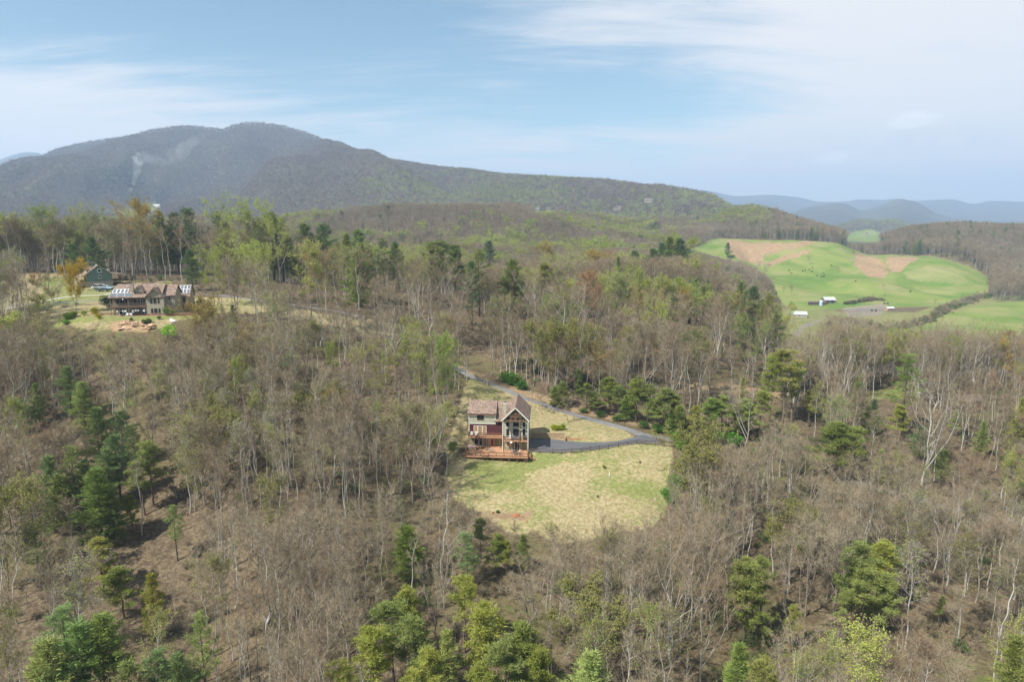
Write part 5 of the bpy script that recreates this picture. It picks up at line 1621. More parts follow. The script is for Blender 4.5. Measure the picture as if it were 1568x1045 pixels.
for i in range(34):
    px_, py_ = r_.uniform(181, 236), r_.uniform(493.5, 505)
    x_, y_, z_ = on_ground(px_, py_, 190)
    boulder('boulder', (x_, y_, z_ + .05), r_.uniform(.3, .75), 300 + i, 'orange-tan boulder set in the stone bank below the solar roofed house', 'boulders of the stone bank')
for i, (px_, py_, lb) in enumerate(((755, 786.5, 'orange clay clod left of the red dirt patch in the clearing'), (789, 792, 'long crumbling orange clay clod in the lower clearing'), (799, 794, 'orange clay clod at the right of the long one'), (807, 801, 'lowest orange clay clod at the clearing\'s edge'))):
    x_, y_, z_ = on_ground(px_, py_)
    boulder('clay_clod', (x_, y_, z_ + .02), .45 if i == 1 else .3, 340 + i, lb, None, 'clay', .35, 'dirt clod')
x_, y_, z_ = on_ground(265, 493, 195)
boulder('boulder', (x_, y_, z_ + .1), .7, 351, 'pale grey boulder on the bank right of the solar roofed house', None, 'solar_frame')

# ------------------------------------------------------------------ the green gabled house
GX, GY, GZ = (143.5 - 784) / F * 279, 274.0, q(275, 439.5) - .1
h3 = empty('house', (GX, GY, GZ), R(35), 'green gabled house on a stone base with a brown porch roof', 'house')
W3 = 9.2
Kit().box(0, W3, 0, 13, 2.2, 5.2).prism([(0, 5.2), (W3, 5.2), (W3 / 2, 8.6)], 0, 13).build('wall', M['green_siding'], h3)
Kit().box(-.02, W3 + .02, -.02, 13, -.6, 2.2).build('stone_base', M['stone'], h3)
Kit().slab([(-.6, -.5, 4.85), (W3 / 2, -.5, 8.85), (W3 / 2, 13.4, 8.85), (-.6, 13.4, 4.85)], .2).slab([(W3 / 2, -.5, 8.85), (W3 + .6, -.5, 4.85), (W3 + .6, 13.4, 4.85), (W3 / 2, 13.4, 8.85)], .2).build('roof', M['shingle_d'], h3)
Kit().bar((-.6, -.55, 4.75), (W3 / 2, -.55, 8.72), .08, .26).bar((W3 / 2, -.55, 8.72), (W3 + .6, -.55, 4.75), .08, .26).build('rake_board', M['greige'], h3)
window(h3, 4.45, 5.4, 6.0, 7.1, 0, 'white_trim', .2); window(h3, 4.5, 5.3, 3.4, 4.6, 0, 'white_trim', .1, 1)
for i, yy in enumerate((2.2, 6.0, 9.8)):
    d_ = Kit().box(.6, 3.4, yy, yy + 1.7, 5.2, 7.0).prism([(yy, 7.0), (yy + 1.7, 7.0), (yy + .85, 7.8)], .6, 3.4, 'x').build('dormer', M['green_siding'], h3)
    Kit().slab([(.3, yy - .25, 6.85), (.3, yy + .85, 7.95), (4.0, yy + .85, 7.95), (4.0, yy - .25, 6.85)], .1).slab([(.3, yy + .85, 7.95), (.3, yy + 1.95, 6.85), (4.0, yy + 1.95, 6.85), (4.0, yy + .85, 7.95)], .1).build('dormer_roof', M['shingle'], d_)
    Kit().box(.5, .6, yy + .35, yy + 1.35, 5.7, 6.9).build('dormer_window', M['white_trim'], d_)
Kit().slab([(-3.2, -.3, 3.9), (-.5, -.3, 4.95), (-.5, 13, 4.95), (-3.2, 13, 3.9)], .15).build('porch_roof', M['shingle_d'], h3)
for yy in (0, 4, 8, 12):
    Kit().box(-3.0, -2.8, yy, yy + .2, 2.2, 3.85).build('porch_post', M['brown_trim'], h3)
Kit().box(-3.1, 0, 0, 13, -.6, 2.2).build('porch_base', M['stone'], h3)
k = Kit().box(-3.1, -.05, .02, .1, 3.0, 3.1)
for i in range(18): k.box(-3.0 + i * .16, -2.97 + i * .16, .04, .08, 2.2, 3.0)
k.build('porch_railing', M['brown_trim'], h3)
ch = Kit().box(2.6, 4.2, 5.5, 6.3, 7.0, 9.6).build('chimney', M['green_siding'], h3)
Kit().box(2.55, 4.25, 5.45, 6.35, 9.6, 9.72).build('chimney_cap', M['stone'], ch)
Kit().box(W3 + .05, W3 + 4.0, 3, 10, 2.1, 2.3).build('side_deck_floor', M['brown_trim'], h3)
Kit().slab([(W3 + .2, 3, 5.2), (W3 + 4.2, 3, 4.6), (W3 + 4.2, 10, 4.6), (W3 + .2, 10, 5.2)], .12).build('side_deck_roof', M['shingle'], h3)
for yy in (3.1, 9.8):
    Kit().box(W3 + 3.8, W3 + 3.95, yy, yy + .15, -.6, 4.7).build('side_deck_post', M['brown_trim'], h3)


# ------------------------------------------------------------------ vehicles beside the green house
def car(name, loc, rz, paint, label, cat, prof, cabin, length=4.8, w=1.8, bed=False):
    t_ = empty(name, loc, rz, label, cat)
    m_ = flat_mat(name + '_paint', paint, .35, .5, .04)
    k = Kit(); k.prism([(x * length, z) for x, z in prof], -w / 2, w / 2)
    k.build('body', m_, t_, .06)
    k = Kit(); k.prism([(x * length, z) for x, z in cabin], -w / 2 + .12, w / 2 - .12)
    k.build('cabin', m_, t_, .05)
    xs_ = [x * length for x, z in cabin]; zs_ = [z for x, z in cabin]
    k = Kit()
    x0, x1 = min(xs_) + .35, max(xs_) - .35; z0, z1 = min(zs_) + .08, max(zs_) - .1
    for s_ in (-1, 1):
        yy = s_ * (w / 2 - .115)
        for a_, b_ in ((x0, (x0 + x1) / 2 - .05), ((x0 + x1) / 2 + .05, x1)):
            k.box(a_, b_, yy - .01, yy + .01, z0, z1)
    k.build('side_window', M['glass'], t_)
    a_, b_ = cabin[0], cabin[1]
    Kit().bar((a_[0] * length - .02, 0, a_[1] + .05), (b_[0] * length - .02, 0, b_[1] - .05), w - .4, .03).build('windscreen', M['glass'], t_)
    for sx in (.2, .8):
        for s_ in (-1, 1):
            k = Kit().cyl((0, 0), .34, .34, -.11, .11, 16); k.v = [(p[0] + sx * length, p[2] + s_ * (w / 2 - .1), p[1] + .34) for p in k.v]
            wh = k.build('wheel', M['rubber'], t_)
            k = Kit().cyl((0, 0), .19, .19, -.12, .12, 12); k.v = [(p[0] + sx * length, p[2] + s_ * (w / 2 - .1), p[1] + .34) for p in k.v]
            k.build('rim', M['solar_frame'], wh)
    for s_ in (-1, 1):
        Kit().box(-.02, .04, s_ * (w / 2 - .35) - .14, s_ * (w / 2 - .35) + .14, .62, .78).build('headlight', M['solar_frame'], t_)
    return t_


SED = [(0, .35), (1, .35), (1, .9), (.97, .98), (.80, 1.0), (.25, .95), (.03, .82), (0, .7)]
cz = hf(GX + 3, GY - 2)
for px_, py_, rz_, col_, nm_, lb, cabn, ln_ in (
    (150, 442.5, .15, (.62, .63, .62), 'van', 'silver white van parked before the green gabled house', [(.10, .95), (.22, 1.85), (.95, 1.85), (.99, .95)], 4.9),
    (164, 443, -.1, (.35, .47, .55), 'pickup_truck', 'pale blue pickup truck beside the green gabled house', [(.28, .95), (.38, 1.65), (.62, 1.65), (.66, .95)], 5.3),
    (157, 446.5, .05, (.04, .045, .05), 'parked_car', 'black low car in front of the van and pickup', [(.30, .95), (.42, 1.35), (.72, 1.35), (.85, .95)], 4.7)):
    x_, y_, z_ = on_ground(px_, py_, 240)
    car(nm_, (x_ - ln_ / 2, y_, z_), rz_, col_, lb, nm_.replace('_', ' '), SED, cabn, ln_)


# ------------------------------------------------------------------ farm buildings, sheds and far houses
def simple_house(px, py, w, d, h, rise, wall, roofm, label, cat='house', rz=0.0, Y0=60, wins=3, name='house', lift=0.0):
    x_, y_, z_ = on_ground(px, py, Y0)
    t_ = empty(name, (x_ - w / 2, y_, z_ + lift), rz, label, cat)
    Kit().box(0, w, 0, d, -1.5, h).prism([(0, h), (d, h), (d / 2, h + rise)], 0.01, w - .01, 'x').build('wall', M[wall], t_)
    e = .35
    Kit().slab([(-e, -e, h - e * rise / d * 2 + .1), (w + e, -e, h - e * rise / d * 2 + .1), (w + e, d / 2, h + rise + .1), (-e, d / 2, h + rise + .1)], .15).slab([(-e, d / 2, h + rise + .1), (w + e, d / 2, h + rise + .1), (w + e, d + e, h - e * rise / d * 2 + .1), (-e, d + e, h - e * rise / d * 2 + .1)], .15).build('roof', M[roofm], t_)
    for i in range(wins):
        xx = w * (i + .5) / wins
        window(t_, xx - .5, xx + .5, h * .38, h * .75, 0, 'white_trim', .1)
    return t_


b_ = simple_house(1272, 465, 11.5, 9, 3.6, 2.4, 'grey_board', 'tin', 'grey barn with a pale metal roof on the pasture\'s lower edge', 'barn', .1, 600, 0, 'barn')
Kit().box(1.0, 4.5, -.08, .0, -.2, 2.8).box(6.2, 9.8, -.08, .0, -.2, 2.8).build('doorway_shade_panel', M['dark_iron'], b_)  # dark panels on the solid wall paint the shade inside open doorways
x_, y_, z_ = on_ground(1252, 467.5, 600)
t_ = empty('stock_shed', (x_ - 8, y_, z_), -.06, 'long low dark livestock shed left of the pale roofed barn', 'shed')
Kit().box(0, 17, 0, 5, -1, 2.2).build('wall', M['fencewood'], t_)
Kit().slab([(-.4, -.4, 2.3), (17.4, -.4, 2.3), (17.4, 5.4, 3.0), (-.4, 5.4, 3.0)], .12).build('roof', M['fencewood'], t_)
x_, y_, z_ = on_ground(1255, 468, 600)
t_ = empty('feed_silo', (x_, y_ - 3, z_), 0, 'pale blue feed silo before the dark livestock shed', 'silo')
Kit().cyl((0, 0), 1.6, 1.6, .0, 4.6, 18).build('tank', M['silo'], t_)
Kit().cyl((0, 0), 1.65, .2, 4.6, 5.6, 18).build('cap', M['solar_frame'], t_)
simple_house(1223, 486, 13, 8, 2.8, 2.2, 'greige', 'tin_green', 'small house with a pale green metal roof by the creek road', 'house', -.25, 500, 3)
simple_house(1366, 476, 8, 5, 2.0, 1.2, 'weathered', 'tin', 'small weathered feed shed on the gravel patch', 'shed', .3, 600, 0, 'shed')
simple_house(1335, 459, 5, 4, 2.0, .8, 'fencewood', 'fencewood', 'tiny dark shelter among the hedgerow shrubs', 'shed', 0, 600, 0, 'shed')
simple_house(1472, 625, 13, 6, 2.7, 1.2, 'brown_trim', 'grey_board', 'small brown building half hidden behind the big pale tree', 'shed', -.08, 180, 2, 'brown_building')
simple_house(1422, 612, 4, 3, 2.4, .9, 'white_trim', 'grey_board', 'small pinkish white shed left of the brown building', 'shed', .1, 180, 1, 'shed')
for px_, py_, w_, lb in ((238, 317, 26, 'long pale roofed farmhouse at the foot of the mountain'), (222, 319, 12, 'dark roofed farm shed left of the mountain farmhouse')):
    simple_house(px_, py_, w_, 12, 4, 4, 'white_trim' if w_ > 20 else 'fencewood', 'tin' if w_ > 20 else 'fencewood', lb, 'farmhouse' if w_ > 20 else 'shed', 0, 1400, 4 if w_ > 20 else 0, 'farmhouse' if w_ > 20 else 'shed')
FAR_HOMES = []
for px_, py_, Y_, lb in ((840, 318, 1450, 'white two-storey house high in the middle hills'), (823, 319, 1450, 'small white house left of the two-storey hill house'), (993, 305, 1650, 'tiny pale house just under the long ridge'), (945, 316, 1500, 'long pale house in the woods below the long ridge'), (1005, 346, 1150, 'white house low in the woods above the far pine cluster'), (1454, 333, 1500, 'white house on the right wooded hilltop'), (1328, 356, 2300, 'tiny white house in the far valley meadow')):
    wdt = 17 if 'long' in lb else 9
    x_, Y_, z_ = by_top(px_, py_, 9, Y_ * .6, Y_ * 1.25)
    FAR_HOMES.append((px_, py_, Y_))
    t_ = empty('house', (x_ - wdt / 2, Y_, z_), 0, lb, 'house')
    Kit().box(0, wdt, 0, 9, -3, 7).prism([(0, 7), (9, 7), (4.5, 10)], .02, wdt - .02, 'x').build('wall', M['greige'], t_)
    Kit().slab([(-.5, -.5, 6.8), (wdt + .5, -.5, 6.8), (wdt + .5, 4.5, 10.2), (-.5, 4.5, 10.2)], .2).slab([(-.5, 4.5, 10.2), (wdt + .5, 4.5, 10.2), (wdt + .5, 9.5, 6.8), (-.5, 9.5, 6.8)], .2).build('roof', M['grey_board'], t_)
    for i in range(3):
        window(t_, 1.0 + i * wdt / 3.3, 2.1 + i * wdt / 3.3, 3.8, 5.6, 0, 'brown_trim', .1)


x_, y_, z_ = on_ground(933, 731)
t_ = empty('marker_post', (x_, y_, z_), 0, 'small white marker post standing in the middle of the clearing', 'post')
Kit().box(-.07, .07, -.07, .07, -.2, .95).build('post', M['white_plastic'], t_, .02)
Kit().cyl((0, 0), .10, .02, .95, 1.06, 8).build('post_cap', M['white_plastic'], t_)

# ------------------------------------------------------------------ cattle
def cow_mesh():
    """one continuous surface grown over a skeleton"""
    V = [(0, 0, 1.05), (-.55, 0, 1.08), (.45, 0, 1.05), (.85, 0, 1.15), (1.15, 0, 1.25), (1.38, 0, 1.12),       # belly, rump, chest, neck, poll, muzzle
         (-.62, .2, .72), (-.72, .2, .40), (-.66, .2, .04), (-.62, -.2, .72), (-.72, -.2, .40), (-.66, -.2, .04),
         (.50, .19, .66), (.50, .19, .36), (.52, .19, .04), (.50, -.19, .66), (.50, -.19, .36), (.52, -.19, .04),
         (-.82, 0, 1.15), (-.90, 0, .70), (1.12, .16, 1.30), (1.12, -.16, 1.30)]
    E = [(0, 1), (0, 2), (2, 3), (3, 4), (4, 5), (1, 6), (6, 7), (7, 8), (1, 9), (9, 10), (10, 11), (2, 12), (12, 13), (13, 14), (2, 15), (15, 16), (16, 17), (1, 18), (18, 19), (4, 20), (4, 21)]
    RR = [.40, .36, .36, .22, .15, .10, .15, .09, .07, .15, .09, .07, .13, .08, .07, .13, .08, .07, .06, .03, .04, .04]
    me = bpy.data.meshes.new('cow_body'); me.from_pydata(V, E, [])
    o = bpy.data.objects.new('cow', me); COL.objects.link(o)
    sk = o.modifiers.new('skin', 'SKIN')
    me.skin_vertices.new() if not me.skin_vertices else None
    for i, r0 in enumerate(RR):
        me.skin_vertices[0].data[i].radius = (r0, r0 * 1.05)
    me.skin_vertices[0].data[0].use_root = True
    o.modifiers.new('smooth', 'SUBSURF').levels = 1
    bpy.context.view_layer.update()
    dg = bpy.context.evaluated_depsgraph_get()
    m2 = bpy.data.meshes.new_from_object(o.evaluated_get(dg)); m2.name = 'cow_body'
    m2.materials.clear(); m2.materials.append(M['hide'])
    bpy.data.objects.remove(o)
    return m2


cm = cow_mesh()
COWS = [(1208, 415.5, 'black cow at the far left of the pasture herd'), (1212, 419.5, 'black cow just below the leftmost one'), (1229, 416.5, 'black cow under the round pasture tree, left'), (1233, 415.5, 'black cow under the round pasture tree, second'),
        (1239, 414, 'black cow under the round pasture tree, third'), (1243, 416.5, 'black cow right of the round pasture tree'), (1244, 411.5, 'black cow standing a little above the round tree group'), (1273, 408, 'black cow alone high on the green slope'), (1251, 424, 'black cow left of the tight middle pair'),
        (1261, 419.5, 'black cow above the tight middle group'), (1257, 425.5, 'black cow, left in the tight middle group'), (1260, 425.2, 'black cow, right in the tight middle group'), (1262, 424, 'black cow at the right end of the middle group'),
        (1394, 448, 'black cow alone on the right part of the pasture'), (1354, 466.5, 'black cow left of two near the gravel patch'), (1359, 466.5, 'black cow right of two near the gravel patch'), (1335, 477.5, 'black cow on the gravel, left'), (1341, 477.5, 'black cow on the gravel, right'), (1310, 432, 'black cow below the brushy pasture tree')]
for i, (px_, py_, lb) in enumerate(COWS):
    x_, y_, z_ = on_ground(px_, py_, 600)
    o = bpy.data.objects.new('cow', cm); COL.objects.link(o); o.location = (x_, y_, z_ - .02); o.rotation_euler = (0, 0, [0, 2.8, .4, 3.4, 5.9][i % 5]); o.scale = (1.15,) * 3
    tag(o, lb, 'cow', 'cattle on the far pasture')

# ------------------------------------------------------------------ named trees, one by one
TONE = {'g': (1.05, 1.02, .9), 'y': (1.22, 1.10, .66), 'd': (.66, .72, .66), 'b': (1.0, 1.06, 1.0), 'l': (1.38, 1.35, 1.25), 'o': (1.08, 1.02, .72), 'v': (1.02, 1.12, .78)}
LEAFT = {'yg': (.92, .92, .95), 'pale': (.95, .92, 1.5), 'bright': (.92, .99, .88), 'orange': (1.10, .76, .80), 'red': (.95, .50, .85), 'tan': (1.0, .72, 1.2), 'gold': (1.35, .88, .42), 'olive': (.72, .66, .9), 'yellow': (1.9, 1.25, .15)}
NAMED = []       # (px, py of middle, short noun phrase) for naming neighbours


def spot(px, top, base=None, h=None, Y0=70, Y1=4000):
    if base is not None:
        x, y, z = on_ground(px, base, Y0)
        yp = (top - 522.5) / F
        ztop = CAMZ - y * (SP + CP * yp) / (CP - SP * yp)
        return x, y, z, max(ztop - z, 3.0)
    x, y, z = by_top(px, top, h, Y0, min(Y1, Y0 + (80 if Y0 < 500 else 420)) if Y0 > 190 else 420)
    _, pyt = project(x, y, z + h)
    if float(pyt) > top + 2.5 and Y0 < 500:          # not tall enough anywhere: let it be taller on the crest
        Yc = np.arange(Y0, Y0 + 60, 2.0); yp = (top - 522.5) / F; den = CP - SP * yp
        xc = Yc * (px - 784) / F / den; need = CAMZ - Yc * (SP + CP * yp) / den - H(xc, Yc)
        k = int(np.argmin(need)); x, y, h = float(xc[k]), float(Yc[k]), float(min(need[k], 34)); z = hf(x, y)
    return x, y, z, h


def conifer(kind, px, top, tone, label, short=None, base=None, h=None, var=None, wide=1.0, Y0=70, group=None, hmax=27):
    x, y, z, hh = spot(px, top, base, h, Y0)
    if hh > hmax and base is not None:
        x, y, z, hh = spot(px, top, None, hmax * .9, Y0)
    w = wide * (1.36 if kind == 'white' else 1.25) * (1.02 if 820 < px < 1150 and base is not None and base < 680 else 1) * min(1.0 + max(0, (14 - hh)) * .035, 1.5)
    o = plant(kind, 'pine_tree', x, y, z, hh, var, TONE[tone], w, label, 'pine tree', group)
    taken.append((x, y, 2.6 if hh > 8 else 1.6)); SHOW.append((x, y, z, hh, hh * .16 * w))
    if short:
        px_, py_ = project(x, y, z + hh * .6); NAMED.append((float(px_), float(py_), short))
    return o


taken = []
SHOW = []        # (x, y, z of the foot of the crown, crown height, half width) of trees that stand in plain view
for a in (
 # kind, px, top, tone, base/h, var, wide, label, short
 ('white', 110, 562, 'g', 645, 0, 1.1, 'small green pine, highest of the dark pine group on the left slope', 'the highest left-slope pine'),
 ('white', 62, 588, 'l', 655, 4, 1.1, 'pale green pine at the far left of the upper left pine group', 'the pale upper left pine'),
 ('white', 132, 586, 'l', 662, 2, 1.1, 'light green pine just right of the highest pine on the left slope', None),
 ('white', 157, 625, 'd', 725, 0, 1.15, 'broad dark green pine at the top of the big left pine stand', 'the dark pine topping the left stand'),
 ('white', 192, 632, 'd', 725, 1, 1.0, 'dark blue-green pine right beside the broad dark one, left stand', None),
 ('white', 186, 668, 'b', 770, 1, 1.0, 'blue-green pine in the middle of the big left pine stand', 'the blue-green pine of the left stand'),
 ('scrub', 236, 678, 'g', 775, 0, 1.1, 'thin-topped green pine at the right edge of the left pine stand', None),
 ('white', 121, 684, 'g', 800, 3, 1.05, 'tall green pine with bare lower trunk at the left stand', None),
 ('white', 86, 700, 'g', 808, 0, 1.15, 'wide green pine at the left edge of the big left stand', 'the wide left-edge pine'),
 ('white', 158, 718, 'v', 835, 2, 1.15, 'bright fresh green pine standing in front of the left stand', 'the bright pine before the left stand'),
 ('scrub', 203, 762, 'y', 820, 2, .9, 'small yellow-green pine right of the bright pine of the left stand', None),
 ('white', 272, 776, 'b', 862, 3, .95, 'lone bluish pine right of and below the left pine stand', 'the lone bluish left pine'),
 ('scrub', 158, 828, 'o', 915, 2, 1.1, 'round olive pine directly below the bright pine on the left', 'the round olive pine'),
 ('white', 60, 806, 'l', 885, 1, 1.0, 'faint light green pine low on the left edge slope', None),
 ('scrub', 190, 872, 'o', 950, 2, 1.2, 'spreading olive pine with flat boughs low on the left', None),
 ('white', 240, 880, 'y', 985, 4, 1.0, 'slender yellow-green pine in the lower left', 'the slender yellow-green pine'),
 ('white', 95, 935, 'l', None, 1, 1.1, 'light green feathery pine near the bottom left corner', 'the feathery corner pine'),
 ('white', 152, 948, 'v', None, 2, 1.1, 'deep green full pine beside the feathery one, bottom left', 'the full bottom left pine'),
 ('white', 306, 943, 'l', None, 3, .9, 'thin light green pine on the bottom edge, left of centre', None),
 ('white', 240, 1000, 'b', None, 1, 1.1, 'bluish pine crown cut by the bottom edge, lower left', 'the bluish bottom edge pine'),
 ('white', 197, 1018, 'g', None, 2, 1.0, 'green pine crown cut by the bottom edge left of a bluish one', None),
 ('white', 627, 806, 'v', 888, 2, 1.25, 'full bright green pine standing alone below the clearing\'s left side', 'the full bright pine below the clearing'),
 ('white', 716, 818, 'l', 897, 1, 1.15, 'light green layered pine below the clearing\'s lower left edge', 'the layered pine below the clearing'),
 ('scrub', 737, 796, 'd', 858, 0, .8, 'small dark pine touching the clearing\'s lower left edge', None),
 ('scrub', 760, 820, 'o', 882, 2, 1.0, 'olive pine right of the layered one below the clearing', None),
 ('white', 800, 820, 'g', 878, 4, 1.1, 'rounded green pine at the clearing\'s bottom edge', 'the rounded pine on the clearing edge'),
 ('scrub', 776, 828, 'y', 884, 3, .9, 'yellow-green pine between the two pines on the clearing\'s bottom edge', None),
 ('scrub', 712, 886, 'y', 1003, 1, 1.15, 'tall olive pine with two dark stems in the lower centre', 'the tall olive pine in the lower centre'),
 ('scrub', 622, 905, 'y', 1015, 0, 1.0, 'olive pine with slim bare trunk in the bottom centre', 'the slim-trunked olive pine'),
 ('scrub', 597, 925, 'g', None, 1, 1.15, 'green-topped scrub pine on the left of the bottom centre grove', None),
 ('white', 683, 968, 'l', None, 4, .9, 'narrow silvery green young pine in the bottom centre grove', 'the silvery young pine'),
 ('scrub', 745, 930, 'y', None, 0, 1.1, 'olive scrub pine right of the tall one, bottom centre grove', None),
 ('scrub', 793, 962, 'o', None, 2, 1.0, 'dull olive pine at the right end of the bottom centre grove', 'the right end olive pine'),
 ('scrub', 655, 1002, 'y', None, 1, 1.1, 'wide yellow-olive pine crown on the bottom edge, centre', None),
 ('scrub', 738, 1018, 'y', None, 2, .9, 'bright yellow-green pine crown cut by the bottom edge', None),
 ('white', 905, 1002, 'l', None, 0, 1.25, 'thick pale green pine crown cut by the bottom edge, centre', 'the thick pale bottom pine'),
 ('scrub', 568, 966, 'y', None, 0, 1.1, 'yellow-green scrub pine leftmost in the bottom centre grove', None),
 ('scrub', 520, 1018, 'y', None, 1, .9, 'low yellow-green pine crown on the bottom edge left of the grove', None),
 ('scrub', 1182, 796, 'y', 860, 0, 1.0, 'small yellow-green pine below the right woods track', 'the small pine below the track'),
 ('scrub', 1138, 858, 'g', 985, 0, 1.2, 'tall green pine with dark trunk left of the lower right pair', 'the dark-trunked lower right pine'),
 ('scrub', 1163, 855, 'g', 962, 1, 1.0, 'green pine touching the dark-trunked one, lower right', None),
 ('scrub', 1298, 828, 'g', 968, 3, 1.25, 'tallest pine of the lower right grove, full green top', 'the tallest pine of the lower right grove'),
 ('scrub', 1338, 832, 'y', 948, 0, 1.1, 'olive pine in the middle of the lower right grove', None),
 ('scrub', 1367, 838, 'd', 920, 1, .8, 'thin dark green pine at the right of the lower right grove', 'the thin dark grove pine'),
 ('scrub', 1347, 880, 'g', 988, 2, 1.0, 'lower green pine at the foot of the lower right grove', None),
 ('scrub', 1285, 905, 'g', 990, 1, .95, 'small green pine at the left foot of the lower right grove', None),
 ('scrub', 1437, 914, 'g', 962, 3, .7, 'tiny green pine top among bare trees, lower right', None),
 ('white', 1131, 990, 'v', None, 4, 1.15, 'dense green young pine on the bottom edge, right of centre', 'the dense young bottom pine'),
 ('scrub', 1165, 1012, 'g', None, 0, .9, 'green scrub pine right of the dense young pine, bottom edge', None),
 ('white', 1557, 980, 'o', None, 4, 1.0, 'olive pine near the bottom right corner', None),
 ('white', 172, 688, 'g', 775, 0, 1.1, 'green pine filling the gap below the blue-green one, left stand', None),
 ('white', 212, 652, 'd', 745, 3, 1.0, 'dark pine at the upper right of the big left pine stand', None),
 ('white', 138, 706, 'd', 790, 1, 1.0, 'dark pine between the two tall bare-trunked ones of the left stand', None),
 ('white', 100, 728, 'g', 815, 2, 1.1, 'green pine below the wide one at the left edge of the stand', None),
 ('white', 178, 752, 'd', 838, 4, 1.1, 'dark pine tucked behind the bright fresh green one', None),
 ('scrub', 222, 705, 'g', 790, 0, 1.1, 'green pine under the thin-topped one, left stand', None),
 ('white', 40, 612, 'l', 668, 0, 1.1, 'hazy pine leftmost on the upper left slope', None),
 ('white', 118, 960, 'v', None, 0, 1.2, 'bushy pine between the feathery and the full bottom left pines', None),
 ('white', 70, 985, 'l', None, 2, 1.1, 'low light pine in the bottom left corner group', None),
 ('white', 270, 1005, 'g', None, 0, 1.0, 'green pine right of the bluish bottom edge crown', None),
 ('scrub', 640, 945, 'g', None, 3, 1.1, 'green scrub pine in the middle of the bottom centre grove', None),
 ('scrub', 768, 985, 'g', None, 1, 1.1, 'dark green scrub pine between the last two olive grove pines', None),
 ('scrub', 820, 1000, 'y', None, 0, 1.0, 'yellow-green scrub pine beyond the right end of the grove', None),
 ('scrub', 1318, 868, 'g', 985, 0, 1.1, 'green pine under the tallest one of the lower right grove', None),
 ('scrub', 1152, 900, 'o', 992, 2, 1.1, 'olive pine at the foot of the dark-trunked lower right pine', None),
 ('scrub', 1210, 930, 'g', 1000, 3, .9, 'slim green pine between the two lower right groves', None),
 # behind the drive
 ('scrub', 886, 566, 'd', 630, 3, .75, 'slim dark pine above the bend of the driveway', 'the slim dark driveway pine'),
 ('white', 862, 585, 'g', 625, 2, 1.2, 'bushy green pine left of the slim dark one by the drive', None),
 ('white', 850, 592, 'v', 622, 2, 1.2, 'low bright green pine closest to the house by the drive', None),
 ('scrub', 932, 580, 'o', 636, 2, 1.3, 'wide olive pine over the middle of the driveway', 'the wide olive driveway pine'),
 ('scrub', 910, 600, 'g', 636, 2, 1.2, 'low green pine between the slim and the wide driveway pines', None),
 ('scrub', 973, 582, 'o', 648, 0, 1.35, 'large olive pine behind the right part of the driveway', None),
 ('scrub', 1015, 596, 'g', 660, 2, 1.35, 'broad green pine above the right end of the driveway', 'the broad pine at the drive\'s right end'),
 ('scrub', 1000, 612, 'o', 655, 2, 1.1, 'low olive pine in front of the broad one at the drive', None),
 ('scrub', 898, 588, 'o', 634, 1, 1.1, 'olive pine close behind the slim dark driveway pine\'s right side', None),
 ('scrub', 948, 592, 'g', 642, 0, 1.2, 'green pine squeezed between the wide and the large driveway pines', None),
 ('white', 960, 606, 'v', 646, 2, 1.2, 'low fresh green pine at the drive below the large olive one', None),
 ('scrub', 992, 590, 'g', 654, 1, 1.2, 'green pine between the large olive and the broad driveway pines', None),
 ('scrub', 1032, 604, 'o', 662, 3, 1.2, 'olive pine rising right behind the broad driveway pine', None),
 ('white', 1028, 630, 'v', 668, 4, 1.2, 'low bright pine at the broad driveway pine\'s foot', None),
 ('scrub', 1105, 606, 'g', 668, 1, 1.2, 'green pine between the spreading and the rounded bright pines', None),
 ('scrub', 1122, 622, 'o', 674, 2, 1.1, 'low olive pine left of the rounded bright one', None),
 ('scrub', 1162, 600, 'o', 662, 0, 1.2, 'olive pine left of the three tall close ones', None),
 ('white', 1040, 622, 'g', 668, 2, 1.2, 'low dark pine where the driveway leaves the view', None),
 ('scrub', 1085, 611, 'v', 672, 2, 1.4, 'bright green spreading pine right of the driveway\'s end', 'the spreading pine right of the drive'),
 ('scrub', 1065, 622, 'o', 674, 2, 1.0, 'small olive pine left of the spreading bright green one', None),
 ('scrub', 1142, 612, 'v', 672, 2, 1.4, 'bright green rounded pine left of the tall three', None),
 ('white', 1135, 577, 'l', 625, 4, .8, 'pale slim pine rising behind the rounded ones right of the drive', None),
 ('scrub', 1197, 536, 'g', 648, 1, 1.3, 'tallest of three close pines in the right woods', 'the three tall close pines'),
 ('scrub', 1177, 546, 'o', 646, 3, 1.1, 'left one of three tall close pines in the right woods', None),
 ('scrub', 1212, 556, 'g', 648, 3, 1.1, 'right one of three tall close pines in the right woods', None),
 ('scrub', 1238, 600, 'o', 655, 0, 1.1, 'olive pine just right of the three tall ones', None),
 ('scrub', 1258, 612, 'g', 658, 2, 1.1, 'lower green pine between the tall three and the dark pine', None),
 ('white', 1310, 588, 'd', 665, 1, 1.0, 'dark green pine left of the tall layered pine', 'the dark pine left of the layered one'),
 ('white', 1333, 612, 'd', 668, 0, 1.0, 'second dark pine, tucked against the dark one near the shed', None),
 ('scrub', 1275, 648, 'o', 738, 2, 1.5, 'big flat-boughed olive pine above the woods track', 'the flat-boughed olive pine'),
 ('scrub', 1308, 655, 'g', 735, 0, 1.2, 'pine with yellow-tipped boughs right of the flat-boughed one', None),
 ('white', 1394, 545, 'v', 690, 3, 1.1, 'tall isolated layered pine near the small brown building', 'the tall layered pine'),
 ('scrub', 1372, 622, 'y', 675, 2, 1.2, 'light yellow-green pine at the foot of the tall layered pine', None),
 ('white', 1405, 655, 'd', 715, 1, 1.1, 'dark pine hidden under the big fallen-looking pale tree', None),
 ('scrub', 1462, 630, 'v', 668, 2, 1.2, 'bright green low pine below the small brown building', 'the low pine by the brown building'),
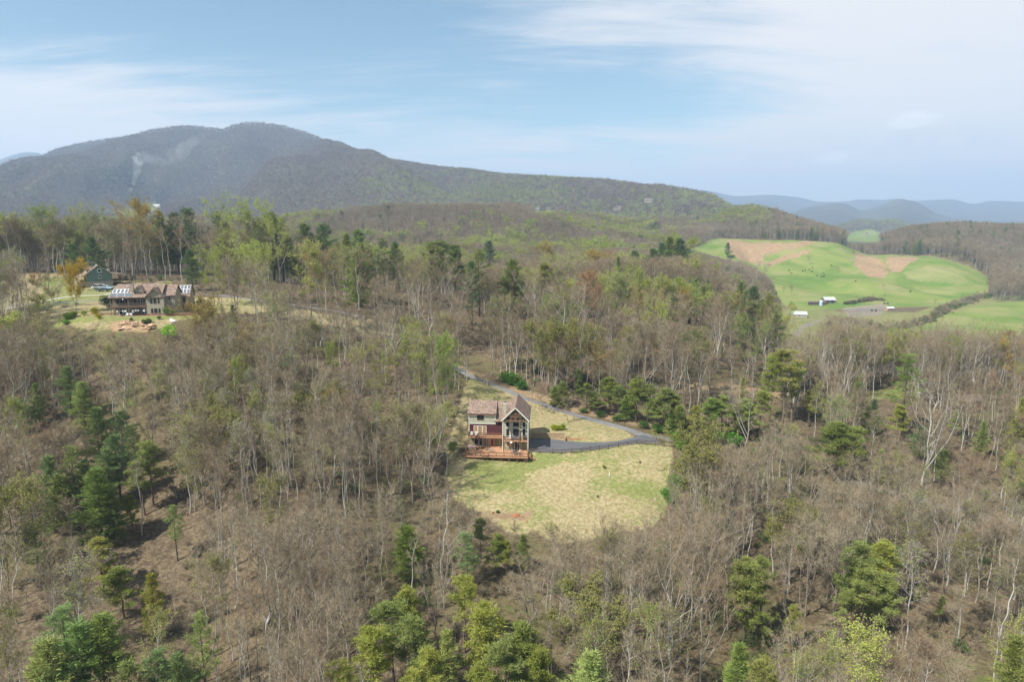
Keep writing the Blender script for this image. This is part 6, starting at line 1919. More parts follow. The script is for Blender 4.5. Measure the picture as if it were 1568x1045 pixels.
 ('white', 1500, 645, 'l', 705, 4, 1.0, 'soft pale green pine among the bare trees on the right', None),
 ('white', 1557, 610, 'l', 680, 4, 1.1, 'hazy light green pine at the right edge', 'the right edge pine'),
 ('white', 1440, 690, 'o', 750, 1, 1.1, 'dull green pine below the big pale spreading tree', None),
 ('white', 1345, 690, 'l', 745, 4, 1.0, 'light green pine left of two white trunks by the track', None),
):
    kind, px, top, tone, base, var, wide, label, short = a
    conifer(kind, px, top, tone, label, short, base=base, h=None if base else (16 if top < 990 else 14), var=var, wide=wide)
for a in (
 # ridge pines, found by their tops: px, top, height, nearest Y
 ('white', 243, 323, 'g', 22, 330, 4, 1.1, 'medium green pine, leftmost on the ridge behind the solar roofed house'),
 ('white', 265, 326, 'd', 22, 330, 0, 1.1, 'dark pine on the ridge just left of a broad pointed one'),
 ('white', 288, 321, 'd', 24, 330, 1, 1.25, 'broad pointed dark pine on the ridge above the solar roofs'),
 ('white', 332, 324, 'd', 24, 330, 3, 1.2, 'lone dark round pine on the skyline of the left ridge'),
 ('white', 413, 326, 'd', 25, 320, 0, 1.2, 'dark pine on the ridge over the yellow-green tree row'),
 ('white', 429, 334, 'g', 24, 320, 1, 1.0, 'slightly lower pine touching the dark one over the yellow-green row'),
 ('white', 466, 343, 'd', 25, 315, 0, 1.3, 'tall broad dark pine, left of the ridge pair'),
 ('white', 493, 345, 'd', 25, 315, 1, 1.2, 'tall dark pine, right one of the ridge pair'),
 ('white', 530, 358, 'g', 22, 310, 4, 1.1, 'green pine at the left of the mid ridge pine clump'),
 ('white', 548, 352, 'g', 24, 310, 0, 1.2, 'highest green pine of the mid ridge clump'),
 ('white', 585, 366, 'd', 23, 300, 3, 1.25, 'dark rounded pine in the mid ridge clump'),
 ('white', 605, 371, 'd', 22, 300, 0, 1.0, 'dark pine at the right end of the mid ridge clump'),
 ('white', 556, 388, 'g', 23, 265, 2, 1.4, 'full green pine standing in front of the mid ridge clump'),
 ('white', 548, 410, 'v', 20, 250, 2, 1.2, 'lower bright green pine against the full one, mid ridge'),
 ('scrub', 658, 370, 'g', 23, 300, 1, 1.2, 'flat-topped green pine, left of three on the centre ridge'),
 ('scrub', 677, 367, 'g', 24, 300, 0, 1.3, 'flat-topped green pine, middle of three on the centre ridge'),
 ('scrub', 698, 377, 'd', 23, 300, 2, 1.2, 'dark end pine of three on the centre ridge'),
 ('white', 732, 382, 'g', 27, 215, 3, 1.35, 'very tall dark green pine column left of the bare centre woods'),
 ('white', 722, 402, 'd', 24, 215, 1, .8, 'thinner pine hidden against the very tall centre column'),
 ('white', 783, 398, 'g', 24, 260, 2, 1.2, 'green pine peeking over the bare centre woods'),
 ('scrub', 835, 404, 'g', 20, 280, 0, 1.2, 'flat green pine top among bare centre crowns'),
 ('white', 972, 384, 'd', 17, 400, 0, 1.5, 'round dark pine, leftmost of the far pine cluster'),
 ('white', 1000, 382, 'd', 19, 400, 1, 1.4, 'dark pine, second in the far pine cluster'),
 ('white', 1014, 372, 'd', 17, 430, 0, 1.3, 'dark pine behind the centre of the far cluster'),
 ('white', 1025, 363, 'g', 18, 440, 4, 1.5, 'highest pine of the far cluster before the farm fields'),
 ('white', 1042, 366, 'd', 17, 440, 0, 1.3, 'dark pine at the right top of the far cluster'),
 ('white', 1025, 384, 'g', 17, 400, 1, 1.3, 'green pine in the lower middle of the far cluster'),
 ('white', 1050, 391, 'd', 16, 400, 1, 1.4, 'dark pine at the lower right of the far cluster'),
 ('white', 1094, 415, 'd', 13, 380, 0, 1.3, 'small lone dark pine left of the farm field'),
 ('white', 1040, 426, 'v', 19, 270, 2, 1.3, 'fresh green pine over the orange budding trees'),
 ('white', 1064, 428, 'g', 19, 280, 0, 1.2, 'green pine right beside the fresh green one'),
 ('white', 1077, 440, 'd', 18, 270, 3, 1.2, 'dark leaning pine right of the orange budding trees'),
 ('white', 980, 416, 'g', 21, 260, 4, .8, 'slim green pine rising from the yellow-green centre crowns'),
 ('white', 1137, 432, 'd', 25, 215, 3, 1.3, 'great dark pine, tallest of the cluster before the farm valley'),
 ('white', 1155, 440, 'd', 25, 215, 1, 1.1, 'dark pine in the middle of the cluster before the farm valley'),
 ('white', 1177, 449, 'g', 25, 212, 3, 1.25, 'right-hand dark pine of the cluster before the farm valley'),
 ('white', 1190, 478, 'd', 22, 205, 3, 1.0, 'lower dark pine at the right flank of the valley cluster'),
 ('white', 748, 364, 'd', 18, 480, 0, 1.2, 'single bluish dark pine far behind the tall centre column'),
 ('white', 523, 323, 'd', 18, 800, 0, 1.6, 'tiny dark pine on the brow of the middle hill'),
 ('white', 594, 314, 'd', 18, 850, 0, 1.5, 'tiny dark pine on top of the middle hill'),
 ('white', 860, 338, 'd', 18, 800, 0, 1.5, 'tiny dark pine on the hill left of the far cluster'),
 ('white', 1068, 331, 'd', 20, 1100, 0, 1.4, 'tiny dark pine on the slope above the green hill meadow'),
 ('white', 1115, 372, 'd', 21, 700, 0, 1.2, 'dark pine standing at the left edge of the brown field'),
 ('white', 1560, 333, 'd', 22, 900, 0, 1.3, 'dark pine on the skyline at the right edge'),
 ('white', 1518, 421, 'd', 20, 600, 3, 1.2, 'dark pine right of the round pasture'),
 ('white', 1530, 423, 'd', 20, 600, 0, 1.2, 'second dark pine right of the round pasture'),
 ('white', 140, 372, 'd', 19, 290, 0, 1.3, 'dark pine close behind the green gabled house'),
 ('white', 112, 384, 'd', 16, 290, 1, 1.3, 'dark pine left behind the green gabled house'),
 ('white', 290, 388, 'd', 16, 265, 0, 1.2, 'dark pine behind the solar roofed garage'),
 ('white', 355, 468, 'g', 8, 195, 4, 1.2, 'small green pine right of the solar roofed house'),
):
    kind, px, top, tone, h, Y0, var, wide, label = a
    conifer(kind, px, top, tone, label, label if len(label.split()) < 8 else None, h=h, var=var, wide=wide, Y0=Y0)


def leafing(px, top, tint, label, base=None, h=20, Y0=70, var=None, wide=1.0, short=None, name='leafing_tree', kind='leafing'):
    x, y, z, hh = spot(px, top, base, h, Y0)
    if hh > 29 and base is not None:
        x, y, z, hh = spot(px, top, None, 25, Y0)
    o = plant(kind, name, x, y, z, hh, var, LEAFT[tint], wide, label, 'tree')
    taken.append((x, y, 2.6)); SHOW.append((x, y, z + hh * .35, hh * .65, hh * .16 * wide))
    px_, py_ = project(x, y, z + hh * .7)
    if short: NAMED.append((float(px_), float(py_), short))
    return o


for a in (
 (62, 322, 'yg', None, 25, 300, 1, 1.3, 'big round yellow-green tree on the ridge at the far left', 'the round far left tree'),
 (110, 326, 'pale', None, 24, 320, 0, 1.1, 'pale yellow-green tree on the ridge left of the orange budding one', None),
 (128, 330, 'pale', None, 23, 320, 2, 1.0, 'pale tree between the pale and orange ridge trees at left', None),
 (195, 312, 'orange', None, 27, 290, 3, 1.5, 'tall orange-tinged budding tree above the green gabled house', 'the tall orange budding tree'),
 (222, 320, 'orange', None, 25, 290, 1, 1.2, 'orange-tinged budding tree right of the tallest one on the ridge', None),
 (258, 350, 'gold', None, 21, 270, 1, 1.0, 'rusty orange budding tree behind the solar roofed house', None),
 (345, 345, 'red', None, 20, 290, 3, 1.1, 'dull red budding tree under the lone round skyline pine', None),
 (372, 318, 'bright', None, 24, 300, 0, 1.1, 'vivid green leafing tree on the left skyline', None),
 (362, 326, 'yg', None, 22, 300, 2, 1.0, 'small vivid leafing tree left of the taller skyline one', None),
 (395, 340, 'pale', None, 22, 300, 1, 1.1, 'pale leafing tree under the two ridge pines', None),
 (424, 345, 'yg', None, 25, 260, 0, 1.2, 'tall yellow-green tree left of the dark ridge pair', None),
 (322, 388, 'bright', None, 18, 208, 0, 1.3, 'bright yellow-green tree right of the solar roofed house', 'the bright tree by the solar house'),
 (336, 408, 'olive', None, 16, 205, 1, 1.1, 'dull olive leafing tree just right of the bright one', None),
 (378, 378, 'bright', None, 20, 210, 2, 1.3, 'large bright yellow-green tree above the yellow field', 'the large bright tree'),
 (400, 392, 'yg', None, 18, 210, 0, 1.1, 'yellow-green tree right of the large bright tree', None),
 (360, 402, 'olive', None, 17, 206, 1, 1.0, 'thin leafing tree between the two bright ones', None),
 (472, 380, 'yg', None, 25, 205, 1, 1.2, 'tall yellow-green tree with several bare stems at mid left', 'the multi-stemmed leafing tree'),
 (487, 386, 'tan', None, 24, 208, 3, 1.1, 'tan budding tree touching the multi-stemmed leafing one', None),
 (502, 420, 'olive', None, 20, 220, 0, 1.0, 'olive budding tree right of the multi-stemmed one', None),
 (512, 530, 'bright', 608, 20, 70, 1, .85, 'small pointed yellow-green tree alone on the middle left slope', 'the small pointed leafing tree'),
 (367, 552, 'bright', 640, 20, 70, 1, .75, 'small bright-topped tree alone on the left slope', 'the small bright-topped tree'),
 (261, 560, 'pale', 640, 20, 70, 2, .9, 'pale greenish budding tree upper left slope', None),
 (630, 488, 'yg', 552, 20, 70, 2, .9, 'narrow yellow-green tree above the end of the driveway', 'the narrow tree above the drive'),
 (660, 528, 'yg', 660, 20, 70, 0, .85, 'yellow-green tall tree left of the driveway top', None),
 (684, 522, 'bright', 655, 20, 70, 1, .95, 'tallest yellow-green tree left of the house on white stems', 'the tall leafing tree by the house'),
 (648, 548, 'olive', 640, 20, 70, 3, .9, 'thinly leafed tree left of the white-stemmed ones by the house', None),
 (460, 590, 'olive', 655, 20, 70, 2, .9, 'olive budding tree on the middle left slope', None),
 (208, 590, 'pale', 650, 20, 70, 0, .8, 'faint leafing tree right of the upper left pines', None),
 (945, 425, 'pale', None, 22, 245, 1, 1.1, 'pale green leafing tree, left of the centre right row', None),
 (965, 424, 'yg', None, 22, 250, 0, 1.2, 'yellow-green tree in the centre right leafing row', 'the centre right leafing row'),
 (1000, 428, 'yg', None, 22, 245, 2, 1.3, 'rounded yellow-green tree in the centre right row', None),
 (1018, 432, 'pale', None, 22, 250, 1, 1.2, 'pale rounded tree at the right end of the leafing row', None),
 (932, 430, 'yg', None, 21, 240, 0, .9, 'low leafing tree at the left end of the leafing row', None),
 (858, 404, 'pale', None, 21, 300, 0, 1.2, 'pale leafing tree beyond the grey centre woods', None),
 (900, 425, 'red', None, 21, 262, 1, 1.2, 'salmon red budding tree in the centre woods', 'the salmon red tree'),
 (912, 443, 'red', None, 19, 240, 3, 1.0, 'second reddish budding tree just below the salmon one', None),
 (905, 388, 'orange', None, 18, 400, 1, 1.5, 'orange-brown budding tree far behind the salmon red one', None),
 (926, 392, 'red', None, 18, 400, 0, 1.5, 'dull red budding tree far behind the leafing row', None),
 (835, 377, 'orange', None, 18, 420, 1, 1.3, 'small orange budding crown far above the grey centre woods', None),
 (890, 380, 'yg', None, 18, 450, 0, 1.4, 'yellow-green crown far above the salmon red tree', None),
 (907, 376, 'bright', None, 18, 480, 0, 1.4, 'brighter yellow-green crown beside the far yellow-green one', None),
 (1022, 362, 'bright', None, 16, 480, 2, 1.3, 'bright leafing tree behind the far pine cluster', None),
 (1040, 398, 'bright', None, 14, 380, 2, 1.3, 'bright green leafing tree below the far pine cluster', None),
 (972, 402, 'yg', None, 16, 350, 0, 1.3, 'yellow-green tree below the leftmost far pine', None),
 (1045, 448, 'orange', None, 19, 238, 1, 1.3, 'orange budding tree right of the leafing row', 'the orange budding tree'),
 (1062, 442, 'bright', None, 19, 245, 2, 1.1, 'yellow leafing tree right of the orange budding one', None),
 (1190, 470, 'yg', None, 20, 230, 0, 1.2, 'yellow-green crown behind the dark valley cluster', None),
 (1392, 512, 'red', None, 17, 235, 1, 1.3, 'brick red budding tree in front of the far meadow', 'the brick red tree'),
 (1372, 518, 'red', None, 15, 235, 3, 1.2, 'fainter red budding tree left of the brick red one', None),
 (1545, 512, 'red', None, 19, 215, 1, 1.3, 'rust red budding tree at the right edge', 'the rust red edge tree'),
 (1560, 530, 'orange', None, 18, 210, 0, 1.1, 'orange budding tree at the very right edge', None),
 (1552, 700, 'yg', None, 15, 130, 2, .9, 'light green sapling-like tree on the lower right edge', None),
 (1030, 738, 'pale', 815, 18, 70, 0, .7, 'thin green-tinged tree on the clearing\'s right border', None),
 (1370, 700, 'olive', 775, 18, 70, 2, .9, 'soft green leafing tree beside the two white trunks', None),
 (300, 700, 'olive', 800, 18, 70, 0, .8, 'faint olive leafing tree right of the left pine stand', None),
 (420, 740, 'olive', 850, 18, 70, 2, .8, 'olive tinged tree in the middle of the left woods', None),
 (585, 870, 'olive', 960, 18, 70, 0, .7, 'olive tinged thin tree left of the full bright pine', None),
):
    px, top, tint, base, h, Y0, var, wide, label, short = a
    leafing(px, top, tint, label, base, h, Y0, var, wide, short)
# the small golden tree by the solar house and ornamental shrubs
leafing(118, 409, 'gold', 'golden orange young tree on the lawn left of the solar roofed house', 478, var=4, wide=.72, short='the golden young tree')
leafing(84, 424, 'tan', 'bare pinkish round tree on the lawn by the lower left driveway', 472, var=2, wide=1.2)
leafing(58, 420, 'red', 'small reddish tree on the upper left lawn', 450, var=2, wide=.9)

# pale and grey landmark bare trees
for a in (
 ('bare', 1238, 392, None, 13, 3, 1.2, 'round bare tree standing alone in the pasture above the cows', 'the round pasture tree', 700),
 ('bare', 1284, 409, None, 13, 4, 1.3, 'low bare tree with brush at its foot in the middle of the pasture', None, 650),
 ('bare', 1307, 384, None, 11, 0, 1.2, 'small bare tree beside the tan slope of the pasture', None, 750),
 ('bare', 1213, 436, None, 12, 4, 1.3, 'bare tree left of the pale roofed barn', None, 600),
 ('bare', 1200, 440, None, 11, 0, 1.2, 'thin bare tree further left of the pale roofed barn', None, 600),
 ('bare', 1354, 436, None, 7, 4, 1.3, 'small grey bush-like tree right of the pasture gully', None, 650),
 ('bare', 1172, 404, None, 18, 3, 1.3, 'large bare tree against the left edge of the pasture', None, 560),
 ('bare', 1160, 402, None, 18, 4, 1.3, 'bare tree just left of the large one at the pasture edge', None, 560),
 ('bare', 1432, 458, None, 10, 0, 1.1, 'thin bare tree standing in the hedge right of the barn', None, 560),
 ('pale', 1035, 850, None, 19, 3, 1.15, 'huge pale bare tree with many spreading limbs, bottom right of centre', 'the huge pale bottom tree', 70),
 ('pale', 1055, 700, 800, None, 2, 1.1, 'pale bare tree in front of the green shrubs on the clearing\'s right edge', 'the pale tree on the clearing\'s right edge', 70),
 ('pale', 1341, 690, 812, None, 0, .9, 'tall straight white trunk, left of two by the woods track', 'the two white trunks', 70),
 ('pale', 1357, 706, 806, None, 0, .7, 'thinner straight white trunk, right of two by the woods track', None, 70),
 ('pale', 1410, 600, 745, None, 1, 1.3, 'large pale tree with long drooping limbs below the brown building', 'the large drooping pale tree', 70),
 ('pale', 690, 420, None, 26, 1, 1.5, 'big pale-limbed bare tree behind the end of the driveway', 'the big pale tree above the drive', 212),
 ('pale', 655, 405, None, 26, 3, 1.0, 'broad pinkish pale bare tree left of the big pale one', None, 214),
 ('pale', 640, 425, None, 22, 1, 1.1, 'pale bare tree at the left of the pale pair above the drive', None, 214),
 ('pale', 862, 440, None, 25, 1, 1.5, 'whitish bare tree with bright forked limbs in the centre woods', 'the whitish centre tree', 200),
 ('pale', 893, 470, None, 23, 3, .9, 'whitish spreading tree below the salmon red one', None, 200),
 ('pale', 812, 418, None, 24, 2, 1.4, 'pale bare crown high in the centre woods', None, 225),
 ('bare', 575, 435, None, 17, 3, 1.5, 'wide round grey bare tree below the mid ridge clump', 'the wide round bare tree', 218),
 ('bare', 300, 330, None, 24, 3, 1.3, 'big grey bare tree behind the solar roofed garage', None, 270),
 ('pale', 1105, 470, None, 22, 1, 1.4, 'pale crooked bare tree left of the dark valley cluster', None, 205),
 ('pale', 1265, 510, None, 20, 1, 1.4, 'grey-white bare tree right of the dark valley cluster', 'the grey-white valley edge tree', 190),
 ('pale', 1300, 520, None, 22, 3, .95, 'broad whitish bare tree left of the tall layered pine', None, 190),
 ('pale', 1335, 515, None, 21, 1, 1.3, 'whitish bare tree close left of the tall layered pine', None, 195),
 ('pale', 1440, 540, None, 20, 3, 1.0, 'spreading whitish bare tree right of the tall layered pine', None, 190),
 ('pale', 1500, 520, None, 20, 1, 1.4, 'whitish bare tree near the rust red edge tree', None, 200),
 ('bare', 880, 845, None, 17, 3, 1.3, 'wide dark grey bare tree under the clearing\'s bottom edge', 'the wide grey tree under the clearing', 100),
 ('bare', 810, 880, None, 15, 3, 1.3, 'tangled grey bare tree left of the wide one under the clearing', None, 100),
 ('bare', 1240, 700, 800, None, 1, 1.2, 'grey bare tree above the small pine below the track', None, 70),
 ('pale', 1205, 705, 790, None, 1, 1.2, 'pale grey forked tree left of the woods track', None, 70),
 ('bare', 632, 640, 775, None, 3, 1.0, 'dark-limbed bare tree left of the clearing', 'the dark-limbed tree left of the clearing', 70),
 ('bare', 445, 690, 785, None, 1, 1.0, 'dark crooked bare tree in the middle left woods', None, 70),
 ('bare', 700, 712, 772, None, 4, .8, 'small bare tree on the clearing\'s left corner', None, 70),
 ('pale', 531, 690, 815, None, 0, .8, 'very straight pale trunk in the woods left of the clearing', 'the straight pale trunk', 70),
 ('pale', 672, 545, 672, None, 0, .8, 'white-stemmed bare tree left of the house, nearest the lawn', None, 70),
 ('pale', 610, 560, 690, None, 0, .8, 'slim white-stemmed bare tree well left of the house', None, 70),
 ('pale', 358, 790, 935, None, 2, 1.0, 'pair-stemmed pale bare tree in the lower left woods', 'the pale lower left tree', 70),
 ('sapling', 745, 570, 612, None, 1, 1.5, 'small round bare tree on the dry grass behind the house', None, 140),
 ('sapling', 828, 577, 634, None, 1, 1.5, 'round bare tree on the lawn between house and driveway', 'the round lawn tree', 140),
 ('sapling', 814, 590, 629, None, 0, 1.1, 'thin dark bare tree close to the house\'s right roof', None, 140),
 ('sapling', 870, 608, 648, None, 1, 1.5, 'small round bare tree on the loop lawn under the drive', None, 140),
 ('bare', 8, 400, 520, None, 3, 1.0, 'dark bare tree on the left edge beside the yard', None, 190),
 ('bare', 38, 425, 505, None, 4, 1.1, 'bare tree left of the golden one on the yard\'s edge', None, 190),
 ('bare', 75, 350, 448, None, 0, 1.0, 'bare tree on the upper left lawn with dark trunk', None, 230),
 ('bare', 208, 372, 437, None, 1, 1.3, 'large bare tree between the two houses', 'the large tree between the houses', 230),
):
    kind, px, top, base, h, var, wide, label, short, Y0 = a
    x, y, z, hh = spot(px, top, base, h, Y0)
    if hh > 30 and base is not None:
        x, y, z, hh = spot(px, top, None, 24, Y0)
    if kind == 'sapling': hh = min(hh, 9)
    plant(kind, 'bare_tree', x, y, z, hh, var, None, wide, label, 'bare tree')
    taken.append((x, y, 3.0)); SHOW.append((x, y, z + hh * .4, hh * .6, hh * .13 * wide))
    if short:
        px_, py_ = project(x, y, z + hh * .7); NAMED.append((float(px_), float(py_), short))

# shrubs
for a in (
 ('shrub', 147, 484, 2.6, (4.2, 2.4, .3), 1.0, 'golden yellow rounded shrub left of the solar roofed house', 'shrub', 'the golden shrub'),
 ('shrub', 152, 489, 1.6, (4.2, 2.4, .3), .8, 'smaller yellow shrub leaning against the golden one', 'shrub', None),
 ('shrub', 105, 489, 1.8, (1.3, 1.3, .6), 1.2, 'dark clipped shrub at the left end of the front lawn', 'shrub', None),
 ('shrub', 114, 486, 1.8, (2.4, 2.0, .5), 1.0, 'yellow-tipped shrub right of the dark clipped one', 'shrub', None),
 ('shrub', 129, 484, 1.5, (2.6, 2.3, .6), 1.0, 'low yellowish shrub between the dark and golden shrubs', 'shrub', None),
 ('shrub', 101, 497, 1.3, (1.3, 1.6, .8), 1.2, 'low green shrub in front of the dark clipped one', 'shrub', None),
 ('shrub', 166, 473, 4.2, (.6, .75, .8), 1.0, 'large dark evergreen shrub against the solar house\'s left wall', 'shrub', None),
 ('shrub', 259, 484, 2.6, (.75, .95, .8), 1.1, 'rounded dark evergreen shrub at the solar house\'s right corner', 'shrub', None),
 ('shrub', 201, 492, 1.0, (.5, .6, .6), 1.0, 'small dark shrub above the rock bank, left one', 'shrub', None),
 ('shrub', 220, 497, 1.3, (.7, .75, .7), 1.0, 'dark shrub at the right end of the rock bank', 'shrub', None),
 ('shrub', 228, 496, 1.3, (1.0, .95, .8), 1.0, 'grey-green shrub right of the dark one by the rocks', 'shrub', None),
 ('shrub', 244, 490, 1.1, (.8, .85, .7), 1.0, 'low shrub on the bank below the right corner shrub', 'shrub', None),
 ('shrub', 304, 508, 2.6, (.55, .75, .9), .6, 'narrow dark cone shrub on the bank right of the solar house', 'shrub', None),
 ('shrub', 306, 470, 2.2, (1.0, 1.2, 1.0), 1.0, 'grey-green shrub beside the terrace wall', 'shrub', None),
 ('shrub', 260, 520, 4.0, (2.6, 3.0, 1.5), .9, 'light green tall shrub below the bank of the solar house', 'shrub', None),
 ('shrub', 848, 659, 1.4, (3.2, 2.6, .5), .9, 'yellow-green shrub, left end of the row beside the parking', 'shrub', None),
 ('shrub', 852, 660, 1.3, (4.0, 2.8, .4), .9, 'yellow shrub in the middle of the row beside the parking', 'shrub', None),
 ('shrub', 857, 660, 1.3, (3.6, 2.6, .4), .9, 'second yellow shrub in the row beside the parking', 'shrub', None),
 ('shrub', 862, 659, 1.5, (2.2, 2.2, .5), .7, 'upright green shrub, right end of the row beside the parking', 'shrub', None),
 ('shrub', 925, 719, .8, (3.2, 2.4, .4), 1.0, 'tiny yellow flowering shrub on the clearing', 'shrub', None),
 ('shrub', 980, 711, .5, (1.1, 1.2, .7), .9, 'tiny dark green bush on the clearing\'s upper right', 'shrub', None),
 ('shrub', 915, 763, .5, (1.2, 1.5, .7), .9, 'tiny green bush low on the clearing\'s middle', 'shrub', None),
 ('shrub', 762, 787, .6, (.9, 1.0, .7), 1.0, 'dark little bush right of the leftmost clay clod', 'shrub', None),
 ('shrub', 920, 640, 1.8, (.8, 1.0, .7), 1.3, 'dark evergreen bush on the bank below the wide driveway pine', 'shrub', None),
 ('shrub', 945, 646, 1.9, (.8, 1.1, .7), 1.3, 'dark evergreen bush on the bank left of the large olive pine', 'shrub', None),
 ('shrub', 985, 657, 2.0, (.8, 1.1, .7), 1.4, 'dark evergreen bush on the bank above the drive fork', 'shrub', None),
 ('shrub', 1008, 663, 2.2, (.9, 1.2, .7), 1.4, 'dark evergreen bush right of the drive fork', 'shrub', None),
 ('shrub', 1030, 668, 2.4, (.9, 1.3, .7), 1.4, 'dense evergreen bush above the end of the driveway', 'shrub', None),
 ('shrub', 893, 633, 1.6, (.8, 1.0, .7), 1.2, 'dark evergreen bush beside the slim dark pine', 'shrub', None),
 ('shrub', 1095, 678, 3.0, (.9, 1.5, .6), 1.3, 'green bush under the spreading pine right of the drive', 'shrub', None),
 ('shrub', 1120, 682, 3.0, (.9, 1.4, .6), 1.3, 'green bush under the rounded bright pine', 'shrub', None),
 ('shrub', 778, 586, 3.2, (1.5, 1.9, .8), 1.3, 'bright green shrub on the bank above the drive, left one', 'shrub', None),
 ('shrub', 786, 590, 3.0, (1.4, 1.7, .8), 1.3, 'bright green shrub on the bank above the drive, right one', 'shrub', None),
 ('shrub', 800, 597, 2.6, (1.1, 1.5, .8), 1.2, 'grey-green shrub on the bank right of the bright pair', 'shrub', None),
 ('shrub', 1047, 690, 3.2, (1.6, 2.0, .8), 1.2, 'vivid green shrub at the clearing\'s upper right corner', 'shrub', None),
 ('shrub', 1038, 678, 2.6, (2.0, 2.2, .7), 1.2, 'olive shrub where fence and driveway end', 'shrub', None),
 ('shrub', 1060, 715, 4.0, (1.5, 1.8, .9), 1.3, 'large light green shrub on the clearing\'s right border', 'shrub', None),
 ('shrub', 1025, 770, 3.2, (1.1, 1.7, .8), 1.1, 'deep green shrub low on the clearing\'s right border', 'shrub', None),
 ('shrub', 1040, 750, 3.4, (1.2, 1.6, .9), 1.1, 'green shrub behind the pale tree on the clearing\'s border', 'shrub', None),
 ('shrub', 1036, 850, 3.2, (1.3, 1.8, .8), 1.0, 'bright green shrub below the clearing\'s lower right corner', 'shrub', None),
 ('shrub', 1010, 846, 2.2, (1.6, 2.2, .8), 1.0, 'paler green shrub left of the bright one under the clearing', 'shrub', None),
 ('shrub', 693, 690, 2.0, (1.1, 1.4, .8), 1.2, 'green shrub at the left of the deck', 'shrub', None),
 ('shrub', 1225, 845, 1.5, (1.3, 1.7, .7), 1.0, 'small green shrub under the small pine below the track', 'shrub', None),
):
    kind, px, py, h, colr, wide, label, cat, short = a
    x, y, z = on_ground(px, py, 60 if px > 330 or py > 560 else 180)
    plant(kind, 'shrub', x, y, z, h, None, colr, wide, label, cat)
    taken.append((x, y, 1.0))

# ------------------------------------------------------------------ the woods
KEEP = [([(700, 590), (830, 600), (1045, 668), (1040, 690), (1018, 790), (950, 800), (870, 806), (800, 800), (740, 785), (700, 762), (684, 735), (700, 700)], 0, 240, 9.5),
        ([(140, 425), (300, 425), (300, 498), (240, 512), (150, 512), (88, 500), (88, 470)], 0, 222, 30),
        ([(118, 398), (200, 398), (200, 430), (118, 445)], 0, 275, 30),
        ([(95, 448), (170, 440), (170, 480), (95, 485)], 0, 240, 30),
        ([(1060, 380), (1110, 360), (1240, 365), (1310, 376), (1420, 390), (1480, 404), (1515, 425), (1512, 452), (1568, 455), (1568, 506), (1500, 514), (1380, 505), (1330, 488), (1250, 480), (1200, 470), (1180, 450), (1180, 430), (1150, 412), (1090, 394)], 0, 1040, 30),
        ([(1200, 480), (1260, 480), (1260, 520), (1200, 520)], 0, 600, 30),
        ([(700, 560), (760, 578), (850, 620), (960, 655), (1040, 675), (960, 662), (840, 628), (740, 590)], 0, 240, 30),
        ([(985, 568), (1130, 590), (1130, 602), (985, 580)], 0, 226, 30),
        ([(1328, 592), (1395, 592), (1395, 612), (1328, 614)], 0, 232, 30),
        ([(188, 310), (245, 308), (245, 330), (188, 330)], 900, 3000, 30),
        ([(1296, 352), (1350, 350), (1348, 372), (1296, 372)], 900, 2700, 30)]
for _p, _q, _y in FAR_HOMES:
    KEEP.append(([(_p - 9, _q - 3), (_p + 9, _q - 3), (_p + 9, _q + 6), (_p - 9, _q + 6)], 0, _y - 1, 60))
NOTREE = ['clearing', 'lawn', 'yellow', 'yard', 'pasture', 'meadow', 'gap', 'farm', 'shed', 'trail', 'road2', 'gravel', 'creek', 'bank']
# horizon of the bare ground, for leaving out what nobody can see
TAN = (ZG - CAMZ) / np.maximum(YG, 60)
RUN = np.maximum.accumulate(np.where(YG >= 60, TAN, -9), axis=1)


def blocked(x, y, z, h, wd=2.0):
    bad = np.zeros(len(x), bool)
    for poly, ya, yb, hm in KEEP:
        m = (y < yb) & (y > ya)
        for f in (.35, .6, .8, 1.0):
            px, py = project(x, y, z + h * f)
            w = wd * F / np.maximum(y, 60) * (1.0 if f < .95 else .4)
            for s_ in (-1, 0, 1):
                bad |= m & inside(poly, px + s_ * w, py)
    return bad


def covers(x, y, z, h, share, rr):
    """true for woods trees standing right in front of a named tree"""
    px, pt = project(x, y, z + h * .95); _, pb = project(x, y, z + h * .35)
    w = h * .13 * F / np.maximum(y, 60)
    bad = np.zeros(len(x), bool)
    for (sx, sy, sz, sh, sw) in SHOW:
        if sy > 460: continue
        a, b0 = project(sx, sy, sz + sh * .1); _, b1 = project(sx, sy, sz + sh)
        hw = sw * F / sy
        ov_x = (np.abs(px - a) < w * .75 + hw * .85)
        ov_y = (pt < b0 - 2) & (pb > b1)
        bad |= (y < sy + 2) & ov_x & ov_y
    return bad & (rr.uniform(0, 1, len(x)) < share)


def free(x, y, z, margin=True):
    ok = np.ones(len(x), bool)
    for nme in NOTREE:
        ok &= ~zone(nme, x, y, z, 0)
    px, py = project(x, y, z)
    ok &= ~((np.hypot(x - (HX + 8), y - (HY + 1)) < 13.5))
    ok &= ~((np.abs(x + 108) < 15) & (np.abs(y - 217) < 12))
    ok &= ~((np.abs(x + 148) < 13) & (np.abs(y - 281) < 12))
    ok &= ~drive_near(x, y, 2.2)
    return ok


def grid_pts(y0, y1, s0, seed, pxa=-70, pxb=1640, jit=.48):
    r = np.random.default_rng(seed)
    ys = np.arange(y0, y1, s0)
    X, Yv = [], []
    for yy in ys:
        xa = (pxa - 784) / F * yy * 1.0; xb = (pxb - 784) / F * yy * 1.08
        xs = np.arange(xa, xb, s0)
        X.append(xs + r.uniform(-jit, jit, len(xs)) * s0); Yv.append(yy + r.uniform(-jit, jit, len(xs)) * s0)
    x = np.concatenate(X); y = np.concatenate(Yv)
    return x, y, H(x, y)


